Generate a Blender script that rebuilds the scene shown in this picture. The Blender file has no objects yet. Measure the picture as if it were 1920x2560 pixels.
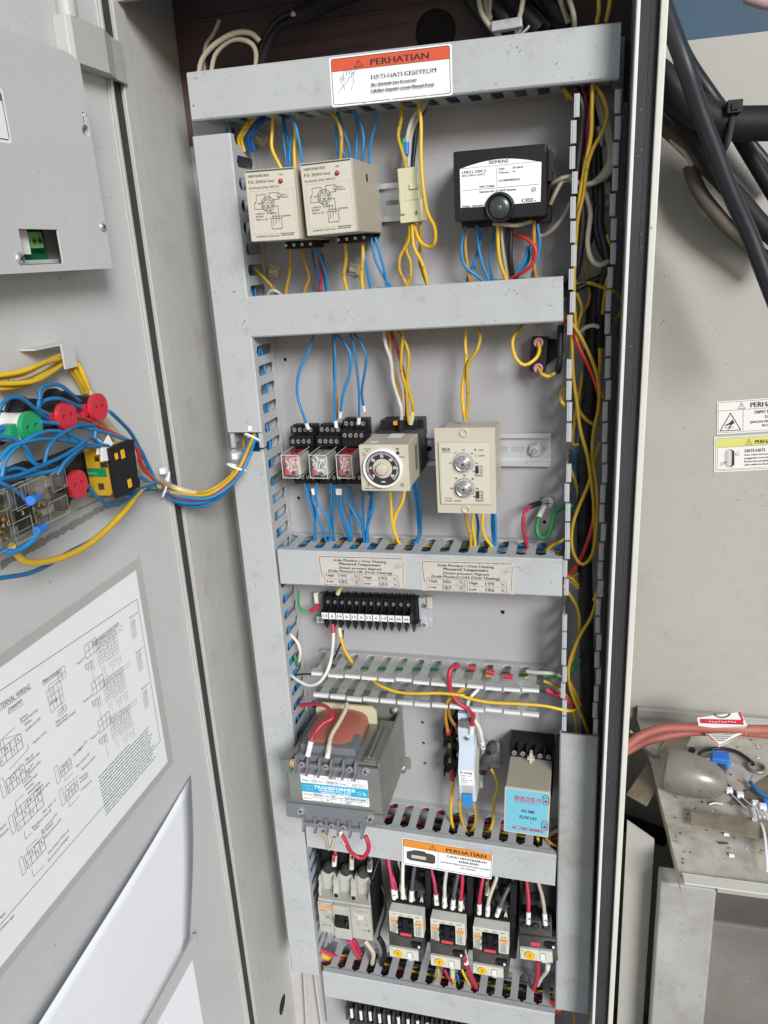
import bpy, math, random
from mathutils import Vector, Matrix
from mathutils.geometry import tessellate_polygon
random.seed(7)
R = math.radians
SC = bpy.context.scene
COL = SC.collection
ZO = 1.5            # camera height above the ground, metres
# ------------------------------------------------------------------ camera
CR = ((0.96862286, 0.24231371, -0.05526146), (0.02487626, -0.31575598, -0.94851428), (-0.24728715, 0.91737791, -0.31187631))
FPX = 1961.48; DC = 807.5
cam = bpy.data.cameras.new('camera'); camo = bpy.data.objects.new('camera', cam); COL.objects.link(camo)
cam.sensor_fit = 'VERTICAL'; cam.sensor_height = 36; cam.lens = 36 * FPX / 2560
cam.clip_start = 0.01; cam.clip_end = 200
camo.matrix_world = Matrix(((CR[0][0], -CR[1][0], -CR[2][0], 0), (CR[0][1], -CR[1][1], -CR[2][1], -DC / 1000), (CR[0][2], -CR[1][2], -CR[2][2], ZO), (0, 0, 0, 1)))
SC.camera = camo
SC.render.resolution_x = 768; SC.render.resolution_y = 1024
SC.view_settings.view_transform = 'Standard'; SC.view_settings.look = 'None'; SC.view_settings.gamma = 1
SC.view_settings.exposure = -0.08
# ------------------------------------------------------------------ light
SUN_EL, SUN_AZ = 25, 34       # azimuth: degrees to the right of straight behind the camera
wd = bpy.data.worlds.new('World'); SC.world = wd; wd.use_nodes = True
nt = wd.node_tree; bg = nt.nodes['Background']; sky = nt.nodes.new('ShaderNodeTexSky')
sky.sky_type = 'NISHITA'; sky.sun_disc = False; sky.sun_elevation = R(SUN_EL); sky.sun_rotation = R(180 - SUN_AZ)
sky.dust_density = 1; sky.air_density = 1.2; sky.ozone_density = 2
nt.links.new(sky.outputs[0], bg.inputs[0]); bg.inputs[1].default_value = 0.085
sl = bpy.data.lights.new('sun', 'SUN'); sl.energy = 4.0; sl.angle = R(20); sl.color = (1, .995, .99)
so = bpy.data.objects.new('sun', sl); COL.objects.link(so)
sd = Vector((math.sin(R(SUN_AZ)) * math.cos(R(SUN_EL)), -math.cos(R(SUN_AZ)) * math.cos(R(SUN_EL)), math.sin(R(SUN_EL))))
so.rotation_euler = sd.to_track_quat('Z', 'Y').to_euler(); so.location = (1, -3, 4)
SC.cycles.max_bounces = 6; SC.cycles.transparent_max_bounces = 12; SC.cycles.use_adaptive_sampling = True
# ------------------------------------------------------------------ measuring the photograph (rays onto real planes)
ZT = dict(A=(0,0,2.592),B=(460,0,2.592),C=(1000,0,2.592),D=(1500,0,3.95),E=(0,800,2.5136),F=(0,1400,2.9625),G=(0,1900,2.9625),H=(600,800,3.16),I=(1050,780,3.0164),J=(660,1450,3.16),K=(1060,1450,3.0722),L=(700,2050,3.6065),M=(1060,2050,3.6065),N=(1500,1700,2.5714),O=(1540,600,3.16),P=(0,1050,3.95),Q=(1200,0,3.7705),S=(0,0,3.95),T=(200,1950,2.5136),U=(0,0,1))
def ray(t, x, y):
    o = ZT[t]; a = (o[0] + x / o[2] - 960) / FPX; b = (o[1] + y / o[2] - 1280) / FPX
    return [CR[0][i] * a + CR[1][i] * b + CR[2][i] for i in range(3)]
def at(t, x, y, d=0):                      # on the plane d mm in front of the mounting panel
    r = ray(t, x, y); k = (DC - d) / r[1]; return Vector((r[0] * k, -d, r[2] * k))
def atx(t, x, y, X):                       # on the plane x = X
    r = ray(t, x, y); k = X / r[0]; return Vector((X, r[1] * k - DC, r[2] * k))
def atz(t, x, y, Z):
    r = ray(t, x, y); k = Z / r[2]; return Vector((r[0] * k, r[1] * k - DC, Z))
def fit(c, d, t):                          # c: TL, TR, BR, BL -> centre x, centre z, width, height, tilt
    p = [at(*(q if isinstance(q[0], str) else (t,) + tuple(q)), d) for q in c]
    ctr = sum(p, Vector()) / 4
    h = ((p[1] - p[0]) + (p[2] - p[3])) / 2; v = ((p[0] - p[3]) + (p[1] - p[2])) / 2
    return ctr.x, ctr.z, h.length, v.length, math.atan2(h.z, h.x)
# ------------------------------------------------------------------ materials
MT = {}
def mat(n, col, rough=.5, metal=0, dirt=0, var=.06, bump=0, bs=900, dcol=(.03, .027, .025), big=9, spec=.5, grime=0, gcol=(.16,.13,.09), coat=0):
    m = bpy.data.materials.new(n); m.use_nodes = True; t = m.node_tree; b = t.nodes['Principled BSDF']; L = t.links.new
    b.inputs['Roughness'].default_value = rough; b.inputs['Metallic'].default_value = metal
    b.inputs['Specular IOR Level'].default_value = spec
    if coat: b.inputs['Coat Weight'].default_value = coat; b.inputs['Coat Roughness'].default_value = .15
    tc = t.nodes.new('ShaderNodeTexCoord')
    def noise(s, det=3, ro=.6):
        x = t.nodes.new('ShaderNodeTexNoise'); x.inputs['Scale'].default_value = s; x.inputs['Detail'].default_value = det; x.inputs['Roughness'].default_value = ro
        L(tc.outputs['Object'], x.inputs['Vector']); return x.outputs['Fac']
    def ramp(f, a, c):
        x = t.nodes.new('ShaderNodeMapRange'); x.inputs[1].default_value = a; x.inputs[2].default_value = c; L(f, x.inputs[0]); return x.outputs[0]
    def mix(f, a, c):
        x = t.nodes.new('ShaderNodeMix'); x.data_type = 'RGBA'; L(f, x.inputs[0])
        for s, v in ((6, a), (7, c)):
            if isinstance(v, tuple): x.inputs[s].default_value = (*v, 1)
            else: L(v, x.inputs[s])
        return x.outputs[2]
    cur = mix(noise(big, 4), tuple(max(0, c * (1 - var * 2)) for c in col), tuple(min(1, c * (1 + var * 2)) for c in col))
    if grime:
        cur = mix(ramp(noise(22, 6, .7), .56 - grime * .1, .85), cur, gcol)
        cur = mix(ramp(noise(5, 5, .75), .5, 1.05), cur, gcol)
    if dirt:
        mm = t.nodes.new('ShaderNodeMath'); mm.operation = 'MULTIPLY'
        L(ramp(noise(330, 2), .715 - dirt * .05, .76), mm.inputs[0]); L(ramp(noise(26, 2), .5, .62), mm.inputs[1]); cur = mix(mm.outputs[0], cur, dcol)
        mm = t.nodes.new('ShaderNodeMath'); mm.operation = 'MULTIPLY'; L(ramp(noise(40, 7, .72), .6, .78), mm.inputs[0]); mm.inputs[1].default_value = .35 * dirt
        cur = mix(mm.outputs[0], cur, tuple(c * .45 for c in col))
    L(cur, b.inputs['Base Color'])
    if bump:
        bp = t.nodes.new('ShaderNodeBump'); bp.inputs['Strength'].default_value = bump; bp.inputs['Distance'].default_value = .0004
        L(noise(bs, 3), bp.inputs['Height']); L(bp.outputs[0], b.inputs['Normal'])
    rr = t.nodes.new('ShaderNodeMapRange'); rr.inputs[3].default_value = max(.02, rough - .08); rr.inputs[4].default_value = min(1, rough + .1)
    L(noise(60, 3), rr.inputs[0]); L(rr.outputs[0], b.inputs['Roughness'])
    MT[n] = m; return m
def clear(n, tint, fac=.12, rough=.08):
    m = bpy.data.materials.new(n); m.use_nodes = True; t = m.node_tree; t.nodes.clear(); L = t.links.new
    o = t.nodes.new('ShaderNodeOutputMaterial'); tr = t.nodes.new('ShaderNodeBsdfTransparent'); tr.inputs[0].default_value = (*tint, 1)
    g = t.nodes.new('ShaderNodeBsdfGlossy'); g.inputs['Color'].default_value = (.9, .9, .9, 1); g.inputs['Roughness'].default_value = rough
    f = t.nodes.new('ShaderNodeLayerWeight'); f.inputs[0].default_value = .25
    a = t.nodes.new('ShaderNodeMath'); a.operation = 'MULTIPLY_ADD'; a.inputs[1].default_value = .22; a.inputs[2].default_value = fac; L(f.outputs['Facing'], a.inputs[0])
    mx = t.nodes.new('ShaderNodeMixShader'); L(a.outputs[0], mx.inputs[0]); L(tr.outputs[0], mx.inputs[1]); L(g.outputs[0], mx.inputs[2]); L(mx.outputs[0], o.inputs[0])
    MT[n] = m; return m
mat('duct', (.425, .443, .45), .42, dirt=1.7, var=.05, bump=.08, grime=.06, gcol=(.33, .33, .32))
mat('duct2', (.37, .385, .385), .5, dirt=1.6, var=.05, bump=.08, grime=.25, gcol=(.22, .2, .17))
mat('finger', (.405, .42, .426), .45, dirt=.7, var=.04)
mat('finger2', (.43, .44, .43), .5, dirt=1.8, var=.08, grime=.5, gcol=(.23, .2, .165))
mat('panelpaint', (.35, .343, .355), .45, dirt=.6, var=.04, bump=.12)
mat('cabpaint', (.455, .452, .44), .42, dirt=.55, var=.04, bump=.12, grime=.05, gcol=(.36, .33, .28))
mat('doorpaint', (.52, .525, .52), .4, dirt=.5, var=.03, bump=.10)
mat('brownback_shaded', (.085, .054, .058), .7, dirt=1, var=.18, bump=.3, bs=300)  # plate brown with the shade of the upper compartment mixed in
mat('lipwhite', (.66, .67, .68), .4, dirt=.3)
mat('outerwhite', (.62, .61, .55), .45, dirt=.7)
mat('rubber', (.035, .033, .036), .75, dirt=.8, dcol=(.25, .24, .23), var=.25, bump=.5, bs=500)
mat('rubberedge', (.07, .065, .07), .8, dirt=1, dcol=(.2, .2, .19), var=.2)
mat('beige', (.44, .40, .32), .4, var=.03, bump=.05)
mat('beige2', (.50, .46, .37), .38, var=.02)
mat('fdbeige', (.36, .34, .26), .45, dirt=.5, var=.03)
mat('label_cream', (.55, .52, .44), .5, var=.02)
mat('black', (.012, .011, .014), .4, spec=.3, var=.25, dirt=.4, dcol=(.12, .11, .1))
mat('blackmatte', (.013, .012, .014), .6, spec=.25, var=.3, dirt=.9, dcol=(.14, .13, .12))
mat('dusty', (.034, .032, .033), .75, spec=.3, var=.35, dirt=1.3, dcol=(.2, .19, .17), grime=.4, gcol=(.15, .14, .125))
mat('ink', (.02, .02, .022), .6, var=.1)
mat('inksoft', (.14, .135, .13), .6, var=.1)
mat('inkbrown', (.06, .05, .04), .6)
mat('hole', (.008, .008, .009), .9)
mat('white', (.80, .82, .84), .5, var=.015)
mat('whitep', (.72, .71, .68), .5, var=.03, dirt=.3)
mat('offwhite', (.56, .56, .50), .5, var=.04, dirt=.9)
mat('wornlabel', (.50, .47, .43), .7, dirt=2.2, var=.1, grime=.3, gcol=(.33, .28, .25), dcol=(.10, .09, .085))
mat('paper', (.84, .86, .90), .6, var=.012)
mat('orange_red', (.62, .085, .03), .5, var=.04)
mat('orange', (.72, .25, .025), .5, var=.05)
mat('red', (.52, .025, .045), .35, var=.06)
mat('dred', (.42, .02, .05), .4, var=.1)
mat('pinkred', (.60, .06, .08), .5)
mat('green', (.015, .30, .12), .35, var=.05)
mat('pcb', (.01, .16, .06), .5)
mat('limegreen', (.18, .5, .2), .5)
mat('yellowp', (.72, .42, .02), .45, var=.05)
mat('cream_wire', (.55, .50, .38), .5, var=.08, dirt=.8)
mat('zinc', (.60, .62, .65), .3, metal=.45, var=.1, dirt=.3)
mat('screw', (.52, .52, .52), .3, metal=.6, var=.2)
mat('dullmetal', (.27, .26, .25), .45, metal=.6, var=.25, dirt=1)
mat('brass', (.55, .40, .16), .35, metal=1, var=.15)
mat('greypaint', (.15, .16, .175), .45, var=.05, dirt=.6, bump=.1)
mat('olive', (.205, .22, .195), .42, metal=.2, var=.08, dirt=1.0, grime=.3, gcol=(.17, .15, .11))
mat('termgrey', (.17, .175, .19), .55, var=.12, dirt=1.4, dcol=(.30, .29, .27))
mat('copperwrap', (.38, .11, .075), .35, var=.14, dirt=.6, grime=.35, gcol=(.30, .17, .14))
mat('pressboard', (.52, .50, .33), .6, var=.08)
mat('bluelabel', (.02, .35, .56), .5)
mat('fdblue', (.17, .47, .60), .45, var=.02)
mat('switchblue', (.03, .22, .55), .4)
mat('mcbwhite', (.50, .58, .66), .35, var=.02)
mat('mccb', (.42, .42, .38), .5, var=.05, dirt=.9, grime=.15, gcol=(.3, .28, .24))
mat('nylon', (.56, .54, .36), .4, var=.06)
mat('blueplastic', (.03, .18, .60), .35)
mat('bluepaint', (.02, .065, .115), .55, var=.12, dirt=.8, bump=.2)
mat('wallpaint', (.385, .375, .34), .5, var=.05, dirt=1.1, bump=.15, grime=.02, gcol=(.36, .32, .27), big=3)
mat('tabletop', (.50, .475, .41), .5, var=.14, dirt=2, bump=.3, grime=.95, gcol=(.2, .165, .115), big=14)
mat('column', (.34, .335, .315), .55, var=.2, dirt=1.2, bump=.4, bs=200, grime=.6, gcol=(.25, .23, .2), big=12)
mat('oldglue', (.17, .14, .095), .55, var=.2, dirt=1, grime=.6, gcol=(.35, .31, .23))
mat('bulb', (.20, .19, .165), .35, var=.4, dirt=2, grime=1.2, gcol=(.10, .085, .065), coat=.35)
mat('hose', (.33, .095, .07), .6, var=.2, dirt=1.4, grime=.35, gcol=(.36, .22, .18))
mat('yellowtag', (.62, .60, .16), .5)
mat('foam', (.27, .265, .25), .9, var=.35, dirt=3, bump=1, bs=700, dcol=(.05, .05, .05))
mat('tape', (.42, .42, .405), .35, var=.06, dirt=.6)
mat('sleeve', (.56, .47, .28), .35, var=.05)
mat('ground', (.16, .145, .125), .8, var=.25, bump=.5, bs=60, dirt=1, grime=.6)
mat('concrete', (.17, .155, .15), .8, var=.25, dirt=1.5, bump=.5, bs=150, grime=.4)
mat('silverdial', (.55, .55, .56), .3, metal=.8, var=.1)
mat('clock', (.03, .027, .035), .4)
mat('ledred', (.30, .01, .02), .2, coat=.5)
mat('clearbase', (.30, .28, .25), .4, var=.3, big=60)
mat('pink', (.44, .20, .25), .5)
mat('cablesheath', (.016, .018, .024), .42, spec=.35, var=.3, dirt=.8, dcol=(.14,.13,.13))
mat('dustycable', (.09, .075, .06), .6, var=.4, dirt=1.5, dcol=(.25,.22,.19))
mat('pinkcloth', (.42, .30, .30), .9, var=.2, bump=1, bs=300)
mat('lens', (.035, .042, .042), .3, coat=.2)
mat('dimgreen', (.07, .11, .085), .3)
mat('inkline', (.055, .055, .06), .6)
for n, c in dict(w_blue=(.012, .20, .47), w_yellow=(.66, .42, .022), w_red=(.55, .03, .025), w_pink=(.50, .03, .10), w_white=(.68, .66, .60), w_black=(.012, .011, .014), w_green=(.03, .27, .08), w_cream=(.52, .47, .36), w_grey=(.10, .10, .115), w_orange=(.42, .22, .035), w_dblue=(.01, .08, .25)).items():
    mat(n, c, .42, var=.12, big=40, dirt=1.1)
    mat(n + '_b', tuple(v * .72 for v in c), .5, var=.16, big=60, dirt=1.4)
clear('clear', (.94, .94, .93), .03, .12); clear('clearpink', (.98, .86, .85), .04, .12)
# ------------------------------------------------------------------ geometry
_tx = {}
def glyphs(s):
    if s not in _tx:
        c = bpy.data.curves.new('t', 'FONT'); c.body = s; c.resolution_u = 2
        o = bpy.data.objects.new('t', c); COL.objects.link(o)
        bpy.context.view_layer.update()
        m = bpy.data.meshes.new_from_object(o.evaluated_get(bpy.context.evaluated_depsgraph_get()))
        v = [tuple(p.co) for p in m.vertices]; f = [tuple(p.vertices) for p in m.polygons]
        bpy.data.objects.remove(o); bpy.data.curves.remove(c); bpy.data.meshes.remove(m)
        _tx[s] = (v, f)
    return _tx[s]
class G:
    def __init__(s): s.v = []; s.f = []; s.m = []; s.sm = []; s.ms = []
    def mi(s, m):
        if m not in s.ms: s.ms.append(m)
        return s.ms.index(m)
    def add(s, v, f, m, sm=False):
        o = len(s.v); s.v += [tuple(p) for p in v]; i = s.mi(m)
        for q in f: s.f.append(tuple(a + o for a in q)); s.m.append(i); s.sm.append(sm)
        return s
    def box(s, x0, x1, y0, y1, z0, z1, m):
        x0, x1 = sorted((x0, x1)); y0, y1 = sorted((y0, y1)); z0, z1 = sorted((z0, z1))
        return s.add([(x0,y0,z0),(x1,y0,z0),(x1,y1,z0),(x0,y1,z0),(x0,y0,z1),(x1,y0,z1),(x1,y1,z1),(x0,y1,z1)], [(0,3,2,1),(4,5,6,7),(0,1,5,4),(1,2,6,5),(2,3,7,6),(3,0,4,7)], m)
    def loft(s, rings, m, cap=True, sm=True, closed=True):
        n = len(rings[0]); v = [p for r in rings for p in r]; f = []
        for k in range(len(rings) - 1):
            for i in range(n if closed else n - 1):
                j = (i + 1) % n; f.append((k*n+i, k*n+j, (k+1)*n+j, (k+1)*n+i))
        s.add(v, f, m, sm)
        if cap:
            s.add(rings[0], [tuple(range(n))[::-1]], m); s.add(rings[-1], [tuple(range(n))], m)
        return s
    def cyl(s, p, ax, r, h, m, n=16, r2=None, a0=0, sx=1, sz=1):
        r2 = r if r2 is None else r2; rings = []
        for rr, hh in ((r, 0), (r2, h)):
            ring = []
            for i in range(n):
                a = 2 * math.pi * i / n + a0; u, w = rr * math.cos(a) * sx, rr * math.sin(a) * sz
                ring.append({'y': (p[0] + u, p[1] + hh, p[2] + w), 'x': (p[0] + hh, p[1] + u, p[2] + w), 'z': (p[0] + u, p[1] + w, p[2] + hh)}[ax])
            rings.append(ring)
        return s.loft(rings, m, sm=n > 8)
    def lathe(s, p, ax, prof, m, n=20, cap=True):         # prof: (r, h) along axis
        rings = []
        for rr, hh in prof:
            ring = []
            for i in range(n):
                a = 2 * math.pi * i / n; u, w = rr * math.cos(a), rr * math.sin(a)
                ring.append({'y': (p[0] + u, p[1] + hh, p[2] + w), 'x': (p[0] + hh, p[1] + u, p[2] + w), 'z': (p[0] + u, p[1] + w, p[2] + hh)}[ax])
            rings.append(ring)
        return s.loft(rings, m, cap=cap)
    def tube(s, pts, r, m, n=8, flat=1):
        P = smooth(pts); rings = []; up = Vector((.12, .9, .3)); up.normalize()
        for i, p in enumerate(P):
            t = (P[min(i+1, len(P)-1)] - P[max(i-1, 0)]).normalized()
            a = t.cross(up)
            if a.length < .05: a = t.cross(Vector((1, 0, 0)))
            a.normalize(); b = a.cross(t).normalized(); up = b
            rings.append([p + a * (r * math.cos(2*math.pi*k/n)) + b * (r * flat * math.sin(2*math.pi*k/n)) for k in range(n)])
        return s.loft(rings, m)
    def prism(s, out, d0, d1, m, holes=(), plane='xz', smo=False):      # polygon extruded; plane xz -> along y from -d0 to -d1
        if sum(a[0]*b[1]-b[0]*a[1] for a, b in zip(out, out[1:]+out[:1])) < 0: out = out[::-1]
        def P(q, d): return {'xz': (q[0], -d, q[1]), 'xy': (q[0], -q[1], d), 'yz': (d, -q[0], q[1])}[plane]
        loops = [list(out)] + [list(h) for h in holes]
        tri = tessellate_polygon([[Vector((a[0], a[1], 0)) for a in l] for l in loops])
        flat = [q for l in loops for q in l]; n = len(flat)
        v = [P(q, d0) for q in flat] + [P(q, d1) for q in flat]
        f = [tuple(t) for t in tri] + [tuple(i + n for i in t[::-1]) for t in tri]
        s.add(v, f, m); o = 0
        for l in loops:
            k = len(l); s.add([P(q, d0) for q in l] + [P(q, d1) for q in l], [(i, (i+1) % k, k + (i+1) % k, k + i) for i in range(k)], m, smo)
        return s
    # flat print, facing -y at depth d
    def fl(s, pts, d, m): return s.add([(p[0], -d, p[1]) for p in pts], [tuple(range(len(pts)))], m)
    def line(s, pts, w, d, m):
        for a, b in zip(pts, pts[1:]):
            t = Vector((b[0]-a[0], b[1]-a[1]));
            if t.length < 1e-6: continue
            t.normalize(); nx, nz = -t.y*w/2, t.x*w/2; ex, ez = t.x*w/2, t.y*w/2
            s.fl([(a[0]-ex-nx, a[1]-ez-nz), (b[0]+ex-nx, b[1]+ez-nz), (b[0]+ex+nx, b[1]+ez+nz), (a[0]-ex+nx, a[1]-ez+nz)], d, m)
        return s
    def text(s, t, x, z, h, w, d, m, al='l', ang=0, shear=0, bold=0):
        v, f = glyphs(t)
        if not v: return s
        x0 = min(p[0] for p in v); x1 = max(p[0] for p in v); k = h / .70
        kx = w / (x1 - x0) if w else k
        off = {'l': 0, 'c': -.5, 'r': -1}[al] * (x1 - x0) * kx
        c, q = math.cos(ang), math.sin(ang); bold = max(bold, h * .10)
        for bx in ((0,) if not bold else (0, bold)):
            vv = []
            for p in v:
                a = (p[0] - x0) * kx + off + p[1] * k * shear + bx; b = p[1] * k
                vv.append((x + a*c - b*q, -d - bx * .01, z + a*q + b*c))
            s.add(vv, f, m)
        return s
def smooth(pts, n=None):
    P = [Vector(p) for p in pts]
    if len(P) == 2: return P
    P = [P[0]*2 - P[1]] + P + [P[-1]*2 - P[-2]]; out = []
    for i in range(1, len(P) - 2):
        a, b, c, d = P[i-1:i+3]; L = (c - b).length; k = n or max(3, min(9, int(L / 5)))
        for j in range(k):
            t = j / k; out.append(.5 * ((2*b) + (c-a)*t + (2*a-5*b+4*c-d)*t*t + (3*b-a-3*c+d)*t**3))
    out.append(P[-2]); return out
def rrect(x0, x1, z0, z1, r, n=4):
    o = []
    for cx, cz, a in ((x1-r, z1-r, 0), (x0+r, z1-r, 90), (x0+r, z0+r, 180), (x1-r, z0+r, 270)):
        for i in range(n + 1): t = R(a + 90 * i / n); o.append((cx + r*math.cos(t), cz + r*math.sin(t)))
    return o
def circ(x, z, r, n=16, sx=1): return [(x + r*sx*math.cos(2*math.pi*i/n), z + r*math.sin(2*math.pi*i/n)) for i in range(n)]
# ------------------------------------------------------------------ objects
def props(o, label=None, cat=None, group=None, kind=None):
    for k, v in (('label', label), ('category', cat), ('group', group), ('kind', kind)):
        if v: o[k] = v
def mesh(name, g):
    me = bpy.data.meshes.new(name); me.from_pydata([(a/1000, b/1000, c/1000) for a, b, c in g.v], [], g.f)
    for m in g.ms: me.materials.append(MT[m])
    me.polygons.foreach_set('material_index', g.m); me.polygons.foreach_set('use_smooth', g.sm); me.update(); return me
def mk(name, g, parent=None, label=None, cat=None, group=None, kind=None, bev=0, loc=None, rot=None, seg=2):
    me = g if isinstance(g, bpy.types.Mesh) else mesh(name, g)
    o = bpy.data.objects.new(name, me); COL.objects.link(o)
    if parent: o.parent = parent
    else: o.location = (0, 0, ZO)
    if loc is not None:
        o.location = Vector(loc) / 1000 + (Vector() if parent else Vector((0, 0, ZO)))
    if rot: o.rotation_euler = rot
    if bev:
        b = o.modifiers.new('bevel', 'BEVEL'); b.width = bev / 1000; b.segments = seg; b.limit_method = 'ANGLE'; b.angle_limit = R(50)
    props(o, label, cat, group, kind); return o
def thing(name, label, cat, loc=(0, 0, 0), rot=(0, 0, 0), group=None):
    o = bpy.data.objects.new(name, None); COL.objects.link(o); o.empty_display_size = .01
    o.location = Vector(loc) / 1000 + Vector((0, 0, ZO)); o.rotation_euler = rot; props(o, label, cat, group); return o
def dev(name, label, cat, c, d, t, group=None, flat=False):     # a device whose front face is seen at pixels c, d mm off the panel
    x, z, w, h, a = fit(c, d, t)
    return thing(name, label, cat, (x, 0, z), (0, 0 if flat else -a, 0), group), w, h
def copytree(o):
    c = o.copy(); COL.objects.link(c)
    for ch in o.children:
        k = ch.copy(); COL.objects.link(k); k.parent = c
        for g in ch.children: e = g.copy(); COL.objects.link(e); e.parent = k
    return c
def canvas(g, w, h, cw, ch, d, items, ox=0, oz=0, step=.012, nf=0):    # flat print drawn on a canvas of cw x ch units
    kx, kz = w / cw, h / ch; X = lambda u: -w/2 + u*kx + ox; Z = lambda v: h/2 - v*kz + oz
    for i, it in enumerate(items):
        k = it[0]; dd = d + .08 + i * step
        if k == 'r': g.fl([(X(it[1]), Z(it[4])), (X(it[3]), Z(it[4])), (X(it[3]), Z(it[2])), (X(it[1]), Z(it[2]))], dd, it[5])
        elif k == 'f':
            a, b, c, e, q, m = it[1:]; g.line([(X(a), Z(b)), (X(c), Z(b)), (X(c), Z(e)), (X(a), Z(e)), (X(a), Z(b))], q*kx, dd, m)
        elif k == 't':
            s, u, v, hh, ww, m = it[1:7]; al = it[7] if len(it) > 7 else 'l'; g.text(s, X(u), Z(v), hh*kz, ww*kx if ww else None, dd, m, al, bold=(it[8]*kx if len(it) > 8 else 0))
        elif k == 'l': g.line([(X(a), Z(b)) for a, b in it[1]], it[2]*kx, dd, it[3])
        elif k == 'c': g.fl(circ(X(it[1]), Z(it[2]), it[3]*kx, 18, 1), dd, it[4])
        elif k == 'o': p = circ(X(it[1]), Z(it[2]), it[3]*kx, 20); g.line(p + [p[0]], it[4]*kx, dd, it[5])
        elif k == 'p': g.fl([(X(a), Z(b)) for a, b in it[1]], dd, it[2])
    return g
def screw(g, x, z, d, r=3, m='screw', slot='hole', h=1.5, ax='y'):
    g.cyl((x, -d, z), 'y', r, -h, m, 14, r*.85); a = random.random()*3
    for b in (a, a + math.pi/2):
        g.line([(x - r*.6*math.cos(b), z - r*.6*math.sin(b)), (x + r*.6*math.cos(b), z + r*.6*math.sin(b))], r*.28, d + h + .06, slot)
def scr(parent, x, z, d, r=2.4, m='screw', h=1.5, name='terminal_screw'):
    g = G(); screw(g, 0, 0, 0, r, m, h=h); return mk(name, g, parent, loc=(x, -d, z))
def wire(color, label, t, pts, r=1.5, u=0, dn=0, extra=None, group=None, x=None, name='wire', cat='wire'):
    P = []
    for p in pts:
        tt = t
        if isinstance(p[0], str): tt, p = p[0], p[1:]
        P.append(at(tt, p[0], p[1], p[4]) if len(p) > 4 else atx(tt, p[0], p[1], XD + p[2]) if x else at(tt, p[0], p[1], p[2]))
    if u: P = [P[0] + Vector((0, 4, u))] + P
    if dn: P = P + [P[-1] + Vector((0, 4, -dn))]
    rj = random.Random(len(label) * 7 + int(pts[0][0] if not isinstance(pts[0][0], str) else pts[0][1])); cm = 'w_' + color if 'w_' + color in MT else color
    if cm + '_b' in MT and rj.random() < .4: cm += '_b'
    P = [P[0]] + [p + Vector((rj.uniform(-.5, .5), rj.uniform(-.5, .5), rj.uniform(-.5, .5))) for p in P[1:-1]] + [P[-1]]
    o0 = P[0].copy(); g = G().tube([p - o0 for p in P], r, cm)
    if color == 'yellow' and not x and len(P) > 3 and rj.random() < .65:
        Q = smooth([p - o0 for p in P]); j = int(len(Q) * rj.uniform(.35, .8)); dv = Q[min(j+1, len(Q)-1)] - Q[j-1]; an = math.atan2(dv.z, dv.x); tx = rj.choice(('M', 'E', 'S1', '12', '6', '13')); k_ = -Q[j].y + r * 1.02
        g.text(tx, Q[j].x + r*.35*math.sin(an), Q[j].z - r*.35*math.cos(an), r*.95, None, k_, 'ink', 'c', an)
    if not extra: return mk(name, g, None, label, cat, group, loc=o0)
    o = thing(name, label, cat, o0, group=group); mk('insulation', g, o)
    for (i, L, col, rr, tx) in extra:       # sleeve on wire end: i = 0 start, -1 end
        Q = smooth([p - o0 for p in P]); Q = Q if i == 0 else Q[::-1]
        a = Q[0]; acc = 0; pts2 = [a]
        for q in Q[1:]:
            acc += (q - pts2[-1]).length; pts2.append(q)
            if acc >= L: break
        dirn = (pts2[-1] - a).normalized()
        sg = G().tube([a, a + dirn * L * .5, a + dirn * L], rr, col, 8)
        if tx:
            b = a + dirn * L * .5; ang = math.atan2(dirn.z, dirn.x)
            sg.text(tx, b.x, b.z, rr*1.1, None, -b.y + rr + .15, 'inksoft', 'c', ang + (math.pi if abs(ang) > math.pi/2 else 0))
        mk('ferrule' if col in ('dred', 'clear', 'blueplastic', 'nylon', 'blackmatte') else 'marker_sleeve', sg, o)
    return o
# ------------------------------------------------------------------ setting
g = G(); g.box(-30000, 30000, -30000, 30000, -1520, -1500, 'ground'); mk('ground', g, kind='structure')
# ------------------------------------------------------------------ cabinet
XL, XD, XR, FY, ZTOP, ZBOT = -406, -405, 29, 95, 262, -1260
cab = thing('electrical_cabinet', 'tall grey steel control cabinet standing open with rubber sealed door frame', 'electrical cabinet', (0, 0, ZBOT))
def cz(g): return (0, 0, -ZBOT)
hol = circ(0, 0, 1)
g = G(); g.box(XL, XR, 12, 14, ZBOT, 170, 'cabpaint'); mk('back_wall', g, cab, loc=cz(0))
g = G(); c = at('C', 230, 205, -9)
g.prism([(XL, 118), (XR, 118), (XR, ZTOP), (XL, ZTOP)], -9, -11, 'brownback_shaded', [circ(c.x, c.z, 19, 28)])
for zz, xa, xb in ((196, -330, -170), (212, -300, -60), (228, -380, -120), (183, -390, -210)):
    g.tube([(xa, 9, zz), ((xa+xb)/2, 8.2, zz + 2), (xb, 9, zz + 5)], 1.3, 'brownback_shaded', 6)
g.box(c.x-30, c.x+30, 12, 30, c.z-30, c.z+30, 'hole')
mk('rear_plate_shaded', g, cab, loc=cz(0))  # brown plate; its dark colour and lower strip double as back wall shade
p = atx('T', 1278, 1410, XL + .8)
g = G()
g.prism([(-12.1, ZBOT), (FY-3, ZBOT), (FY-3, ZTOP), (-12.1, ZTOP)], XL - 1.5, XL, 'cabpaint', [circ(-p.y, p.z, 13.5, 28)], 'yz')
mk('side_wall', g, cab, loc=cz(0))
g = G(); g.box(XL-30, XL-1.6, p.y-30, p.y+30, p.z-30, p.z+30, 'hole'); mk('hole_shade', g, cab, loc=cz(0))
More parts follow.
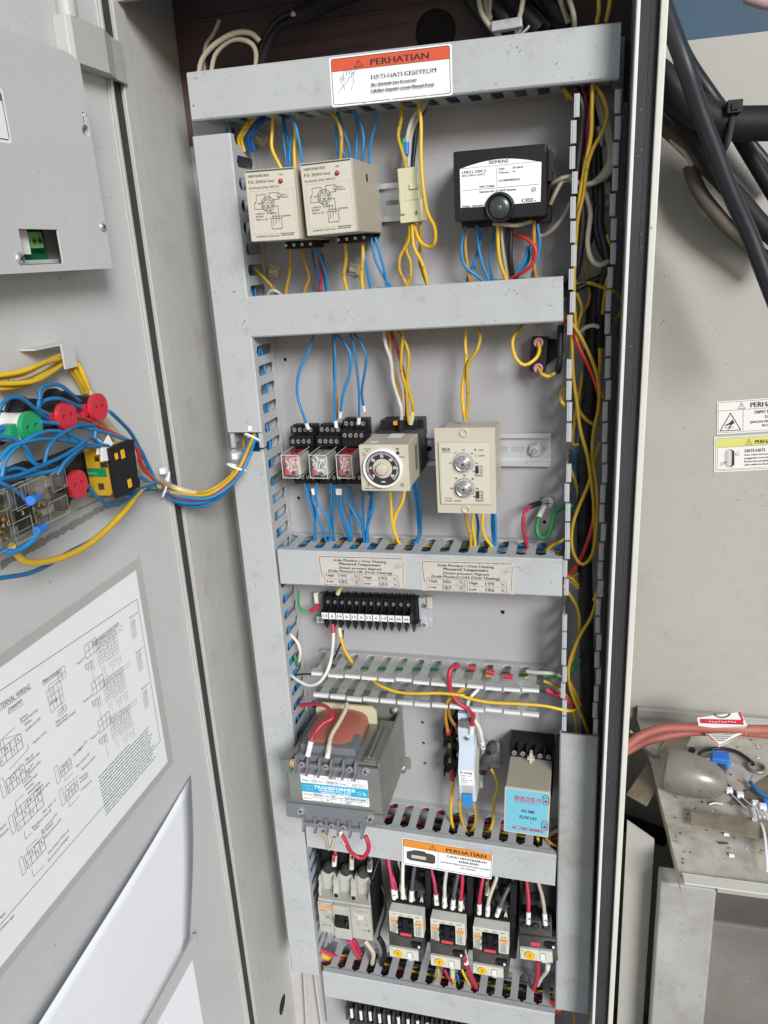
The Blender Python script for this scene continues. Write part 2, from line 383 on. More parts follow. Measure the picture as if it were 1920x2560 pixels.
g = G(); g.box(XL-2, XL+2.2, -FY-12, -FY+8, ZBOT, ZTOP, 'cabpaint'); mk('frame_edge', g, cab, loc=cz(0), bev=.8)
g = G(); g.box(XL-6, XL-2.1, -FY-36, -FY+10, ZBOT, ZTOP + 60, 'rubber'); mk('hinge_gasket', g, cab, loc=cz(0))
g = G(); g.box(XL, XR+3, -FY-2, 14, ZTOP, ZTOP+3, 'cabpaint'); g.box(XL+3, XR+2, -FY-4, -FY+2, 221, ZTOP-.1, 'cabpaint'); mk('roof', g, cab, loc=cz(0))  # second box: unseen header flange, added to shade the back and left walls
g = G(); g.box(XL, XR+20, -FY-2, 14, ZBOT-3, ZBOT, 'cabpaint'); mk('floor_plate', g, cab, loc=cz(0))
# front right edge, leaning slightly like the photo
def rf(name, g, **k):
    o = mk(name, g, cab, **k); a = R(.28); px, pz = 29, 215
    o.rotation_euler = (0, a, 0); o.location = Vector((px - (px*math.cos(a) + pz*math.sin(a)), 0, pz - ZBOT - (-px*math.sin(a) + pz*math.cos(a)))) / 1000
    return o
zb = ZBOT - 40
g = G(); g.box(29.2, 30.8, -FY+2, 13, zb, ZTOP+60, 'cabpaint'); rf('side_wall', g)
g = G(); g.box(28.8, 31.8, -FY-5, -FY+2, zb, ZTOP+60, 'lipwhite'); rf('door_lip', g, bev=.8)
g = G(); g.box(31.9, 39.4, -FY-2.6, -FY+4, zb, ZTOP+60, 'rubber'); g.box(39.5, 40.3, -FY-3.2, -FY+4, zb, ZTOP+60, 'rubberedge'); g.box(40.4, 46, -FY-1.4, -FY+4, zb, ZTOP+60, 'rubber'); rf('rubber_seal', g, bev=.4)
g = G(); g.box(46.1, 51.6, -FY-7, -FY+30, zb, ZTOP+60, 'outerwhite'); g.box(49.5, 51.6, -FY+30, 30, zb, ZTOP+60, 'outerwhite'); rf('outer_edge', g, bev=2)
# mounting panel with drilled holes
holes = [at(*q) for q in (('H',355,313,0),('H',462,1408,0),('K',602,248,0),('J',1250,1125,0),('J',1258,1290,0),('J',1335,1297,0),('J',1270,1448,0),('K',1038,1197,0),('K',68,1260,0),('I',938,1585,0),('O',1,1,0))][:-1]
g = G(); g.prism([(-350, -1085), (24, -1085), (24, 168), (-350, 168)], 0, -2.5, 'panelpaint', [circ(q.x, q.z, 2.1 if i not in (2,) else 2.6, 14) for i, q in enumerate(holes)])
for q in holes: g.box(q.x-4, q.x+4, 4, 4.5, q.z-4, q.z+4, 'hole')
mk('mounting_panel', g, cab, loc=cz(0))
# conduit edges low on the back wall
for a in ((235, 1400, 248, 1839), (330, 1560, 372, 1839)):
    q0 = at('L', a[0], a[1], -4); q1 = at('L', a[2], a[3], -4); q1 = q0 + (q1 - q0) * 1.6; q0 = q0 + Vector((0, 0, 60))
    o0 = Vector((q0.x, 4, q0.z)); mk('conduit', G().tube([(0, 0, 0), q1 - o0], 2.2, 'cabpaint', 12), None, 'painted grey conduit running down the back wall, %s one' % ('nearer' if a[0] > 300 else 'farther left'), 'conduit', 'conduits below the left duct', loc=o0)
# ------------------------------------------------------------------ wiring ducts
def finger_mesh(w, m, k=0):
    P = 19.9; tl = 5.3 + k
    out = [(1.1, 57), (P-1.1, 57), (P-1.1, 50), (P-tl, 47.5), (P-tl, 13), (P-2.4, 9.6), (P, 9), (P, 2), (0, 2), (0, 9), (2.4, 9.6), (tl, 13), (tl, 47.5), (1.1, 50)]
    g = G(); g.prism([(a, b) for a, b in out], w/2 - 1.5, w/2, m, plane='xy')
    g.box(1.1, P-1.1, -57.4, -53.4, w/2 - 4.6, w/2 - 1.52, 'lipwhite' if m == 'finger2' else m)  # open duct tips whitened: light on the lips put into the colour
    return mesh('finger', g)
fm = {}
def duct(label, c, d, t, covers, m='duct', fmat='finger', vertical=False, w=39, skip=(), group='wiring ducts', bottomskip=(), broken=0, inside=10, tag='', coverx=None):
    x, z, W, H, a = fit(c, d, t)
    if vertical:
        p = [at(*(q if isinstance(q[0], str) else (t,) + tuple(q)), d) for q in c]
        v = (p[3] - p[0] + p[2] - p[1]) / 2; L = v.length; rot = R(90) + math.atan2(-v.x, -v.z) ; w = W if abs(W - 40) < 6 else w
    else: L = W; rot = -a; w = H
    o = thing('wiring_duct', label, 'wiring duct', (x, 0, z), (0, rot, 0), group)
    mk('base', G().box(-L/2, L/2, -2, 0, -w/2, w/2, m).box(-L/2, L/2, -9, -2, w/2-1.4, w/2-.02, m).box(-L/2, L/2, -9, -2, -w/2+.02, -w/2+1.4, m), o)
    key = (round(w, 1), fmat)
    if key not in fm: fm[key] = finger_mesh(w - .8, fmat)
    n = int(L / 20); x0 = -L/2 + (L - n*20) / 2
    for s in (0, 1):
        for i in range(n):
            if (s == 0 and i in skip) or (s == 1 and i in bottomskip): continue
            if s == 0: f = mk('finger', fm[key], o, loc=(x0 + i*20, 0, 0))
            else: f = mk('finger', fm[key], o, loc=(x0 + i*20 + 19.9, 0, 0), rot=(0, R(180), 0))
            if broken: f.rotation_euler.x += R(random.uniform(-broken, broken)); f.rotation_euler.y += R(random.uniform(-broken, broken) * .4)
    for (u0, u1) in covers:
        g = G(); hw = w/2 + .6
        out = [(-hw, 52), (-hw, 60), (-hw+1.5, 61.4), (hw-1.5, 61.4), (hw, 60), (hw, 52), (hw-1.3, 52), (hw-1.3, 58.6), (-hw+1.3, 58.6), (-hw+1.3, 52)]
        vs = [(-L/2 + L*u0, -q[1], q[0]) for q in out]; ve = [(-L/2 + L*u1, -q[1], q[0]) for q in out]
        g.add(vs + ve, [(i, (i+1) % 10, 10 + (i+1) % 10, 10 + i) for i in range(10)], m)
        for k, q in ((0, (0,1,8,9)), (0, (1,2,7,8)), (0, (2,3,7)), (0, (3,4,7)), (0, (4,5,6,7))):
            g.add([vs[i] for i in q], [tuple(range(len(q)))], m); g.add([ve[i] for i in q], [tuple(range(len(q)))], m)
        mk('cover', g, o, bev=.5)
    if inside:
        g = G(); cl = ['w_blue', 'w_yellow', 'w_blue', 'w_black', 'w_yellow', 'w_dblue', 'w_red', 'w_white', 'w_dblue', 'w_yellow']
        if tag: cl = {'b': ['w_dblue', 'w_blue', 'w_dblue', 'w_blue', 'w_yellow', 'w_blue', 'w_dblue', 'w_blue', 'w_orange', 'w_red'], 'r': ['w_pink', 'w_grey', 'w_black', 'w_pink', 'w_yellow', 'w_grey', 'w_black', 'w_white', 'w_dred' if 0 else 'w_pink', 'w_black'], 'e': ['w_green']}[tag]
        for i in range(inside):
            y, zz = -random.uniform(6, 34), random.uniform(-w/2 + 5, w/2 - 5); pts = []
            k = max(3, int(L / 60))
            for j in range(k + 1):
                pts.append((-L/2 + 4 + (L - 8) * j / k, min(-5, y + random.uniform(-7, 7)), max(-w/2+4, min(w/2-4, zz + random.uniform(-7, 7)))))
            g.tube(pts, random.choice((1.4, 1.7)), cl[i % len(cl)], 6)
        b = mk('wire_bundle', g, None, 'wires packed inside the %s' % ' '.join(label.replace('grey ', '', 1).split()[:11]), 'wires', kind='stuff'); b.location = o.location; b.rotation_euler = o.rotation_euler
    return o, L, w
dt = duct('grey horizontal wiring duct at the very top, behind the red PERHATIAN sticker', [('B',22,480),('C',1435,137),('C',1418,512),('B',48,775)], 61, 'B', [(0, 1)], tag='b')
d2 = duct('grey covered horizontal wiring duct under the two level switches', [(615.1,743.8),(1408.2,692.5),(1408,803),(629,843)], 61, 'U', [(0, 1)], tag='b')
d3 = duct('grey horizontal wiring duct carrying the two worn temperature labels', [(694,1377.5),(1406.4,1397.4),(1404.8,1493.5),(701.3,1457.6)], 61, 'U', [(0, 1)], tag='b')
d4 = duct('dirty open horizontal wiring duct without cover between the terminal strip and transformer', [('J',362,722),('K',936,842),('K',908,1062),('J',340,922)], 57, 'J', [], m='duct2', fmat='finger2', inside=1, tag='e', broken=1.2, bottomskip=())
d5 = duct('grey horizontal wiring duct with the orange PERHATIAN sticker, below the transformer', [(764,2048),('M',1190,318),('M',1185,603),('L',240,235)], 61, 'U', [(0, 1)], tag='r')
d6 = duct('grey horizontal wiring duct at the bottom, under the contactors', [(808,2429.4),('M',1175,1757),(1386,2600),(811,2491)], 61, 'U', [(0, 1)], tag='r', inside=14)
# left vertical duct with a gap in its cover where the door harness enters
pt = [at('U',481.5,341.4,61), at('U',573,332.6,61), at('U',797,2439,61), at('U',729,2425.8,61)]
zt, zb_ = (pt[0].z + pt[1].z)/2, (pt[2].z + pt[3].z)/2; gz0, gz1 = at('E',1560,705,61).z, at('E',1600,828,61).z
dl = duct('tall grey vertical wiring duct on the left with smooth cover', [(481.5,341.4),(573,332.6),(797,2439),(729,2425.8)], 61, 'U', [(0, (zt-gz0)/(zt-zb_)), ((zt-gz1)/(zt-zb_), 1)], vertical=True, tag='b', inside=16)
ztr = at('C',1118,600,57).z; pc = [at('U',1402.4,1834,61), at('U',1495.5,1842.3,61), at('U',1478.7,2538,61), at('U',1398.9,2521.4,61)]
zc0 = (pc[0].z + pc[1].z)/2; zc1 = (pc[2].z + pc[3].z)/2
# right vertical duct: open above, covered below
def vduct():
    L = ztr - zc1; zc = (ztr + zc1)/2; w = 39
    o = thing('wiring_duct', 'tall grey vertical wiring duct on the right, open above and covered below', 'wiring duct', (.6, 0, zc), (0, R(90.05), 0), 'wiring ducts')
    mk('base', G().box(-L/2, L/2, -2, 0, -w/2, w/2, 'duct'), o); n = int(L/20)
    for s in (0, 1):
        for i in range(n):
            if s == 1 and i in (10, 15, 23, 31): continue       # gaps where the horizontal ducts run in
            jit = random.uniform(-.6, .6)
            f = mk('finger', fm.setdefault((38.2, 'finger'), finger_mesh(38.2, 'finger')), o, loc=(-L/2 + i*20 + (19.9 if s else 0), 0, jit*.5), rot=(R(random.uniform(-1.5, 1.5)), R(180) if s else 0, 0))
    u = (ztr - zc0) / L
    hw = w/2 + .6; g = G(); out = [(-hw, 52), (-hw, 60), (-hw+1.5, 61.4), (hw-1.5, 61.4), (hw, 60), (hw, 52), (hw-1.3, 52), (hw-1.3, 58.6), (-hw+1.3, 58.6), (-hw+1.3, 52)]
    a, b = -L/2 + L*u, L/2
    vs = [(a, -q[1], q[0]) for q in out]; ve = [(b, -q[1], q[0]) for q in out]
    g.add(vs + ve, [(i, (i+1) % 10, 10 + (i+1) % 10, 10 + i) for i in range(10)], 'duct2')
    for q in ((0,1,8,9), (1,2,7,8), (2,3,7), (3,4,7), (4,5,6,7)):
        g.add([vs[i] for i in q], [tuple(range(len(q)))], 'duct2'); g.add([ve[i] for i in q], [tuple(range(len(q)))], 'duct2')
    mk('cover', g, o, bev=.5)
vduct()
# ------------------------------------------------------------------ door
door = thing('cabinet_door', 'grey cabinet door swung open on the left with a cutout housing on its inside', 'cabinet door', (XD, -128, ZBOT))
dz = (-XD, 128, -ZBOT)
g = G().box(XD-1.5, XD, -640, -129, ZBOT, ZTOP+90, 'doorpaint'); mk('door_sheet', g, door, loc=dz)
g = G().box(XD-3, XD+3.4, -131.5, -128, ZBOT, ZTOP+90, 'cabpaint'); g.box(XD+.01, XD+1.8, -134, -131.6, ZBOT, ZTOP+90, 'cabpaint'); mk('door_edge', g, door, loc=dz, bev=.5)
g = G().tube([(XD+1, -186, -500), (XD+1, -186, ZBOT)], 2.2, 'doorpaint', 10); 
XC = -375
def dy(t, x, y, X=XC): q = atx(t, x, y, X); return (-q.y, q.z)
hole = [dy('A',118,1482), dy('A',374,1488), dy('A',413,1742), dy('A',172,1712)]
tr, br = dy('A',510,362), dy('A',730,1738)
out = [(620, br[1]), (620, tr[1]), (tr[0]+14, tr[1]), (tr[0], tr[1]-4), (br[0], br[1])]
hs = [(hole[0][0], hole[0][1]), (hole[1][0], hole[0][1]), (hole[1][0], hole[3][1]-.5), (hole[0][0], hole[3][1]-.5)]
key1 = dy('A',548,775); key2 = dy('A',558,850)
kh = circ(key2[0], key2[1], 4.6, 18)
ks = [(key1[0]-1.6, key1[1]+5), (key1[0]+1.6, key1[1]+5), (key1[0]+1.6, key2[1]+5.2), (key1[0]-1.6, key2[1]+5.2)]
g = G(); g.prism(out, XC-1.4, XC, 'doorpaint', [hs, kh, ks], 'yz'); mk('cover_plate', g, door, loc=dz, bev=.4)
g = G(); g.box(XD, XC-1.5, -br[0]-1.4, -br[0]-.1, br[1], tr[1]-4, 'doorpaint'); g.box(XD, XC-1.5, -620, -br[0]-1.5, br[1], br[1]+1.2, 'doorpaint') ; g.box(XD, XC-1.5, -620, -br[0]-14, tr[1]-1.2, tr[1], 'doorpaint'); mk('cover_box', g, door, loc=dz)
hy0, hy1, hz0, hz1 = hole[1][0], hole[0][0], hs[2][1], hs[0][1]
g = G(); g.box(XD+.5, XD+2, -hy1-20, -hy0+20, br[1]+3, hz1+20, 'hole'); mk('housing_interior', g, door, loc=dz)
q = atx('A', 150, 1560, XC-9); g = G(); g.box(XC-12, XC-9, -hy1-30, q.y+6, q.z-9, q.z+12, 'whitep'); mk('card', g, door, loc=dz)
q = atx('A', 245, 1560, XC-14); g = G(); g.box(XC-20, XC-14, q.y-9, q.y+5.5, q.z-5, q.z+6, 'limegreen')
for yy in (-4.2, 1.8): g.cyl((XC-14, q.y+yy, q.z), 'x', 2.1, .5, 'brass', 12); g.box(XC-13.4, XC-13.2, q.y+yy-1.8, q.y+yy+1.8, q.z-.3, q.z+.3, 'hole')
mk('terminal_block', g, door, loc=dz)
g = G(); g.box(XC-22, XC-20.1, q.y-30, q.y+16, q.z-14, q.z+16, 'pcb'); mk('circuit_board', g, door, loc=dz)
q = atx('A', 290, 1695, XC-6); g = G(); g.box(XC-16, XC-6, q.y-26, q.y+16, q.z-1.6, q.z+1.4, 'zinc'); mk('metal_strip', g, door, loc=dz, bev=.4)
def dscrew(t, x, y, X, r=3):
    q = atx(t, x, y, X); g = G(); g.lathe((0, 0, 0), 'x', [(r, 0), (r, .6), (r*.75, 1.5), (r*.3, 1.9)], 'screw', 16)
    for b in (.5, 2.07): g.add([(2, r*.6*math.cos(b)+r*.12*math.sin(b), r*.6*math.sin(b)-r*.12*math.cos(b)), (2, -r*.6*math.cos(b)+r*.12*math.sin(b), -r*.6*math.sin(b)-r*.12*math.cos(b)), (2, -r*.6*math.cos(b)-r*.12*math.sin(b), -r*.6*math.sin(b)+r*.12*math.cos(b)), (2, r*.6*math.cos(b)-r*.12*math.sin(b), r*.6*math.sin(b)+r*.12*math.cos(b))], [(0,1,2,3)], 'hole')
    mk('screw', g, door, loc=Vector(dz) + q)
dscrew('A',663,1470,XC,3.6); dscrew('A',128,1674,XC,4.2); dscrew('A',548,748,XC-2,3.2)
# hinge cover and hinge tube high on the door edge
def pq(t, x, y, X): return atx(t, x, y, X)
g = G(); a = atx('S', 690, 300, XD+10); b = atx('S', 830, 740, XD+10); c = atx('S', 1030, 285, XD+10)
hz_1, hz_0 = atx('S', 1020, 285, XD+12).z, atx('S', 1080, 700, XD+12).z; yr = -atx('S', 1050, 500, XD+12).y; yl = -atx('S', 690, 400, XD+12).y
g.prism([(XL+2.4, 104), (XL+4.4, 104), (XD+7, 128), (XD+12, 143), (XD+14, 149), (XD+14, 194), (XD+11, 198), (XD, 198), (XD, 140), (XL+2.4, 124)], 155, 187.5, 'cabpaint', plane='xy'); hz_1 = 187.5
mk('hinge_cover', g, door, loc=dz, bev=.8)
a = atx('S', 690, 150, XD+8); g = G().tube([(XD+6, a.y, hz_1 + .5), (XD+6, a.y, ZTOP+90)], 7.5, 'cabpaint', 18); g.box(XD+.1, XD+2, a.y+7, a.y+17, hz_1, ZTOP+90, 'cabpaint'); mk('hinge_tube', g, door, loc=dz)
# top left sticker, rounded black border
q0 = atx('A', 80, 940, XC); g = G()
pp = rrect(-q0.y, -q0.y + 90, q0.z+.5, q0.z + 34, 3); g.add([(XC+.15, -u, v) for u, v in pp][::-1], [tuple(range(len(pp)))], 'white')
def strip(g, pts, w, X, m):
    for a, b in zip(pts, pts[1:]):
        t = Vector((b[0]-a[0], b[1]-a[1]))
        if t.length < 1e-6: continue
        t.normalize(); nx, nz = -t.y*w/2, t.x*w/2
        g.add([(X, -a[0]+nx, a[1]+nz), (X, -b[0]+nx, b[1]+nz), (X, -b[0]-nx, b[1]-nz), (X, -a[0]-nx, a[1]-nz)], [(0,1,2,3)], m)
pp = rrect(-q0.y+2.2, -q0.y + 88, q0.z+2.7, q0.z + 31.8, 2); strip(g, pp + [pp[0]], .7, XC+.25, 'ink')
g.add([(XC+.24, -q0.y-2.2-(-2*q0.y)*0 if 0 else q0.y-2.4, q0.z+26), (XC+.24, q0.y-88, q0.z+26), (XC+.24, q0.y-88, q0.z+31.5), (XC+.24, q0.y-2.4, q0.z+31.5)], [(0,1,2,3)], 'inksoft')
mk('door_sticker', g, None, 'white sticker with rounded black border at the left edge of the door housing', 'sticker')
# foam remnant strips across the door
for (x0, y0, x1, y1, w) in ((0, 1545, 790, 1100, 5.5), (480, 1195, 720, 1085, 1.2)):
    a = atx('E', x0, y0, XD); b = atx('E', x1, y1, XD); g = G(); n = 60; top = []; bot = []
    for i in range(n + 1):
        p = a.lerp(b, i/n); top.append((XD+.35, p.y, p.z + w/2 + random.uniform(-.5, .5)*w*.35)); bot.append((XD+.35, p.y, p.z - w/2 + random.uniform(-.5, .5)*w*.35))
    g.add(top + bot, [(i, i+1, n+2+i, n+1+i) for i in range(n)], 'foam')
    g2 = G(); g2.v = [(v[0] - .2, v[1], v[2]) for v in g.v]
    mk('foam_residue', g, None, 'grainy grey strip of old foam glue on the door, %s' % ('long and wide' if w > 3 else 'short and thin'), 'glue strip')
# L bracket with yellow wires
q = atx('E', 420, 220, XD); g = G(); a = atx('E', 385, 215, XD+14); zt_, zb2 = atx('E', 420, 140, XD+10).z, atx('E', 430, 300, XD+10).z
yb = atx('E', 425, 220, XD+14).y
g.box(XD+.1, XD+15, yb-12, yb-10.7, zb2, zt_, 'doorpaint') if 0 else None
g.box(XD+13.5, XD+15, yb-7, yb+9, zb2, zt_, 'doorpaint'); g.box(XD+.1, XD+13.4, yb-9, yb+9, zt_-1.4, zt_, 'doorpaint'); g.box(XD+.1, XD+13.4, yb-36, yb-9.1, zt_-1.4, zt_, 'doorpaint')
mk('bracket', g, door, loc=dz, bev=.4)
# poster
ptl = atx('F', 1010, 60, XD); pbr = atx('F', 1240, 1500, XD); X1 = XD + .5
Y0, Y1, ZA, ZB = -(ptl.y), 620, ptl.z, pbr.z
po = thing('wiring_diagram', 'large white wiring diagram sheet taped inside the door', 'poster', (XD, -Y0, ZB))
pz = (-XD, Y0, -ZB)
g = G(); g.box(XD+.05, XD+.45, -Y1, -Y0, ZB, ZA, 'white'); mk('sheet', g, po, loc=pz)
g = G()
for a in ((Y0-6, Y0+2, ZB-7, ZA+8), (Y0+2, Y1, ZA-1, ZA+8), (Y0+2, Y1, ZB-7, ZB+1)): g.box(XD+.46, XD+.52, -a[1], -a[0], a[2], a[3], 'tape')
g2 = G(); g2.box(XD+.47, XD+.53, -Y0-2.2, -Y0+8, ZB-7, ZA+8, 'tape').box(XD+.47, XD+.53, -Y1, -Y0-2.3, ZA-1, ZA+8, 'tape').box(XD+.47, XD+.53, -Y1, -Y0-2.3, ZB-7, ZB+1, 'tape'); mk('tape_border', g2, po, loc=pz)
g = G()
def PP(t, x, y): q = atx(t, x, y, XD+.7); return (-q.y, q.z)
def pl(t, *pts, w=.35): strip(g, [PP(t, *p) for p in pts], w, XD+.7, 'inkline')
def ptx(t, s, a, b, h, m='inkline'):        # text between two pixels
    A, B = PP(t, *a), PP(t, *b); v, f = glyphs(s); x0 = min(p[0] for p in v); x1 = max(p[0] for p in v); L = math.hypot(B[0]-A[0], B[1]-A[1]); kx = L/(x1-x0); k = h/.7
    ux, uz = (B[0]-A[0])/L, (B[1]-A[1])/L
    g.add([(XD+.72, -(A[0] + ux*(p[0]-x0)*kx + uz*p[1]*k), A[1] + uz*(p[0]-x0)*kx - ux*p[1]*k) for p in v], f, m)
def vb(t, x, y, w, h, rows=1, cols=1, lw=.3):   # box whose lower left is at a pixel, w along the door, h up (mm), with cells
    a = PP(t, x, y)
    for r_ in range(rows + 1): strip(g, [(a[0], a[1] + h*r_/rows), (a[0]-w, a[1] + h*r_/rows)], lw, XD+.7, 'inkline')
    for c_ in range(cols + 1): strip(g, [(a[0]-w*c_/cols, a[1]), (a[0]-w*c_/cols, a[1]+h)], lw, XD+.7, 'inkline')
    return a
def mt(u, v, s, h, w=None):
    vv, f = glyphs(s); x0 = min(p[0] for p in vv); x1 = max(p[0] for p in vv); k = h/.7; kx = w/(x1-x0) if w else k
    g.add([(XD+.72, -(u - (p[0]-x0)*kx), v + p[1]*k) for p in vv], f, 'inkline')
pl('F', (0, 970), (1015, 290), (1188, 1340), (0, 2705), w=.5)
ptx('F', 'EXTERNAL WIRING', (-30, 1130), (225, 950), 4.2); pl('F', (-30, 1140), (232, 950), w=.35)
ptx('F', 'Connector', (72, 1125), (160, 1055), 3.4); pl('F', (60, 1110), (160, 1030), (170, 1070), (66, 1140), (60, 1110))
ptx('F', 'Flame detector', (325, 915), (445, 830), 3); pl('F', (315, 900), (448, 805), (454, 828), (322, 927), (315, 900))
ptx('F', 'FD-300', (372, 1075), (425, 1040), 3); vb('F', 378, 1132, 17, 19, 3, 4); ptx('F', 'Flame current', (415, 1215), (500, 1150), 2.6); ptx('F', 'measurement terminal', (420, 1240), (560, 1130), 2.6)
pl('F', (365, 1010), (360, 930), (470, 850)); pl('F', (395, 1010), (388, 940), (440, 895)); vb('F', 440, 905, 9, 10, 2, 2)
pl('F', (440, 965), (465, 1110)); vb('F', 438, 1160, 10, 5, 2, 3)
for (tx, a, b) in (('Ignition', (150, 1190), (205, 1150)), ('transformer(Gas)', (158, 1215), (280, 1115)), ('Ignition', (185, 1228), (235, 1190)), ('transformer(Oil)', (190, 1275), (300, 1180)), ('Damper motor', (248, 1365), (345, 1275)), ('Shut off', (190, 1495), (245, 1450)), ('solenoid valve', (195, 1520), (295, 1435)), ('High fire', (195, 1590), (250, 1510)), ('solenoid valve', (205, 1600), (302, 1495)), ('Low fire', (170, 1660), (230, 1605)), ('solenoid valve', (180, 1685), (280, 1590)), ('Low fire', (195, 1710), (250, 1660)), ('solenoid valve', (205, 1740), (300, 1650)), ('High fire', (262, 1725), (320, 1670)), ('solenoid valve', (268, 1755), (368, 1655)), ('Pilot valve 1,2', (320, 1880), (415, 1780)), ('Emergency shut-off', (240, 1995), (380, 1860)), ('valve', (250, 2010), (290, 1975)), ('Gas pressure S/W', (305, 2025), (425, 1885)), ('(for leakage)', (315, 2040), (395, 1950)), ('Wind pressure S/W', (330, 2070), (455, 1925)), ('Gas pressure S/W(Low)', (360, 2180), (510, 2005)), ('Gas pressure S/W(High)', (355, 2240), (510, 2055)), ('Steam pressure S/W', (545, 1455), (645, 1350)), ('(High)', (580, 1425), (610, 1395)), ('Steam pressure S/W', (565, 1540), (665, 1440)), ('Blowdown solenoid', (610, 1560), (705, 1460)), ('Exhaust gas', (590, 1630), (650, 1580)), ('thermometer', (595, 1655), (655, 1600)), ('Combustion fan', (600, 1715), (680, 1640)), ('Notice>7', (572, 780), (632, 730)), ('Notice>8', (620, 1060), (680, 1010)), ('Notice>9', (675, 1335), (732, 1285)), ('Notice>10', (960, 440), (1020, 395)), ('Notice>11', (1005, 700), (1060, 655)), ('Notice>12', (1050, 965), (1105, 915)), ('Power supply terminal stand', (692, 625), (876, 480)), ('chemical', (0, 2010), (45, 1960)), ('feed pump', (0, 2060), (65, 1995)), ('signal', (0, 2660), (40, 2620)), ('combustion signal', (0, 2750), (105, 2640))):
    ptx('F', tx, a, b, 2.3)
pl('F', (685, 612), (876, 462), (882, 480), (690, 635), (685, 612))
for (x, y) in ((640, 735), (692, 1008), (742, 1285)):
    vb('F', x, y, 17, 12, 2, 3, .4)
    for k in range(7): vb('F', x + 85 + k*28, y - 78 - k*22, 4.4, 4, 1, 1, .22)
    for k, (ax, ay) in enumerate(((95, 45), (150, 15), (200, -22))):
        vb('F', x + ax, y + ay, 9.5, 22, 6, 3, .25); pl('F', (x+ax+10, y+ay-90), (x+ax+2, y+ay-150), w=.3)
        a = PP('F', x + ax + 10, y + ay + 10)
        for j, s in enumerate(('Blower', 'To M.C.1.0w', 'Feed water', 'Pump')[:2 + (k > 0)]):
            vv, f = glyphs(s); kk = 2/.7*.62
            g.add([(XD+.72, -(a[0] - j*3.2 - p[1]*kk - 1), a[1] - 1 - p[0]*kk) for p in vv], f, 'inkline')
    a = PP('F', x - 8, y + 62)
    for j, s in enumerate(('6.0sq', '50/60Hz', '3φ 440V', 'Main power')):
        vv, f = glyphs(s.replace('φ', 'O')); kk = 2.2/.7*.7
        g.add([(XD+.72, -(a[0] - j*3.4 - p[1]*kk), a[1] + 2 - p[0]*kk) for p in vv], f, 'inkline')
    pl('F', (x+8, y+80), (x-10, y+45), (x+40, y+15), w=.3); pl('F', (x+60, y+180), (x+30, y+10), w=.3)
for (x, y) in ((985, 585), (1030, 830), (1075, 1100)): vb('F', x, y, 7, 17, 6, 3, .25); pl('F', (x+8, y-100), (x+5, y-130), (x+18, y-140), w=.3)
for (x, y, w, h, r_, c_) in ((10, 1530, 24, 12, 2, 4), (65, 1730, 20, 11, 2, 4), (135, 2010, 30, 17, 3, 4), (205, 2290, 22, 12, 2, 4), (457, 1612, 14, 9, 2, 3), (495, 1790, 16, 9, 2, 4)):
    a = vb('F', x, y, w, h, r_, c_, .4)
    for i in range(c_):
        for j in range(r_):
            if (i + j) % 2: strip(g, [(a[0]-w*i/c_, a[1]+h*j/r_), (a[0]-w*(i+1)/c_, a[1]+h*(j+1)/r_)], .25, XD+.7, 'inkline')
            else: mt(a[0]-w*(i+.3)/c_, a[1]+h*(j+.25)/r_, str((i*3+j*5) % 9 + 1), h/r_*.5)
for (x, y, s) in ((25, 1765, '13WC'), (92, 2035, 'MVZ1'), (168, 2340, 'MOW1'), (425, 1660, 'MOV1'), (462, 1825, 'MVV1')): vb('F', x, y, 4, 15, 1, 1, .3)
pl('F', (15, 1445), (0, 1340), (110, 1240)); pl('F', (45, 1420), (20, 1330), (140, 1290)); pl('F', (80, 1390), (70, 1350), (200, 1370)); pl('F', (70, 1555), (210, 1400), (205, 1360)); pl('F', (75, 1660), (72, 1610), (160, 1510)); pl('F', (130, 1880), (112, 1795), (175, 1735)); pl('F', (195, 1840), (185, 1810), (245, 1750)); pl('F', (180, 2010), (190, 2070), (235, 2020)); pl('F', (210, 2190), (198, 2140), (275, 2065)); pl('F', (265, 2130), (250, 2120), (300, 2080)); pl('F', (235, 2290), (248, 2345), (330, 2260)); pl('F', (463, 1570), (460, 1540), (525, 1480)); pl('F', (480, 1600), (480, 1640), (545, 1570)); pl('F', (487, 1700), (483, 1680), (585, 1590)); pl('F', (510, 1780), (515, 1830), (590, 1745))
a = PP('F', 735, 1640); b = PP('F', 1110, 1310)
for i in range(13):
    u = a[0]; v = a[1] + 3.5 - i * 3.25; uend = b[0] + (i % 4) * 2 - 4
    while u > uend:
        L = random.uniform(2, 9); L = min(L, u - uend)
        if i == 0 and u < a[0] - 50: break
        strip(g, [(u, v), (u - L, v)], .85, XD+.7, 'inkline'); u -= L + .9
mk('printed_diagram', g, po, loc=pz)
# paper tucked behind a holder strip
g = G(); rows = []; trp = atx('G', 1414, 118, XD+3); brp = atx('G', 1410, 1330, XD+3.5); mr = atx('G', 1398, 900, XD+5)
tlp = atx('G', 275, 1955, XD+15); dirt_ = (tlp - trp); tlp = trp + dirt_*1.25
blp = atx('G', 1060, 1955, XD+8); blp = brp + (blp - brp) * 2.6
for i in range(13):
    s = i/12; r0 = trp.lerp(brp, s) + Vector((2*math.sin(s*3.14), .8*math.sin(s*3.14), 0)); l0 = tlp.lerp(blp, s); row = []
    for j in range(13): t = j/12; q = r0.lerp(l0, t); row.append(q + Vector((3*math.sin(t*3.1)*(1-s*.7) + .6*math.sin(t*7+s*5), 0, 0)))
    rows.append(row)
g.loft(rows, 'paper', cap=False, closed=False); o = mk('paper_sheet', g, None, 'blank white sheet of paper bulging out of the holder low on the door', 'paper'); o.modifiers.new('thick', 'SOLIDIFY').thickness = .0003
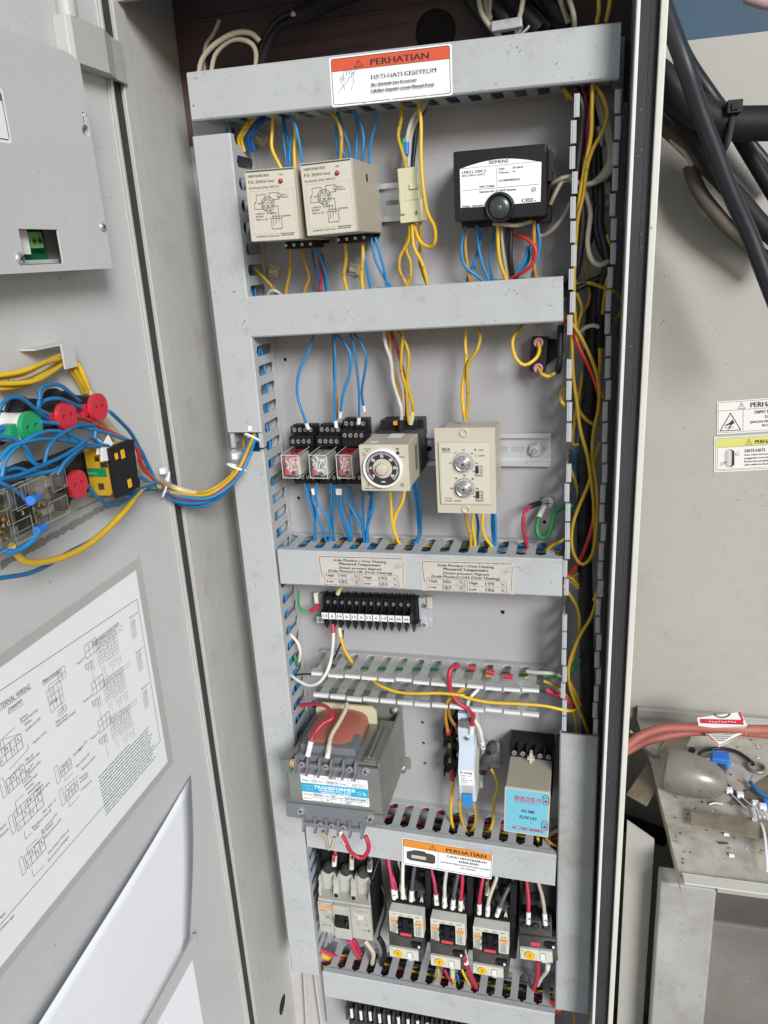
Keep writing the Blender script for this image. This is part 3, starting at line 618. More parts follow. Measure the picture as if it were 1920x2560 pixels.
a = atx('G', 1455, 1285, XD+6); g = G(); g.box(XD+.1, XD+6, -620, a.y, a.z-17, a.z-.5, 'doorpaint'); mk('paper_holder', g, door, loc=dz, bev=.5)
g = G(); a = atx('G', 1425, 1490, XD+1.5); g.box(XD+.4, XD+1.2, -620, a.y+1, ZBOT+40, a.z, 'paper'); mk('paper_sheet', g, None, 'blank white paper showing below the holder strip near the bottom of the door', 'paper')
# ------------------------------------------------------------------ DIN rails
def rail(label, x0, x1, zc, tilt=0, slots=(), d=8):
    o = thing('din_rail', label, 'mounting rail', ((x0+x1)/2, 0, zc), (0, -tilt, 0), 'metal mounting rails'); L = x1 - x0
    pr = [(-17.5, 7.5), (-17.5, 6.3), (-14, 6.3), (-13.4, 1), (13.4, 1), (14, 6.3), (17.5, 6.3), (17.5, 7.5), (12.6, 7.5), (12.2, 2.2), (-12.2, 2.2), (-12.6, 7.5)]
    g = G(); v0 = [(-L/2, -b, a) for a, b in pr]; v1 = [(L/2, -b, a) for a, b in pr]
    g.add(v0 + v1, [(i, (i+1) % 12, 12+(i+1) % 12, 12+i) for i in range(12)], 'zinc')
    for q in ((0,1,10,11), (1,2,3,10) if 0 else (1,2,11), (2,3,10,11) if 0 else (2,3,10), (3,4,9,10), (4,5,8,9) if 0 else (4,5,8), (5,6,7,8)):
        for vv in (v0, v1): g.add([vv[i] for i in q], [tuple(range(len(q)))], 'zinc')
    for s in slots:
        x = s - (x0+x1)/2; g.fl(rrect(x-7, x+7, -2.6, 2.6, 2.5), 2.32, 'screw'); g.fl(rrect(x-6.6, x+6.6, -2.2, 2.2, 2.1), 2.36, 'panelpaint')
    mk('rail_profile', g, o); return o
zc1_ = at('B', 1330, 1312, 8).z
rail('short silver rail between the right level switch and the nylon connector', -318, at('B', 1415, 1312, 8).x, zc1_, R(0), [at('B', 1350, 1312, 3).x])
xa, xb = at('I', 985, 1045, 8), at('H', 1400, 1030, 8)
r2 = rail('long silver rail carrying the relays and both timers', -312, xa.x, xa.z, R(.1), [at('I', 40, 1040, 3).x, at('I', 610, 1040, 3).x, at('I', 738, 1040, 3).x, at('H', 1465, 1027, 3).x, at('I', 905, 1040, 3).x])
q = at('I', 868, 1043, 6); o = thing('hex_bolt', 'zinc hexagon nut and bolt holding the right end of the long rail', 'bolt', (q.x, 0, q.z))
g = G().cyl((0, -2.4, 0), 'y', 8, -1, 'screw', 24); mk('washer', g, o, bev=.2)
g = G().cyl((0, -3.4, 0), 'y', 6.6, -4, 'zinc', 6, a0=.3); mk('nut', g, o, bev=.5)
g = G().cyl((0, -7.4, 0), 'y', 3.1, -3, 'screw', 16); mk('stud', g, o, bev=.3)
zr = at('K', 520, 1345, 8); rail('very short silver rail behind the miniature breaker and black plug', at('K', 180, 1345, 8).x, at('K', 580, 1345, 8).x, zr.z, R(-1), [at('K', 535, 1340, 3).x])
# ------------------------------------------------------------------ level switches
def level(label, c, led):
    o, w, h = dev('level_switch', label, 'level switch', c, 104, 'B', 'beige level switches')
    g = G(); d0, d1 = 14, 101
    g.box(-w/2, w/2, -d1, -d0, -h/2, h/2, 'beige'); mk('housing', g, o, bev=1)
    g = G(); g.prism(rrect(-w/2+.4, w/2-.4, -h/2+.4, h/2-.4, 1), d1, 104, 'beige2'); mk('face_rim', g, o, bev=.6)
    g = G(); W, H = 360, 480
    T = lambda s, u, v, hh, ww, m='inkbrown', al='l': ('t', s, u, v, hh, ww, m, al)
    it = [('r', 8, 8, 352, 472, 'label_cream'), ('r', 8, 8, 352, 18, 'inkbrown'), T('HANYOUNG NUX', 24, 52, 18, 150), T('FS-3', 24, 92, 22, 66), T('(HIGH Sens)', 95, 90, 17, 110), T('ON', 246, 52, 13, 24), T('FLOATLESS LEVEL SWITCH', 24, 128, 14, 212),
          ('f', 26, 142, 340, 432, 1, 'inksoft'), T('CONTACT', 54, 300, 12, 66), T('RATING', 54, 318, 12, 56), T('250V a.c. 5A', 54, 338, 12, 84), T('ELECTRODE', 238, 322, 11, 68), T('220 V~', 250, 182, 10, 40), T('50-60 Hz', 250, 198, 10, 50),
          T('SECONDARY VOLTAGE : 24V a.c.', 46, 452, 10, 170), T('DESIGNED IN KOREA', 226, 438, 8, 92), T('MADE IN INDONESIA', 226, 450, 8, 92),
          ('o', 150, 232, 48, 3, 'inkbrown'), ('o', 150, 232, 12, 2.5, 'inkbrown'), ('r', 145, 240, 155, 254, 'inkbrown'),
          ('l', [(135, 186), (135, 168), (70, 168), (70, 200), (60, 225)], 3, 'inkbrown'), ('l', [(102, 225), (82, 225)], 3, 'inkbrown'), ('l', [(66, 210), (52, 228), (52, 262), (120, 262)], 3, 'inkbrown'), ('c', 82, 225, 4, 'inkbrown'),
          ('l', [(165, 186), (165, 160), (235, 160)], 3, 'inkbrown'), ('l', [(192, 205), (235, 205), (235, 190)], 3, 'inkbrown'), ('o', 235, 182, 13, 3, 'inkbrown'), T('~', 228, 190, 14, 14),
          ('l', [(140, 280), (140, 296), (182, 296), (182, 318)], 3, 'inkbrown'), ('l', [(165, 276), (165, 290), (202, 290), (202, 318)], 3, 'inkbrown'), ('l', [(196, 248), (222, 248), (222, 318)], 3, 'inkbrown'),
          ('l', [(156, 330), (248, 330)], 3, 'inkbrown'), ('l', [(166, 340), (166, 395), (170, 400), (236, 400), (240, 395), (240, 340)], 3, 'inkbrown'), ('l', [(182, 330), (182, 375)], 3, 'inkbrown'), ('l', [(202, 330), (202, 365)], 3, 'inkbrown'), ('l', [(222, 330), (222, 350)], 3, 'inkbrown'),
          T('E3', 172, 322, 9, 14), T('E2', 194, 322, 9, 14), T('E1', 214, 322, 9, 14)]
    for k in range(8):
        a = math.pi*2*(k+.5)/8; it.append(('o', 150 + 34*math.cos(a), 232 + 34*math.sin(a), 9, 2, 'inkbrown'))
        it.append(T(str(k+1), 147 + 34*math.cos(a), 236 + 34*math.sin(a), 8, 5))
    canvas(g, w, h, W, H, 104, it); mk('face_label', g, o)
    lx, lz = -w/2 + 256/W*w, h/2 - 88/H*h
    g = G().lathe((lx, -104, lz), 'y', [(2, 0), (2, -1.2), (1.2, -2.2), (.3, -2.5)], 'ledred', 16); mk('indicator_lamp', g, o)
    g = G(); g.box(-w/2+3, w/2-5, -13.5, -3, -h/2-3, h/2+1, 'blackmatte'); g.box(-14, 16, -44, -14, -h/2-7, -h/2-.2, 'blackmatte')
    for k in range(4):
        for s in (-1, 1): g.cyl((-13 + 8.5*k, -44.1, -h/2-3.6), 'y', 1.6, -1, 'screw', 8) if s < 0 else None
    mk('socket', g, o, bev=.6)
    g = G(); g.box(w/2-1, w/2+.6, -78, -72, -6, 2, 'hole') if 0 else g.box(w/2+.02, w/2+.5, -60, -56, h/2-16, h/2-10, 'hole'); mk('latch', g, o)
level('beige floatless level switch with red lamp, partly overlapped on its right', [(389,1107),(716,1073),(752,1553),(435,1566)], 0)
level('beige floatless level switch with red lamp, beside the bare rail', [(752,1058),(1086,1020),(1122,1500),(794,1534)], 0)
# ------------------------------------------------------------------ nylon plug connectors
def connector(label, c, d, t, spins):
    o, w, h = dev('wire_connector', label, 'connector', c, d, t, 'milky nylon wire connectors')
    g = G(); g.box(-w/2+1, w/2-3, -d, -d+18, -h*.1, h/2, 'nylon'); g.box(-w/2, w/2-1, -d-.8, -d+19, -h/2, -h*.1, 'nylon'); mk('shell', g, o, bev=.8)
    g = G(); g.box(-w/2+1.5, -w/2+6, -d-3.5, -d-.9, -h*.34, h*.05, 'nylon'); g.box(w*.0, w*.38, -d-2, -d-.1, h*.1, h*.2, 'nylon'); mk('latch', g, o, bev=.5)
    g = G(); g.text('96', w*.12, -h*.3, 3, 4, d+.95, 'inkbrown', ang=R(-80)); mk('lettering', g, o)
connector('milky nylon connector hanging beside the short rail, yellow wires below it', [(1368,1095),(1530,1075),(1560,1430),(1408,1448)], 40, 'B', 1)
connector('milky nylon connector half hidden inside the open right duct', [(1268,950),(1370,940),(1375,1335),(1250,1350)], 22, 'C', 1)
# ------------------------------------------------------------------ burner controller
o, w, h = dev('burner_controller', 'black burner controller with white SIEMENS label and round reset button', 'controller', [(352,975),(946,930),(950,1392),(340,1442)], 60, 'C')
g = G(); g.box(-w/2, w/2, -57, -12, -h/2, h/2, 'black'); mk('housing', g, o, bev=1.5)
g = G(); g.box(-w/2+2, w/2+3, -30, -3, -h/2-5, h/2-3, 'black'); mk('base_socket', g, o, bev=1)
g = G(); g.box(w/2+.1, w/2+4, -52, -34, -h*.02, h*.42, 'black'); g.box(w/2+.1, w/2+5.5, -48, -40, h*.1, h*.36, 'black'); mk('side_latch', g, o, bev=.8)
top = [(-w/2+.5, h/2-7)] + [(-w/2 + .5 + (w-1)*i/14, h/2 - 7 + 6.3*math.sin(math.pi*i/14)) for i in range(1, 14)] + [(w/2-.5, h/2-7)]
g = G(); g.prism(top + [(w/2-.5, -h/2+.5), (-w/2+.5, -h/2+.5)], 57, 59.2, 'black'); mk('front_cover', g, o, bev=.8)
W, H = 606, 466; ux = lambda u: -w/2 + u/W*w; vz = lambda v: h/2 - v/H*h
out = [(ux(45), vz(375)), (ux(45), vz(120))] + [(ux(45 + 530*i/12), vz(120 - 68*math.sin(math.pi*(.12 + .76*i/12)) + 24)) for i in range(1, 12)] + [(ux(575), vz(118)), (ux(570), vz(372)), (ux(400), vz(375))] + [(ux(310 + 92*math.cos(a)), vz(385 - 92*math.sin(a))) for a in [R(8 + 164*i/14) for i in range(15)]] + [(ux(220), vz(378))]
g = G(); g.prism(out, 59.2, 59.5, 'white'); mk('label_plate', g, o)
g = G(); T = lambda s, u, v, hh, ww, m='ink', al='l', b=0: ('t', s, u, v, hh, ww, m, al, b)
canvas(g, w, h, W, H, 59.5, [T('SIEMENS', 235, 102, 21, 128, b=2), ('l', [(60, 118), (560, 112)], 2, 'ink'), T('LME21.330C2', 60, 152, 18, 158, b=1.5), T('BPZ.LME21.330C2', 60, 172, 13, 152), T('230V~', 298, 148, 14, 48), T('50-60Hz', 390, 145, 14, 68), T('TSAmax.', 298, 170, 13, 72), T('3s', 390, 168, 13, 18), T('CE-0085BR0263', 298, 222, 14, 138),
    ('l', [(288, 132), (288, 252)], 2, 'ink'), T('2401123686', 172, 252, 13, 98), ('l', [(55, 262), (560, 258)], 2, 'ink'), T('Siemens AG, D-76437 Rastatt', 172, 286, 14, 240), T('Origin : Germany', 55, 374, 14, 140), T('CE', 448, 368, 24, 44), T('0085', 492, 354, 9, 32), T('0085-19', 492, 368, 9, 50), ('o', 525, 290, 14, 2.5, 'ink'), T('SB', 517, 295, 9, 16)])
mk('lettering', g, o)
bx, bz = ux(305), vz(392); g = G().lathe((bx, -57, bz), 'y', [(13, 0), (13, -5), (12, -6.5), (10.5, -6.6), (10.2, -1)], 'black', 32, False); mk('button_ring', g, o)
g = G().lathe((bx, -58, bz), 'y', [(10, 0), (10, -3.5), (8.8, -5), (5, -5.8), (.2, -6)], 'lens', 28); g.lathe((bx, -63.9, bz), 'y', [(2.2, 0), (1.8, -.4), (.2, -.5)], 'dimgreen', 14); mk('reset_button', g, o)
# ------------------------------------------------------------------ plug-in relays in screw sockets
def relay(label, c, tint, top, dx, dark, sock_dz=0):
    d = 66; o, w, h = dev('relay', label, 'relay', c, d, 'H', 'clear cased plug-in relays')
    sw = 14.2
    g = G()
    g.box(-sw+2, sw, -16, -4, -33, 33+sock_dz, 'black')
    g.box(-sw+2, sw, -30, -16, 13, 24+sock_dz, 'black'); g.box(-sw+4, sw-1, -22, -16, 24, 35+sock_dz, 'black')
    g.box(-sw+2, sw, -28, -16, -30, -15, 'black')
    for zz, dd, n in ((18.5, 30, 4), (29.5, 22, 4), (-22, 28, 4)):
        for k in range(n + 1):
            x = -sw + 3 + k*(2*sw-4)/n; g.box(x-.45, x+.45, -dd-3.2, -dd+.2, zz+sock_dz*(zz > 0)-4.6, zz+sock_dz*(zz > 0)+4.6, 'black')
    mk('socket', g, o, bev=.3)
    for zz, dd in ((18.5, 30), (29.5, 22), (-22, 28)):
        for k in range(4): scr(o, -sw + 3 + (k+.5)*(2*sw-4)/4, zz + sock_dz*(zz > 0), dd, 2.5)
    dd = d
    g = G(); g.box(-w/2+1.2, w/2-1.2, -58, -30, -h/2+1.5, h/2-4, 'whitep' if not dark else 'offwhite'); g.box(-w/2+2.2, w/2-3, -dd+4, -58.1, -h/2+3, -h*.15, 'white'); g.box(w*.05, w*.3, -dd+3, -dd+3.9, -h*.42, -h*.2, 'zinc'); g.cyl((0, -dd+9, -h*.02), 'z', w*.28, h*.36, 'zinc' if dark else 'whitep', 14)
    for k in range(4): x = -w/2+3.5+k*(w-7)/3; g.tube([(x, -dd+5, h*.32), (x*.9, -dd+2.5, h*.15), (x, -dd+4, -h*.05), (x*1.05, -dd+3, -h*.25)], .6, 'white' if k % 2 else 'zinc', 6)
    mk('mechanism', g, o)
    g = G(); g.box(-w/2+2, -w/2+6, -dd+2.2, -dd+3, -h/2+4, -h/2+9, 'pinkred'); mk('flag', g, o)
    g = G(); g.box(-w/2, w/2, -dd, -dd+.6, -h/2, h/2, tint); g.box(-w/2, w/2, -dd+.7, -28, h/2-.8, h/2, 'clear' if tint == 'clear' else 'clearpink'); g.box(-w/2, w/2, -dd+.7, -28, -h/2, -h/2+.8, 'clear'); g.box(-w/2, -w/2+.7, -dd+.7, -28, -h/2+.9, h/2-.9, 'clear'); g.box(w/2-.7, w/2, -dd+.7, -28, -h/2+.9, h/2-.9, 'clear'); mk('clear_case', g, o, bev=.4)
    for sx in (-1, 1): pass
    g = G(); e = .35
    for sx in (-1, 1):
        for sz in (-1, 1): g.tube([(sx*(w/2-.3), -dd-.05, sz*(h/2-.3)), (sx*(w/2-.3), -30, sz*(h/2-.3))], e, 'whitep', 5)
        g.tube([(sx*(w/2-.3), -dd-.05, -h/2+.3), (sx*(w/2-.3), -dd-.05, h/2-.3)], e, 'whitep', 5); g.tube([(-w/2+.3, -dd-.05, sx*(h/2-.3)), (w/2-.3, -dd-.05, sx*(h/2-.3))], e, 'whitep', 5)
    mk('case_edges', g, o)
    g = G()
    if top == 'red': g.box(-w/2+2.5, w/2-2.5, -55, -34, h/2-2.6, h/2-1.2, 'red'); g.box(-w/2+6, w/2-6, -50, -42, h/2-1.1, h/2-1, 'hole')
    elif top == 'darkred': g.box(-w/2+4, w/2-4, -54, -36, h/2-2.6, h/2-1.2, 'dred'); g.box(-w/2+6, w/2-6, -50, -42, h/2-1.1, h/2-1, 'hole')
    else:
        for k in range(4): g.box(-w/2+2.5+k*4, -w/2+5+k*4, -54, -38, h/2-3, h/2-1.5, 'zinc')
    mk('top_plate', g, o)
    g = G()
    if dark:
        for k in range(8): a = random.uniform(-w/2+3, w/2-3); b = random.uniform(-h/2+4, h/2-4); g.text(random.choice(('12', '14', '9', '24', '6', '1')), a, b, 2.6, 3, dd+.1, 'white')
    g.line([(-w/2+3, h*.32), (-1, h*.1), (-3, -h*.1)], .7, dd+.1, 'white'); g.line([(w/2-3, h*.32), (2, h*.12), (1, -h*.05)], .7, dd+.1, 'white'); g.text('RL', 1, -h/2+4, 4, 4.5, dd+.1, 'ink'); g.text('m', -2, -h/2+5, 2.4, 4, dd+.1, 'inksoft')
    if tint != 'clear': g.fl([(-w/2+2, h/2-6), (-w/2+5, h/2-6), (-w/2+5, h/2-4.5), (-w/2+2, h/2-4.5)], dd+.1, 'pinkred'); g.fl([(w/2-5, h/2-6), (w/2-2, h/2-6), (w/2-2, h/2-4.5), (w/2-5, h/2-4.5)], dd+.1, 'pinkred')
    mk('case_print', g, o)
relay('relay with pinkish clear case, leftmost of the three in black sockets', [(323,1066),(462,1066),(472,1250),(338,1250)], 'clearpink', 'darkred', 0, 0)
relay('relay with colourless clear case and white print, middle of the three', [(540,1064),(682,1068),(692,1254),(555,1250)], 'clear', 'none', 0, 1)
relay('relay with bright red top plate, beside the round dial timer', [(755,1064),(880,1066),(892,1252),(768,1250)], 'clearpink', 'red', 0, 0, 6)
# ------------------------------------------------------------------ dial timer
o, w, h = dev('dial_timer', 'beige square timer with a large round black scale and knob', 'timer', [(943,985),(1337,985),(1333,1350),(960,1347)], 103, 'H')
g = G(); g.box(-w/2+1, w/2-.5, -100, -36, -h/2+1, h/2-1, 'tinted') if 0 else g.box(-w/2+1, w/2-1, -100, -52, -h/2+1, h/2-1, 'beige'); g.box(-w/2+2, w/2-.6, -51.9, -22, -h/2+2, h/2-2, 'dusty'); mk('housing', g, o, bev=.8)
g = G(); g.prism(rrect(-w/2, w/2, -h/2, h/2, 1.2), 100, 103, 'beige2'); mk('bezel', g, o, bev=.6)
dx, dz_ = -w/2 + 175/390*w, h/2 - 187/365*h; dz_ = h*.0; dx = -w*.03; r0 = w*.355
g = G().lathe((dx, -103, dz_), 'y', [(r0+2.6, 0), (r0+2.6, -3), (r0+1.8, -4), (r0+.1, -4), (r0, -.5)], 'whitep', 48, False); mk('dial_ring', g, o)
g = G().cyl((dx, -103, dz_), 'y', r0, -2, 'clock', 48)
g.prism(circ(dx, dz_, r0*.56, 36), 105.02, 105.5, 'beige2')
for i in range(61):
    a = R(225 - 270*i/60); k = .82 if i % 10 else .74
    g.line([(dx + r0*.93*math.cos(a), dz_ + r0*.93*math.sin(a)), (dx + r0*k*math.cos(a), dz_ + r0*k*math.sin(a))], .35, 105.08, 'white')
for s, a in (('0', 218), ('5', 178), ('10', 138), ('15', 90), ('20', 45), ('25', 3), ('30', -38)):
    g.text(s, dx + r0*.69*math.cos(R(a)), dz_ + r0*.69*math.sin(R(a)) - 1.1, 2.5, None, 105.1, 'white', 'c', bold=.15)
g.text('sec', dx, dz_ - r0*.82, 2.2, None, 105.1, 'white', 'c', bold=.2); mk('dial_face', g, o)
g = G().lathe((dx, -105.5, dz_), 'y', [(r0*.34, 0), (r0*.34, -3.2), (r0*.30, -5.2), (r0*.28, -5.4), (.1, -5.5)], 'beige2', 32); mk('knob', g, o)
g = G(); g.line([(dx - r0*.3, dz_ - r0*.06), (dx - r0*.88, dz_ - r0*.28)], .5, 105.7, 'red'); mk('pointer', g, o)
g = G(); T = lambda s, u, v, hh, ww, m='ink', al='l', b=0: ('t', s, u, v, hh, ww, m, al, b)
canvas(g, w, h, 390, 365, 103, [T('POWER', 38, 38, 10, 55), T('OUT', 16, 72, 10, 34), ('r', 52, 44, 76, 54, 'inksoft'), ('r', 24, 78, 48, 86, 'inksoft'), ('r', 296, 26, 318, 44, 'ink'), T('A', 302, 41, 11, 9, 'white'), ('c', 308, 66, 15, 'ink'), T('MODE', 312, 102, 11, 46), T('omron H3CR-A', 22, 353, 12, 130), ('o', 54, 322, 14, 2, 'ink'), ('o', 328, 320, 15, 2, 'ink'), T('+', 318, 329, 24, 20), T('+', 45, 330, 22, 18)])
mk('lettering', g, o)
g = G(); g.box(-4, 10, -70, -52, h/2-.98, h/2-.9, 'whitep'); g.box(-17, -9, -92, -84, h/2-.98, h/2-.9, 'whitep'); g.box(w/2-.98, w/2-.9, -70, -58, -12, 14, 'inksoft'); mk('side_labels', g, o)
g = G(); g.box(-w/2+3, w/2-1, -21, -4, -h/2+2, h/2+7, 'black'); g.box(-w/2+3, w/2-6, -30, -21, h/2-1.9, h/2+8, 'black'); g.box(-6, 2, -36, -30, h/2+4, h/2+8, 'orange'); mk('socket', g, o, bev=.6)
# ------------------------------------------------------------------ twin timer
o, w, h = dev('twin_timer', 'beige rectangular twin timer with two clear dials', 'timer', [(108,874),(564,872),(578,1520),(134,1515)], 80, 'I')
g = G(); g.box(-w/2+2, w/2-2, -77, -14, -h/2+10, h/2-8, 'beige'); mk('housing', g, o, bev=.8)
W, H = 455, 645; ux = lambda u: -w/2 + u/W*w; vz = lambda v: h/2 - v/H*h
g = G(); g.prism(rrect(-w/2, w/2, -h/2, h/2, 1.2), 76.5, 80, 'beige2', [circ(ux(224), vz(35), 2.2, 14), circ(ux(222), vz(614), 2.2, 14)]); mk('front_plate', g, o, bev=.5)
for v, uu in ((35, 224), (614, 222)):
    g = G().lathe((ux(uu), -80, vz(v)), 'y', [(4.3, 0), (4.3, -.9), (3.7, -1.2), (2.6, -1.2), (2.3, -.2)], 'beige2', 24); mk('mounting_eyelet', g, o)
g = G(); g.prism(rrect(ux(30), ux(425), vz(572), vz(98), .8), 80, 82, 'beige2'); mk('raised_panel', g, o, bev=.5)
g = G(); it = [('r', 42, 110, 412, 562, 'label_cream'), T('NUX', 55, 168, 26, 62, 'ink', b=2), T('HANYOUNG', 55, 180, 8, 66), ('c', 308, 158, 7, 'hole'), T('ON', 330, 168, 14, 34), ('o', 308, 202, 6, 2, 'ink'), T('OFF', 328, 210, 14, 48), T('TF62N', 58, 532, 12, 58), T('TWIN TIMER', 58, 552, 12, 132)]
for (cu, cv) in ((215, 258), (216, 448)):
    for s, a in (('10', 180), ('20', 128), ('30', 88), ('40', 48), ('50', 0), ('60', -38)):
        it.append(('t', s, cu + 98*math.cos(R(a)), cv + 6 - 98*math.sin(R(a)) , 12, 20, 'ink', 'c'))
    for i in range(49):
        a = R(215 - 250*i/48); it.append(('l', [(cu + 80*math.cos(a), cv - 80*math.sin(a)), (cu + (72 if i % 6 else 68)*math.cos(a), cv - (72 if i % 6 else 68)*math.sin(a))], 2, 'ink'))
    it += [('f', 305, cv + 18, 355, cv + 95, 3, 'ink'), ('r', 308, cv + 22, 330, cv + 76, 'clock'), T('s', 340, cv + 36, 10, 8), T('m', 336, cv + 56, 10, 14), T('h', 340, cv + 74, 10, 8), T('G power', 308, cv + 90, 7, 42)]
canvas(g, w, h, W, H, 82, it, step=.006); mk('face_label', g, o)
for (cu, cv, pa) in ((215, 258, 30), (216, 448, 170)):
    X_, Z_ = ux(cu), vz(cv); rr = 62/W*w
    g = G().lathe((X_, -82.4, Z_), 'y', [(rr, 0), (rr, -3), (rr*.92, -4), (rr*.86, -4), (rr*.8, -2.2), (rr*.62, -2.2), (rr*.58, -4.6), (rr*.5, -5), (.2, -5)], 'silverdial', 40); g.line([(X_, Z_), (X_ + rr*.7*math.cos(R(pa)), Z_ + rr*.7*math.sin(R(pa)))], .5, 87.7, 'inksoft'); g.cyl((X_, -87.2, Z_), 'y', 1.1, -.5, 'ink', 10)
    for i in range(8): a = i*math.pi/4+.2; g.line([(X_ + rr*.62*math.cos(a), Z_ + rr*.62*math.sin(a)), (X_ + rr*.8*math.cos(a), Z_ + rr*.8*math.sin(a))], .25, 84.8, 'white')
    mk('dial', g, o)
    g = G().lathe((X_, -82.4, Z_), 'y', [(rr*1.24, 0), (rr*1.24, -1.6), (rr*1.1, -4.6), (rr*1.02, -4.7)], 'clear', 40, False); mk('clear_ring', g, o)
# ------------------------------------------------------------------ snap holder with two grommets
q = at('I', 900, 330, 18); o = thing('grommet_block', 'black block with two pink grommets and yellow wires, upper right of the panel', 'terminal', (q.x, 0, q.z), (0, R(4), 0))
g = G(); g.box(-8.5, 7, -24, -1, -15, 17, 'blackmatte'); g.box(7.1, 21, -5, -1, 0, 15, 'blackmatte'); mk('body', g, o, bev=.8)
g = G(); g.prism([(7, 12), (20, 5), (20, 1), (7, -10)], 5, 12, 'blackmatte'); mk('rib', g, o, bev=.5)
for a, b in ((885, 232), (897, 425)):
    q2 = at('I', a, b, 25) - Vector((q.x, 0, q.z)); g = G().lathe((q2.x, -24, q2.z), 'y', [(4.8, 0), (4.8, -1.5), (3.9, -2.2), (3, -2.2), (2.6, -.6)], 'pink', 24)
    mk('grommet', g, o)
# ------------------------------------------------------------------ earth stud
q = at('I', 955, 1440, 5); o = thing('earth_stud', 'steel earth screw with ring terminals and a red and a green wire', 'earth terminal', (q.x, 0, q.z))
g = G(); g.box(-7, 8, -2.2, -.5, -5, 5, 'dullmetal'); g.cyl((1, -2.2, 0), 'y', 6, -1.4, 'zinc', 20); mk('ring_terminal', g, o, bev=.3)
g = G().cyl((1, -3.6, 0), 'y', 4.3, -3, 'screw', 6); g.line([(-2, 0), (4, 0)], .8, 6.7, 'hole'); g.line([(1, -3), (1, 3)], .8, 6.7, 'hole'); mk('screw', g, o, bev=.4)
# ------------------------------------------------------------------ numbered terminal strip
o, w, h = dev('terminal_strip', 'black numbered terminal strip of twelve poles below the temperature labels', 'terminal strip', [(455,180),(1190,200),(1195,410),(462,366)], 34, 'J')
rl = rail('silver rail end sticking out right of the numbered terminal strip', at('J', 430, 230, 8).x, at('J', 1325, 260, 8).x, at('J', 1300, 255, 8).z, R(-.6))
n = 12; pw = w / (n + .6)
g = G(); g.box(-w/2, w/2, -22, -8, -13, 17, 'black'); mk('body', g, o, bev=.5)
g = G(); bm = None
for k in range(n + 1):
    x = -w/2 + .8 + k*pw; gg = G(); gg.prism([(8, 19), (20, 21), (27, 19), (30, 8), (38, 6), (38, -3), (30, -5), (30, -14), (24, -22), (14, -20), (8, -14)], -.6, .6, 'black', plane='yz')
    if bm is None: bm = mesh('divider', gg)
    mk('divider', bm, o, loc=(x, 0, 0))
nums = ['13','6','14','6','15','6','13','6','13','66','66','66']
for k in range(n):
    x = -w/2 + .8 + (k+.5)*pw; gg = G(); screw(gg, x, 11.5, 23, 2.3, h=1.6); screw(gg, x, -9.5, 23, 2.3, h=1.6); mk('terminal_screw', gg, o)
    gg = G(); gg.box(x-pw*.43, x+pw*.43, -39.2, -38.1, -2.6, 5, 'whitep'); gg.text(nums[k], x, -.4, 3.4, pw*(.3 if len(nums[k]) == 1 else .55), 39.35, 'inksoft', 'c', bold=.15); mk('number_tag', gg, o)
for s in (-1, 1):
    gg = G(); gg.box(s*(w/2+1), s*(w/2+9), -16, -8, -19, 17, 'zinc' if s > 0 else 'dullmetal'); gg.box(s*(w/2+3.5), s*(w/2+12), -22, -16, -17, -9, 'zinc'); screw(gg, s*(w/2+7.5), -13, 22, 2.8)
    gg.box(s*(w/2+10), s*(w/2+16), -13, -8, 3, 17, 'beige2' if s > 0 else 'whitep'); mk('end_clamp', gg, o, bev=.4)
    if s > 0: gg = G(); screw(gg, w/2+8, 8, 16, 4); mk('clamp_screw', gg, o)
# ------------------------------------------------------------------ transformer
o, w, h = dev('transformer', 'heavy olive grey transformer with blue and white TRANSFORMER label', 'transformer', [(186,1500),(905,1585),(940,1845),(212,1770)], 112, 'J')
W = w/2
g = G(); pr = [(-W, -h/2-8), (W, -h/2-8), (W, h/2+20), (-W, h/2+20)]
bz0, bz1 = -h/2-10, h/2+26
g.box(-W+4, W-2, -106, -22, bz0, bz1-10, 'olive') ; mk('core', g, o, bev=1)
for i in range(14):
    y = -100 + i*5.6; gg = G().box(W-2.05, W-1.6, y, y+.5, bz0, bz1-10, 'dullmetal'); 
g = G(); g.box(-W, W, -112, -108.5, -h/2-6, h/2+10, 'olive'); g.box(W-3, W, -108.4, -3, bz0-4, bz1-8, 'olive'); mk('side_plate', g, o, bev=.8)
g = G(); g.box(-W+2, W+2, -3, -.5, bz0-14, bz1+16, 'olive'); g.box(W-14, W+8, -2.9, -.4, bz1+4, bz1+20, 'olive'); g.box(W, W+8, -2.9, -.4, bz0-10, bz0+6, 'olive'); mk('base_plate', g, o, bev=.5)
for (a, b, dd) in (('J', (420, 1118), 28), ('J', (998, 1168), 30), ('J', (1030, 1040), 4), ('J', (1085, 1500), 4), ('J', (412, 985), 4)):
    q = at(a, *b, dd); gg = G().lathe((q.x - o.location.x*1000, -dd+1.4, q.z - (o.location.z-ZO)*1000), 'y', [(6, 0), (6, -1), (4.4, -1.2), (4.2, -3), (1, -3.6)], 'dullmetal', 18); mk('bolt', gg, o)
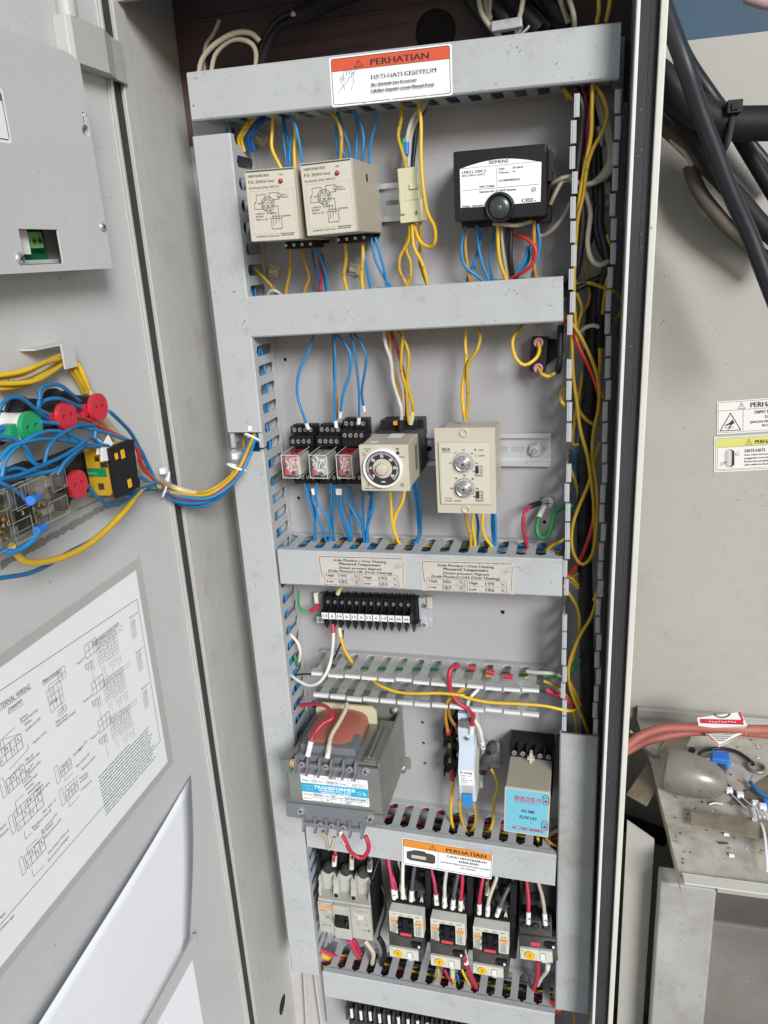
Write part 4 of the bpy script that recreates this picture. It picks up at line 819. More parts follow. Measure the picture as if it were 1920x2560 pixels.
# copper winding with pressboard flanges, seen above the core
g = G(); ww = W*.60; rings = []
zt_ = bz1 - 10
for y in (-98, -90, -40, -32):
    k = .9 if y in (-98, -32) else 1; rings.append([( -8 + ww*k*math.cos(a), y, zt_ + 1 + 19*k*max(0, math.sin(a))**.45 ) for a in [R(180 - 180*i/14) for i in range(15)]])
g.loft(rings, 'copperwrap'); mk('winding', g, o)
g = G(); g.prism([(-8-ww-4, zt_-2), (-8+ww+7, zt_-2), (-8+ww+7, zt_+17), (-8+ww+1, zt_+23), (-8-ww+4, zt_+23), (-8-ww-4, zt_+15)], 28, 31, 'pressboard'); mk('insulation_board', g, o); g = G(); g.prism([(-8+ww-12, zt_-14), (-8+ww+6, zt_-14), (-8+ww+5, zt_+4), (-8+ww-6, zt_+14), (-8+ww-12, zt_+14)], 99, 101, 'pressboard'); mk('insulation_board', g, o)
g = G()
for k in range(3): g.box(W-16 + k*4.5, W-12.5 + k*4.5, -100, -40, zt_, zt_ + 4.5 - k*1.4, 'dullmetal')
g.box(W-20, W-2, -104, -24, zt_-.2, zt_+1.6, 'olive'); mk('core_clamp', g, o, bev=.5); g = G().box(-W+4, -W+18, -104, -24, zt_-.2, zt_+1.6, 'olive'); mk('core_clamp', g, o, bev=.5)
# terminal flanges
for s in (1, -1):
    zc_ = (h/2 + 8) if s > 0 else (-h/2 - 6.5)
    a0 = 8 if s > 0 else 10
    g = G(); g.prism(rrect(-W-6, W+1.5 if s > 0 else W-8, zc_-a0, zc_+a0, 2), 112.1, 115, 'greypaint')
    mk('flange', g, o, bev=.7)
    # tiered terminal block
    oz = zc_ + (9 if s > 0 else -11)
    g = G(); x0, x1 = -W*.72, W*.56
    if s > 0: g.box(x0, x1, -112, -84, oz-4, oz+6, 'greypaint'); g.box(x0+2, x1-4, -106, -78, oz+6, oz+15, 'greypaint')
    else: g.box(x0-3, x1+3, -114, -84, oz-6, oz+8, 'termgrey')
    nb = 5
    for k in range(nb + 1):
        x = x0 + (x1 - x0)*k/nb; g.prism([(112, oz-8), (128, oz-10), (128, oz-5), (121, oz-3), (121, oz+4), (116, oz+7), (112, oz+7)] if s > 0 else [(112, oz-9), (121, oz-13), (123, oz-9), (118, oz-2), (118, oz+6), (112, oz+7)], x-1.3, x+1.3, 'termgrey', plane='yz')
    g.box(x0, x1, -119, -112, oz-6, oz-1, 'termgrey'); mk('terminal_block', g, o, bev=.5)
    for k in ((0, 2, 4) if s > 0 else (1, 2, 3)):
        gg = G(); screw(gg, x0 + (x1-x0)*(k+.5)/nb, oz-1, 119, 3.4, 'screw', h=2); mk('terminal_screw', gg, o)
gg = G()
for (t, a, b) in (('J', 803, 1515), ('J', 288, 1822)):
    q = at(t, a, b, 116); q = (q.x - o.location.x*1000, q.z - (o.location.z-ZO)*1000); gg = G(); screw(gg, q[0], q[1], 115, 4.6, h=2.5); mk('flange_screw', gg, o)
q = at('J', 838, 1888, 116); gg = G(); X_, Z_ = q.x - o.location.x*1000, q.z - (o.location.z-ZO)*1000; gg.box(X_+2, X_+15, -115.5, -113, Z_-5, Z_+5, 'olive'); screw(gg, X_, Z_, 115, 5, h=3); mk('earth_screw', gg, o)
q = at('J', 248, 1455, 116); gg = G(); X_, Z_ = q.x - o.location.x*1000, q.z - (o.location.z-ZO)*1000; gg.prism(circ(X_, Z_, 6.6, 28), 115, 115.3, 'yellowp'); gg.prism(circ(X_, Z_, 5.2, 28), 115.3, 115.35, 'brass'); gg.prism(circ(X_, Z_, 4, 24), 115.35, 115.4, 'whitep'); gg.prism(circ(X_, Z_, 2.3, 20), 115.4, 115.5, 'orange_red'); mk('round_seal', gg, o)
# label
q = [at('J', *p, 113) for p in ((283,1517),(815,1580),(832,1800),(306,1736))]
cx = sum(p.x for p in q)/4 - o.location.x*1000; cz_ = sum(p.z for p in q)/4 - (o.location.z-ZO)*1000
lw, lh = ((q[1]-q[0]).length + (q[2]-q[3]).length)/2, ((q[0]-q[3]).length + (q[1]-q[2]).length)/2
g = G(); g.prism(rrect(cx-lw/2, cx+lw/2, cz_-lh/2, cz_+lh/2, 1.5), 112, 112.4, 'white'); g2 = G(); T = lambda s, u, v, hh, ww, m='ink', al='l', b=0: ('t', s, u, v, hh, ww, m, al, b)
it = [('r', 0, 80, 530, 152, 'bluelabel'), T('TRANSFORMER', 100, 116, 24, 330, 'white', b=3), T('BUMHAN CO., LTD', 142, 133, 13, 250, 'white', b=1), T('ANYANG, KOREA', 152, 149, 12, 236, 'white', b=1), ('o', 48, 116, 18, 3, 'white'), ('o', 76, 116, 18, 3, 'white'), ('l', [(446, 132), (446, 118), (458, 108), (470, 118), (470, 132), (446, 132)], 2.5, 'white'), ('f', 490, 112, 506, 132, 2.5, 'white'), ('l', [(486, 108), (512, 136)], 2.5, 'white'),
      T('Pri.V', 8, 24, 13, 46), T('0', 110, 24, 16, 12), T('380', 245, 28, 16, 40), T('440', 400, 28, 16, 40), T('Phase', 12, 66, 13, 58), T('10', 96, 66, 15, 22), T('Freq', 136, 64, 12, 44), T('50/60 Hz', 208, 66, 15, 90), T('Cap.', 322, 66, 12, 40), T('0.5', 410, 68, 15, 36), T('KVA', 460, 66, 10, 34),
      T('Ser.No', 12, 176, 12, 66), T('306226', 92, 176, 15, 66), T('Class', 172, 176, 12, 52), T('BS', 240, 178, 16, 24), T('Type', 282, 178, 12, 48), T('BHTBS0101N500', 346, 180, 15, 160), T('Sec.V', 12, 208, 12, 50), T('0', 196, 210, 16, 12), T('220', 340, 212, 16, 40)]
for x in (62, 142, 222, 302, 382): it.append(('f', x, 6, x+80, 32, 2, 'ink'))
for x in (72, 152, 232, 312, 392): it.append(('f', x, 190, x+80, 216, 2, 'ink'))
it += [('f', 88, 44, 128, 72, 2, 'ink'), ('f', 198, 46, 316, 72, 2, 'ink'), ('f', 370, 48, 512, 74, 2, 'ink'), ('f', 86, 158, 164, 182, 2, 'ink'), ('f', 230, 158, 274, 184, 2, 'ink'), ('f', 340, 160, 520, 188, 2, 'ink')]
mk('label_plate', g, o); g = canvas(G(), lw, lh, 530, 220, 112.4, it, cx, cz_, step=.004); mk('lettering', g, o)
ta = fit([(283,1517),(815,1580),(832,1800),(306,1736)], 113, 'J')[4]
# ------------------------------------------------------------------ fuse holders
for i, (xx, xz, nm) in enumerate(((200, 1320, 'brown black open fuse holder with a glass fuse and yellow wire below'), (262, 1275, 'brown black fuse holder half hidden behind the miniature breaker'))):
    q = at('K', xx, xz, 30); o = thing('fuse_holder', nm, 'fuse holder', (q.x, 0, q.z), (0, R(1), 0), 'fuse holders')
    g = G(); g.box(-6.5, 6.5, -24, -6, -34 + 12*i, 34, 'dusty')
    for zz in (27, 12, -12, -27):
        for s in (-1, 1):
            if i and zz < -20: continue
            g.prism([(24, zz-6), (36, zz-4), (36, zz+4), (24, zz+6)], s*6.5-.8, s*6.5+.8, 'black', plane='yz')
    mk('base', g, o, bev=.5)
    g = G().cyl((0, -29, -11), 'z', 2.6, 22, 'clear', 14); mk('glass_tube', g, o)
    g = G().cyl((0, -29, 7), 'z', 2.9, 6, 'brass', 14); g.cyl((0, -29, -14), 'z', 2.9, 6, 'brass', 14); mk('fuse_cap', g, o)
    g = G(); g.box(-3.5, 3.5, -27, -24, 22, 30, 'dred'); mk('crimp_lug', g, o, bev=.5)
# ------------------------------------------------------------------ miniature breaker
o, w, h = dev('circuit_breaker', 'slim pale blue miniature circuit breaker with blue toggle', 'circuit breaker', [(268,1450),(388,1462),(393,1705),(274,1698)], 66, 'K')
hh = h/2
g = G(); g.prism([(6, -hh-4), (66, -hh), (66, hh), (50, hh+18), (50, hh+42), (44, hh+44), (44, hh+58), (6, hh+58)], -w/2, w/2, 'mcbwhite', plane='yz'); mk('housing', g, o, bev=.8)
g = G(); g.prism([(10, -hh-2), (64, -hh+1), (64, hh-2), (12, hh+50)], w/2+.05, w/2+.5, 'offwhite', plane='yz'); g.box(-w/2+3, w/2-3, -50.5, -44, hh+43, hh+52, 'hole') if 0 else g.box(w/2-2, w/2+3, -30, -12, -hh-8, -hh+2, 'offwhite'); mk('side_clip', g, o)
g = G().lathe((0, -50, hh+30), 'y', [(4.2, 0), (4.2, -.3), (3.4, -.3), (3.2, .8)], 'mcbwhite', 20); screw(g, 0, hh+30, 50.1, 3, 'screw', h=.4); mk('terminal_screw', g, o)
g = G(); g.box(-4.6, 4.6, -52, -44, hh+45, hh+53, 'dullmetal'); mk('top_clamp', g, o, bev=.5)
g = G(); canvas(g, w, h, 120, 240, 66, [('r', 3, 6, 117, 115, 'white'), T('Ewig', 16, 32, 18, 88, 'ink', b=3), T('EDB-E', 16, 50, 9, 46), T('6kA', 70, 50, 7, 28), T('C10', 16, 68, 12, 30, b=1.5), T('240/415V~ CE', 16, 84, 9, 88), T('IEC60898', 18, 98, 7, 46), ('f', 72, 90, 108, 112, 1.5, 'inksoft'), ('f', 20, 102, 50, 112, 1.5, 'inksoft'), ('r', 18, 122, 102, 192, 'mccb')]); mk('lettering', g, o)
g = G(); g.box(-w*.31, w*.31, -70.5, -66, hh-44, hh-31, 'switchblue'); g.box(-w*.31, w*.31, -68.5, -66, hh-49, hh-44.1, 'switchblue'); mk('toggle', g, o, bev=.7)
# black plug beside it
q = at('K', 488, 1365, 30); o = thing('cable_plug', 'black taped plug hanging between the miniature breaker and the bare rail end', 'plug', (q.x, 0, q.z), (0, R(18), 0))
g = G(); g.loft([[( (6.2+dw)*math.cos(a), -30+(6+dw)*math.sin(a), z) for a in [i*math.pi/6 for i in range(12)]] for z, dw in ((-24, -3.4), (-22, -.6), (-14, .6), (-11, -.8), (-6, .8), (2, .2), (5, -1.2), (12, 1), (20, -.8), (24, -3))], 'dusty'); mk('body', g, o)
g = G().cyl((1, -36.5, -16), 'y', 3.2, -1.6, 'black', 12); g.cyl((-1, -36.5, 12), 'y', 2.4, -1.6, 'black', 12); mk('screw_cap', g, o)
# ------------------------------------------------------------------ flame detector unit
o, w, h = dev('flame_detector', 'tall beige flame detector unit with light blue Korean label', 'flame detector', [(614,1588),(968,1630),(958,1982),(620,1927)], 86, 'K')
g = G(); g.box(-w/2+.6, w/2-.6, -83, -14, -h/2+.6, h/2-.6, 'fdbeige'); mk('housing', g, o, bev=1)
g = G(); g.prism(rrect(-w/2, w/2, -h/2, h/2, 1.5), 83, 86, 'beige2'); mk('face_rim', g, o, bev=.6)
g = G(); g.prism(rrect(-w/2+1.8, w/2-1.8, -h/2+1.6, h/2-2, .8), 86, 86.25, 'fdblue'); mk('label_plate', g, o)
g = G(); canvas(g, w, h, 345, 350, 86.25, [T('화염검출기', 70, 92, 32, 200, 'dred', b=3), T('Flame Supervision System', 70, 106, 8, 196, 'dred'), T('FD-300', 132, 178, 22, 96, 'ink', b=3), T('ZUV-LD', 112, 228, 24, 135, 'ink'), T('AC 220V 50/60Hz', 62, 318, 24, 240, 'dred', b=1.5), ('l', [(205, 245), (213, 258)], 3, 'ink'),
    ('r', 296, 30, 330, 86, 'fdblue'), ('c', 313, 72, 12, 'clock'), ('c', 313, 72, 8, 'red'), T('PW', 303, 52, 9, 20), ('c', 313, 270, 12, 'clock'), ('c', 313, 270, 8, 'red'), T('ON', 303, 250, 9, 20)])
for cc in (60, 258):
    p = [( -w/2 + u/345*w, h/2 - v/350*h) for u, v in [(313 + 22*math.cos(t), cc - 15 + 22*math.sin(t)) for t in [R(180 + 18*i) for i in range(11)]] + [(313 + 22*math.cos(t), cc + 15 + 22*math.sin(t)) for t in [R(18*i) for i in range(11)]]]; g.line(p + [p[0]], .5, 86.7, 'clock')
mk('lettering', g, o)
g = G(); g.box(-w/2+1, w/2+1, -13.5, -3, -h/2-1, h/2+6, 'blackmatte'); g.box(-w/2, w/2, -30, -3, h/2-.4, h/2+6, 'blackmatte')
g.box(-w/2, w/2, -24, -3, h/2+6, h/2+17, 'blackmatte')
for k in range(6): x = -w/2 + w*k/5; g.box(x-.8, x+.8, -32, -24, h/2+3, h/2+17, 'blackmatte')
for k in (0, 1, 3, 4): g.box(-w/2 + w*(k+.15)/5, -w/2 + w*(k+.85)/5, -24.4, -24.1, h/2+9, h/2+14.5, 'hole')
mk('socket', g, o, bev=.5)
for k in (0, 1, 3, 4): scr(o, -w/2 + w*(k+.5)/5, h/2+5, 30, 3)
g = G(); g.box(-1.8, 1.8, -38, -31, h/2-3, h/2+12, 'beige2'); g.box(-4, 4, -40, -34, h/2+4, h/2+7, 'beige2'); mk('latch', g, o, bev=.5)
# ------------------------------------------------------------------ moulded case breaker
o, w, h = dev('earth_breaker', 'light grey three pole breaker with orange stripe and black toggle, lower left', 'circuit breaker', [('L',332,742),('L',818,800),('L',828,1108),('L',370,1018)], 66, 'L')
g = G(); g.box(-w/2, w/2, -62, -3, -h/2, h/2+2, 'mccb'); g.box(w/2+.05, w/2+.4, -60, -6, -h/2+2, h/2+30, 'blackmatte'); g.box(-w/2, w/2, -46, -3, h/2+2.1, h/2+30, 'mccb'); mk('case', g, o, bev=1)
g = G(); a, b = -w/2 + w*.30, -w/2 + w*.62
g.prism([(-w/2, -h/2+4), (a-.4, -h/2+3), (a-.4, h/2-1), (-w/2, h/2-1)], 62, 65, 'mccb'); g.prism([(a, -h/2), (b, -h/2), (b, h/2), (a, h/2)], 62, 68, 'mccb'); g.prism([(b+.4, -h/2+1), (w/2, -h/2+1), (w/2, h/2-1), (b+.4, h/2-1)], 62, 65, 'mccb'); mk('front_panel', g, o, bev=.7)
g = G(); g.box(a+2, b-2, -69, -68, -h*.16, h*.24, 'blackmatte'); g.box(a+3, b-3, -76, -69, h*.02, h*.14, 'black'); g.box(a+6, b-6, -79, -69, h*.14, h*.24, 'black'); mk('toggle', g, o, bev=.8)
g = G(); W, H = 486, 300; it = [('r', 8, 38, 142, 64, 'orange'), T('EWORAC 32', 14, 58, 12, 120, 'mccb'), T('F-', 14, 30, 14, 22), T('TWINBREAKER', 70, 30, 7, 66, 'inksoft'), T('EG33AC/30', 14, 84, 10, 60, 'inksoft'), ('f', 50, 100, 120, 150, 2, 'inksoft'), T('AC 4P', 60, 122, 8, 44, 'ink'), T('30A', 66, 144, 14, 36, 'ink', b=1), T('CE', 20, 222, 16, 26), ('l', [(52, 222), (62, 204), (72, 222), (52, 222)], 2, 'inksoft'), T('(E)', 84, 222, 12, 20, 'inksoft'),
      T('FB-TP2.5CT1', 378, 40, 8, 86, 'inksoft'), ('f', 330, 66, 462, 130, 2, 'offwhite'), ('r', 336, 62, 360, 76, 'offwhite'), ('r', 362, 72, 420, 116, 'offwhite'), T('ON', 354, 160, 8, 20, 'inksoft'), T('TRIP', 430, 160, 8, 26, 'inksoft'), T('TEST', 400, 214, 10, 30, 'inksoft'), ('c', 458, 206, 12, 'blackmatte'), ('c', 458, 206, 8, 'copperwrap')]
canvas(g, w, h, W, H, 65, it); mk('lettering', g, o)
g = G()
for k in range(4):
    x = -w/2 + w*k/3; x = min(max(x, -w/2+1.8), w/2-1.8); ww = 1.8 if k in (0, 3) else 3.6
    g.prism([(46, h/2+2), (58, h/2+2), (58, h/2+10), (54, h/2+16), (54, h/2+26), (46, h/2+30)], x-ww, x+ww, 'mccb', plane='yz')
    if k in (1, 2): g.box(x-2.6, x+2.6, -58.4, -58.05, h/2+3, h/2+9, 'hole')
mk('barrier_post', g, o, bev=.5)
g = G(); g.box(-w/2+.5, w/2-.5, -36, -4, h/2+30.1, h/2+62, 'blackmatte')
for k in range(4): x = -w/2 + 1 + (w-2)*k/3; g.box(x-.6, x+.6, -50, -36, h/2+28, h/2+62, 'black')
mk('terminal_hood', g, o)
for k in range(3):
    x = -w/2 + w*(k+.5)/3; g = G(); g.loft([[(x + 7.5*s*math.cos(t), -40, h/2+38 + 7*s*math.sin(t)) for t in [i*math.pi/6 for i in range(12)]] if 0 else [(x + rr*math.cos(t), -yy, h/2+36 + rr*math.sin(t)) for t in [i*math.pi/6 for i in range(12)]] for rr, yy in ((7.5, 38), (8, 44), (6, 49), (2, 50))], 'dusty', sm=False); mk('terminal_cap', g, o)
# ------------------------------------------------------------------ contactors with overload relays
def overload(parent, w, h, ox, oz, d, body=22):
    g = G(); g.box(ox-w/2-1, ox+w/2+6, -d+3, -6, oz-h/2, oz+h/2+body, 'dusty'); g.box(ox+w/2-8, ox+w/2+4.5, -d-1, -d+10, oz+h/2+5, oz+h/2+13, 'black') ; mk('overload_body', g, parent, bev=1)
    g = G(); g.prism([(ox-w/2, oz-h/2), (ox+w*.16, oz-h/2), (ox+w*.16, oz-h/2-2), (ox+w*.28, oz-h/2-2), (ox+w*.28, oz-h/2), (ox+w/2, oz-h/2), (ox+w/2, oz+h/2), (ox-w/2, oz+h/2)], d-3, d, 'offwhite'); mk('overload_plate', g, parent, bev=.4)
    g = G().cyl((ox-w*.2, -d, oz-.5), 'y', h*.36, -1.6, 'yellowp', 24); g.line([(ox-w*.2-.3, oz-2), (ox-w*.2+.3, oz+1.5)], .7, d+1.7, 'ink'); g.line([(ox-w*.2-1.4, oz+1), (ox-w*.2, oz+2)], .5, d+1.7, 'ink'); mk('setting_dial', g, parent, bev=.3)
    g = G(); g.box(ox+w*.13, ox+w*.28, -d-1.5, -d-.02, oz-h*.3, oz+h*.25, 'whitep'); g.line([(ox+w*.29, oz-h*.3), (ox+w*.29, oz+h*.2), (ox+w*.26, oz+h*.28), (ox+w*.15, oz+h*.28)], .5, d+.1, 'ink'); g.line([(ox-w*.46, oz+h*.34), (ox-w*.38, oz+h*.2)], .6, d+.1, 'ink'); mk('reset_button', g, parent, bev=.3)
    g = G(); g.box(ox+w/2+.5, ox+w/2+3, -d-1.8, -d-1.05, oz+h/2+7.5, oz+h/2+10.5, 'white'); mk('test_tab', g, parent)
    g = G()
    for k in range(3): g.box(ox-w*.32+k*w*.22, ox-w*.32+k*w*.22+2.4, -d+16, -d+6, oz-h/2-5, oz-h/2-.02, 'black')
    mk('terminal_leg', g, parent, bev=.3)
def contactor(label, c, t, oc, ot, extra_red=True):
    d = 72; o, w, h = dev('contactor', label, 'contactor', c, d, t, 'contactors with overload relays')
    g = G(); g.box(-w/2, w/2, -58, -4, -h/2-6, h/2+2, 'blackmatte'); g.box(-w/2, w/2, -48, -4, h/2+2.1, h/2+15, 'dusty'); g.box(-w/2+2, w/2, -32, -4, h/2+15.1, h/2+52, 'blackmatte')
    g.box(w/2+.1, w/2+7, -50, -3, -h/2-30, h/2+50, 'blackmatte')
    for k in range(5):
        x = -w/2 + w*k/4; g.box(x-.5, x+.5, -55, -48, h/2+2, h/2+15, 'black'); g.box(x-.5, x+.5, -38, -32, h/2+15, h/2+34, 'black')
    for k in range(4): x = -w/2 + w*(k+.5)/4; g.box(x-.5, x+.5, -58.5, -58, -h/2-6, -h/2-1, 'black')
    mk('body', g, o, bev=.8)
    for k in range(4):
        x = -w/2 + w*(k+.5)/4; g = G(); g.prism([(x-2.4, h/2+1), (x-.9, h/2+8), (x+.9, h/2+8), (x+2.4, h/2+1), (x+1.4, h/2+1), (x, h/2+4.5), (x-1.4, h/2+1)], 50, 53, 'offwhite'); mk('terminal_clip', g, o); scr(o, x, h/2+9.5, 48.2, 2.3, 'dullmetal')
    g = G()
    for k in range(3): x = -w/2 + 4 + (w-4)*(k+.5)/3; g.cyl((x, -32, h/2+28), 'y', 3.6, -2, 'dusty', 14); screw(g, x, h/2+28, 34, 2.6, 'dullmetal'); g.box(x-3.4, x+3.4, -37, -32.1, h/2+36, h/2+44, 'black')
    mk('upper_terminals', g, o)
    cx0, cx1 = -w*.26, w*.22
    g = G(); g.prism([(-w/2, -h/2+2), (cx0, -h/2), (cx0, h/2-6), (cx1, h/2-6), (cx1, -h/2), (w/2, -h/2), (w/2, h/2), (-w/2, h/2)], 58, d, 'offwhite'); mk('label_plate', g, o, bev=.6)
    g = G(); g.box(cx0+.2, cx1-.2, -d-1, -58, -h/2-3, -h/2+6, 'blackmatte'); g.box(cx0+.2, cx1-.2, -66, -58, -h/2+6.1, h/2-6.2, 'blackmatte')
    for sx in (cx0+1.2, cx1-6.2):
        for sz in (0, 1): g.box(sx, sx+5, -d-4, -66, -h/2+8 + sz*8.5, -h/2+13.5 + sz*8.5, 'black')
    g.box(cx0+6.5, cx1-6.5, -d-2, -66, -h/2+7, h/2-9, 'black'); mk('plunger', g, o, bev=.5)
    g = G(); g.box(cx0+3, cx1-3, -d-1.4, -d-1.02, -h/2-.5, -h/2+3.6, 'pinkred'); mk('red_label', g, o)
    g = G(); W, H = 305, 200; it = [('r', 8, 72, 68, 100, 'orange'), ('r', 230, 72, 296, 100, 'orange'), T('SC-N1', 12, 64, 12, 44, 'ink', b=1), T('F3', 246, 64, 14, 34, 'ink', b=2)]
    for k in range(8): it.append(('t', 'AC %d 3kW' % (220 + 40*k), 10, 112 + 11*k, 7, random.uniform(44, 56), 'inkbrown')); it.append(('t', '%d~ %dkW A' % (20*k, k+2), 236, 112 + 11*k, 7, random.uniform(44, 56), 'inkbrown'))
    for k, s in enumerate(('1/L1', '3/L2', '5/L3', '13NO')): it.append(('t', s, 26 + 70*k, 26, 10, 34, 'inksoft'))
    canvas(g, w, h, W, H, d, it); mk('lettering', g, o)
    x, z, ww, hh, a = fit(oc, 66, ot); lx, lz = x - o.location.x*1000, z - (o.location.z-ZO)*1000
    overload(o, ww, hh, lx, lz, 66); return o
contactor('black contactor with cream label plate, leftmost, beside the grey breaker', [(980,815),(1285,870),(1297,1060),(996,1015)], 'L', [(990,1145),(1250,1185),(1250,1272),(996,1228)], 'L')
contactor('black contactor with cream label plate, middle one with four marked wires on top', [(57,883),(367,935),(373,1130),(66,1082)], 'M', [(62,1220),(328,1260),(328,1346),(66,1312)], 'M')
contactor('black contactor with cream label plate, rightmost and mounted lowest', [(440,955),(760,1010),(766,1210),(448,1162)], 'M', [(443,1298),(715,1340),(716,1422),(447,1382)], 'M')
o, w, h = dev('overload_relay', 'stand-alone black overload relay with orange dial beside the right duct cover', 'overload relay', [(868,1150),(1158,1195),(1158,1283),(870,1255)], 66, 'M')
overload(o, w, h, 0, 0, 66, 16)
g = G(); g.box(-w/2, w/2, -60, -4, h/2+16.1, h/2+38, 'dusty'); g.box(-w/2+1, w/2+1, -40, -3, h/2+38.1, h/2+84, 'dusty'); g.box(w/2+1.2, w/2+9, -46, -4, h/2-6, h/2+84, 'blackmatte'); g.box(w/2-1, w/2+7, -58, -46, h/2+8, h/2+24, 'black'); mk('upper_body', g, o, bev=1)
g = G()
for k in range(3): x = -w/2 + w*(k+.5)/3; g.cyl((x, -60, h/2+31), 'y', 4.4, -1.6, 'black', 16); screw(g, x, h/2+31, 61.6, 3, 'dusty'); g.box(x-3.5, x+3.5, -56, -40, h/2+38.2, h/2+42, 'black')
g.box(-4, 5, -43, -40, h/2+52, h/2+62, 'black'); mk('terminals', g, o)
g = G(); g.box(-w*.16, w*.12, -63.3, -63.02, h/2+3, h/2+8, 'pinkred'); mk('red_label', g, o)
# ------------------------------------------------------------------ bottom terminal block
a, b = at('L', 590, 1665, 45), at('U', 1385, 2600, 45)
tilt = math.atan2(b.z - a.z + 3, b.x - a.x); o = thing('terminal_block', 'dusty black terminal block under the lowest duct with white wire markers', 'terminal block', ((a.x+b.x)/2, 0, (a.z+b.z)/2 - 16), (0, -tilt*.5, 0)); L = b.x - a.x
g = G(); g.box(-L/2, L/2, -34, -4, -40, 8, 'blackmatte'); g.box(-L/2+2, L/2, -44, -34, -40, -14, 'mccb' if 0 else 'dusty'); mk('body', g, o, bev=.8)
dm = mesh('barrier', G().box(-1.4, 1.4, -45, -34, -13, 9, 'dusty'))
n = 21
for k in range(n + 1): mk('barrier', dm, o, loc=(-L/2 + L*k/n, 0, 0))
sm_ = mesh('wire_marker', G().cyl((0, -42, -9), 'z', 2.2, 16, 'whitep', 10).cyl((0, -42, 8), 'z', 2.1, 40, 'w_black', 10))
for k in range(n): mk('wire_marker', sm_, o, loc=(-L/2 + L*(k+.5)/n, 0, random.uniform(-2, 1)))
# grey bracket tab seen above the left duct
q = at('B', 170, 820, 20); mk('support_plate', G().box(-18, 22, -22, -20, -16, 16, 'duct'), None, 'small grey plate between the top duct and the left duct', 'plate', loc=(q.x, 0, q.z))
# ------------------------------------------------------------------ stickers
def sticker(name, label, c, d, t, cw, ch, items, base='white', rad=2, thick=.2, cut=0):
    x, z, w, h, a = fit(c, d, t); o = thing(name, label, 'sticker', (x, -d, z), (0, -a, 0))
    g = G(); g.prism(rrect(-w/2, w/2, -h/2, h/2, rad), 0, thick, base); mk('sheet', g, o)
    if cut: g = G(); g.prism([(w*.16, h/2+.1), (w/2+.2, h/2-2.4), (w/2+.1, h/2+.3)], thick+.25, thick+.3, 'duct'); mk('torn_corner', g, o)
    g = G(); canvas(g, w, h, cw, ch, thick, items, step=.01); mk('printing', g, o); return o
T = lambda s, u, v, hh, ww, m='ink', al='l', b=0: ('t', s, u, v, hh, ww, m, al, b)
def tri(u, v, s, m='ink'): return [('l', [(u-s, v+s*.8), (u, v-s*.9), (u+s, v+s*.8), (u-s, v+s*.8)], s*.14, m), ('r', u-s*.08, v-s*.35, u+s*.08, v+s*.3, m), ('r', u-s*.08, v+s*.42, u+s*.08, v+s*.6, m)]
rr = lambda a, b, c, e, r: [(u, v) for u, v in rrect(a, c, b, e, r)] + [rrect(a, c, b, e, r)[0]]
def blot(u0, v0, u1, v1, n, m='white', s=(2, 8)): return [('r', u, v, u + random.uniform(*s), v + random.uniform(1, 4), m) for u, v in [(random.uniform(u0, u1), random.uniform(v0, v1)) for _ in range(n)]]
hand = [('l', [(60, 190), (62, 172), (44, 145), (38, 122), (46, 116), (62, 140), (60, 100), (64, 84), (74, 84), (78, 108), (80, 78), (90, 74), (94, 106), (100, 78), (110, 82), (108, 108), (118, 94), (124, 100), (114, 130), (120, 150), (106, 172), (104, 192)], 2.2, 'inksoft'), ('l', [(24, 196), (150, 72)], 2, 'ink'), ('l', [(40, 132), (110, 118)], 1.2, 'inksoft'), ('l', [(52, 108), (62, 122)], 2, 'ink')]
sticker('warning_sticker', 'white and red PERHATIAN sticker with worn lettering on the top duct', [('B',940,377),('C',334,282),('C',342,617),('B',958,697)], 61.6, 'B', 700, 345, [('p', [(14, 96), (14, 24), (22, 14), (678, 14), (686, 24), (686, 96)], 'orange_red'), ('l', rr(12, 12, 688, 330, 12), 3.5, 'ink'), ('l', [(12, 98), (688, 98)], 2, 'ink')] + tri(170, 62, 26) + [T('PERHATIAN', 240, 82, 44, 330, 'ink', b=4)] + [(k[0], [(a*1.0+20, b*1.3+10*0+ -10 + 60*0) for a, b in k[1]], k[2], k[3]) for k in hand] + [T('HATI-HATI KESETRUM', 240, 178, 30, 370, 'ink', b=2)] + blot(240, 146, 600, 178, 150, s=(3, 14)) + [T('Jika disentuh bisa Kesetrum', 240, 224, 18, 260, 'ink', b=2)] + blot(240, 206, 390, 226, 26) + [T('Lakukan Inspeksi sesuai Manual Kerja', 240, 268, 20, 360, 'ink', b=2)] + blot(60, 322, 660, 334, 16, s=(8, 26)))
sticker('warning_sticker', 'white and orange PERHATIAN sticker with torn corner on the lower duct', [('L',1098,160),('M',618,296),('M',612,535),('L',1106,396)], 61.6, 'L', 700, 310, [('p', [(8, 90), (8, 16), (18, 8), (682, 8), (692, 16), (692, 90)], 'orange'), ('l', rr(8, 8, 692, 294, 12), 4, 'ink'), ('l', [(8, 92), (692, 92)], 3, 'ink')] + tri(240, 54, 28) + [T('PERHATIAN', 345, 76, 42, 305, 'ink', b=4), T('DAPAT MENYEBABKAN', 380, 138, 25, 250+20, 'ink', b=2) if 0 else T('DAPAT MENYEBABKAN', 355, 138, 26, 300, 'ink', b=2), T('KEBAKARAN', 445, 178, 26, 150, 'ink', b=2), T('GUNAKAN PERALATAN DAN SUKU CADANG', 300, 212, 17, 380, 'ink', b=1), T('ASLI MIURA', 455, 246, 18, 120, 'ink', b=1), ('r', 282, 94, 285, 292, 'ink'),
    ('p', [(36, 150), (80, 128), (100, 116), (180, 116), (186, 130), (240, 134), (262, 150), (262, 232), (240, 246), (62, 246), (36, 228)], 'inkbrown'), ('p', [(74, 178), (190, 178), (190, 214), (74, 214)], 'wornlabel')], cut=1)
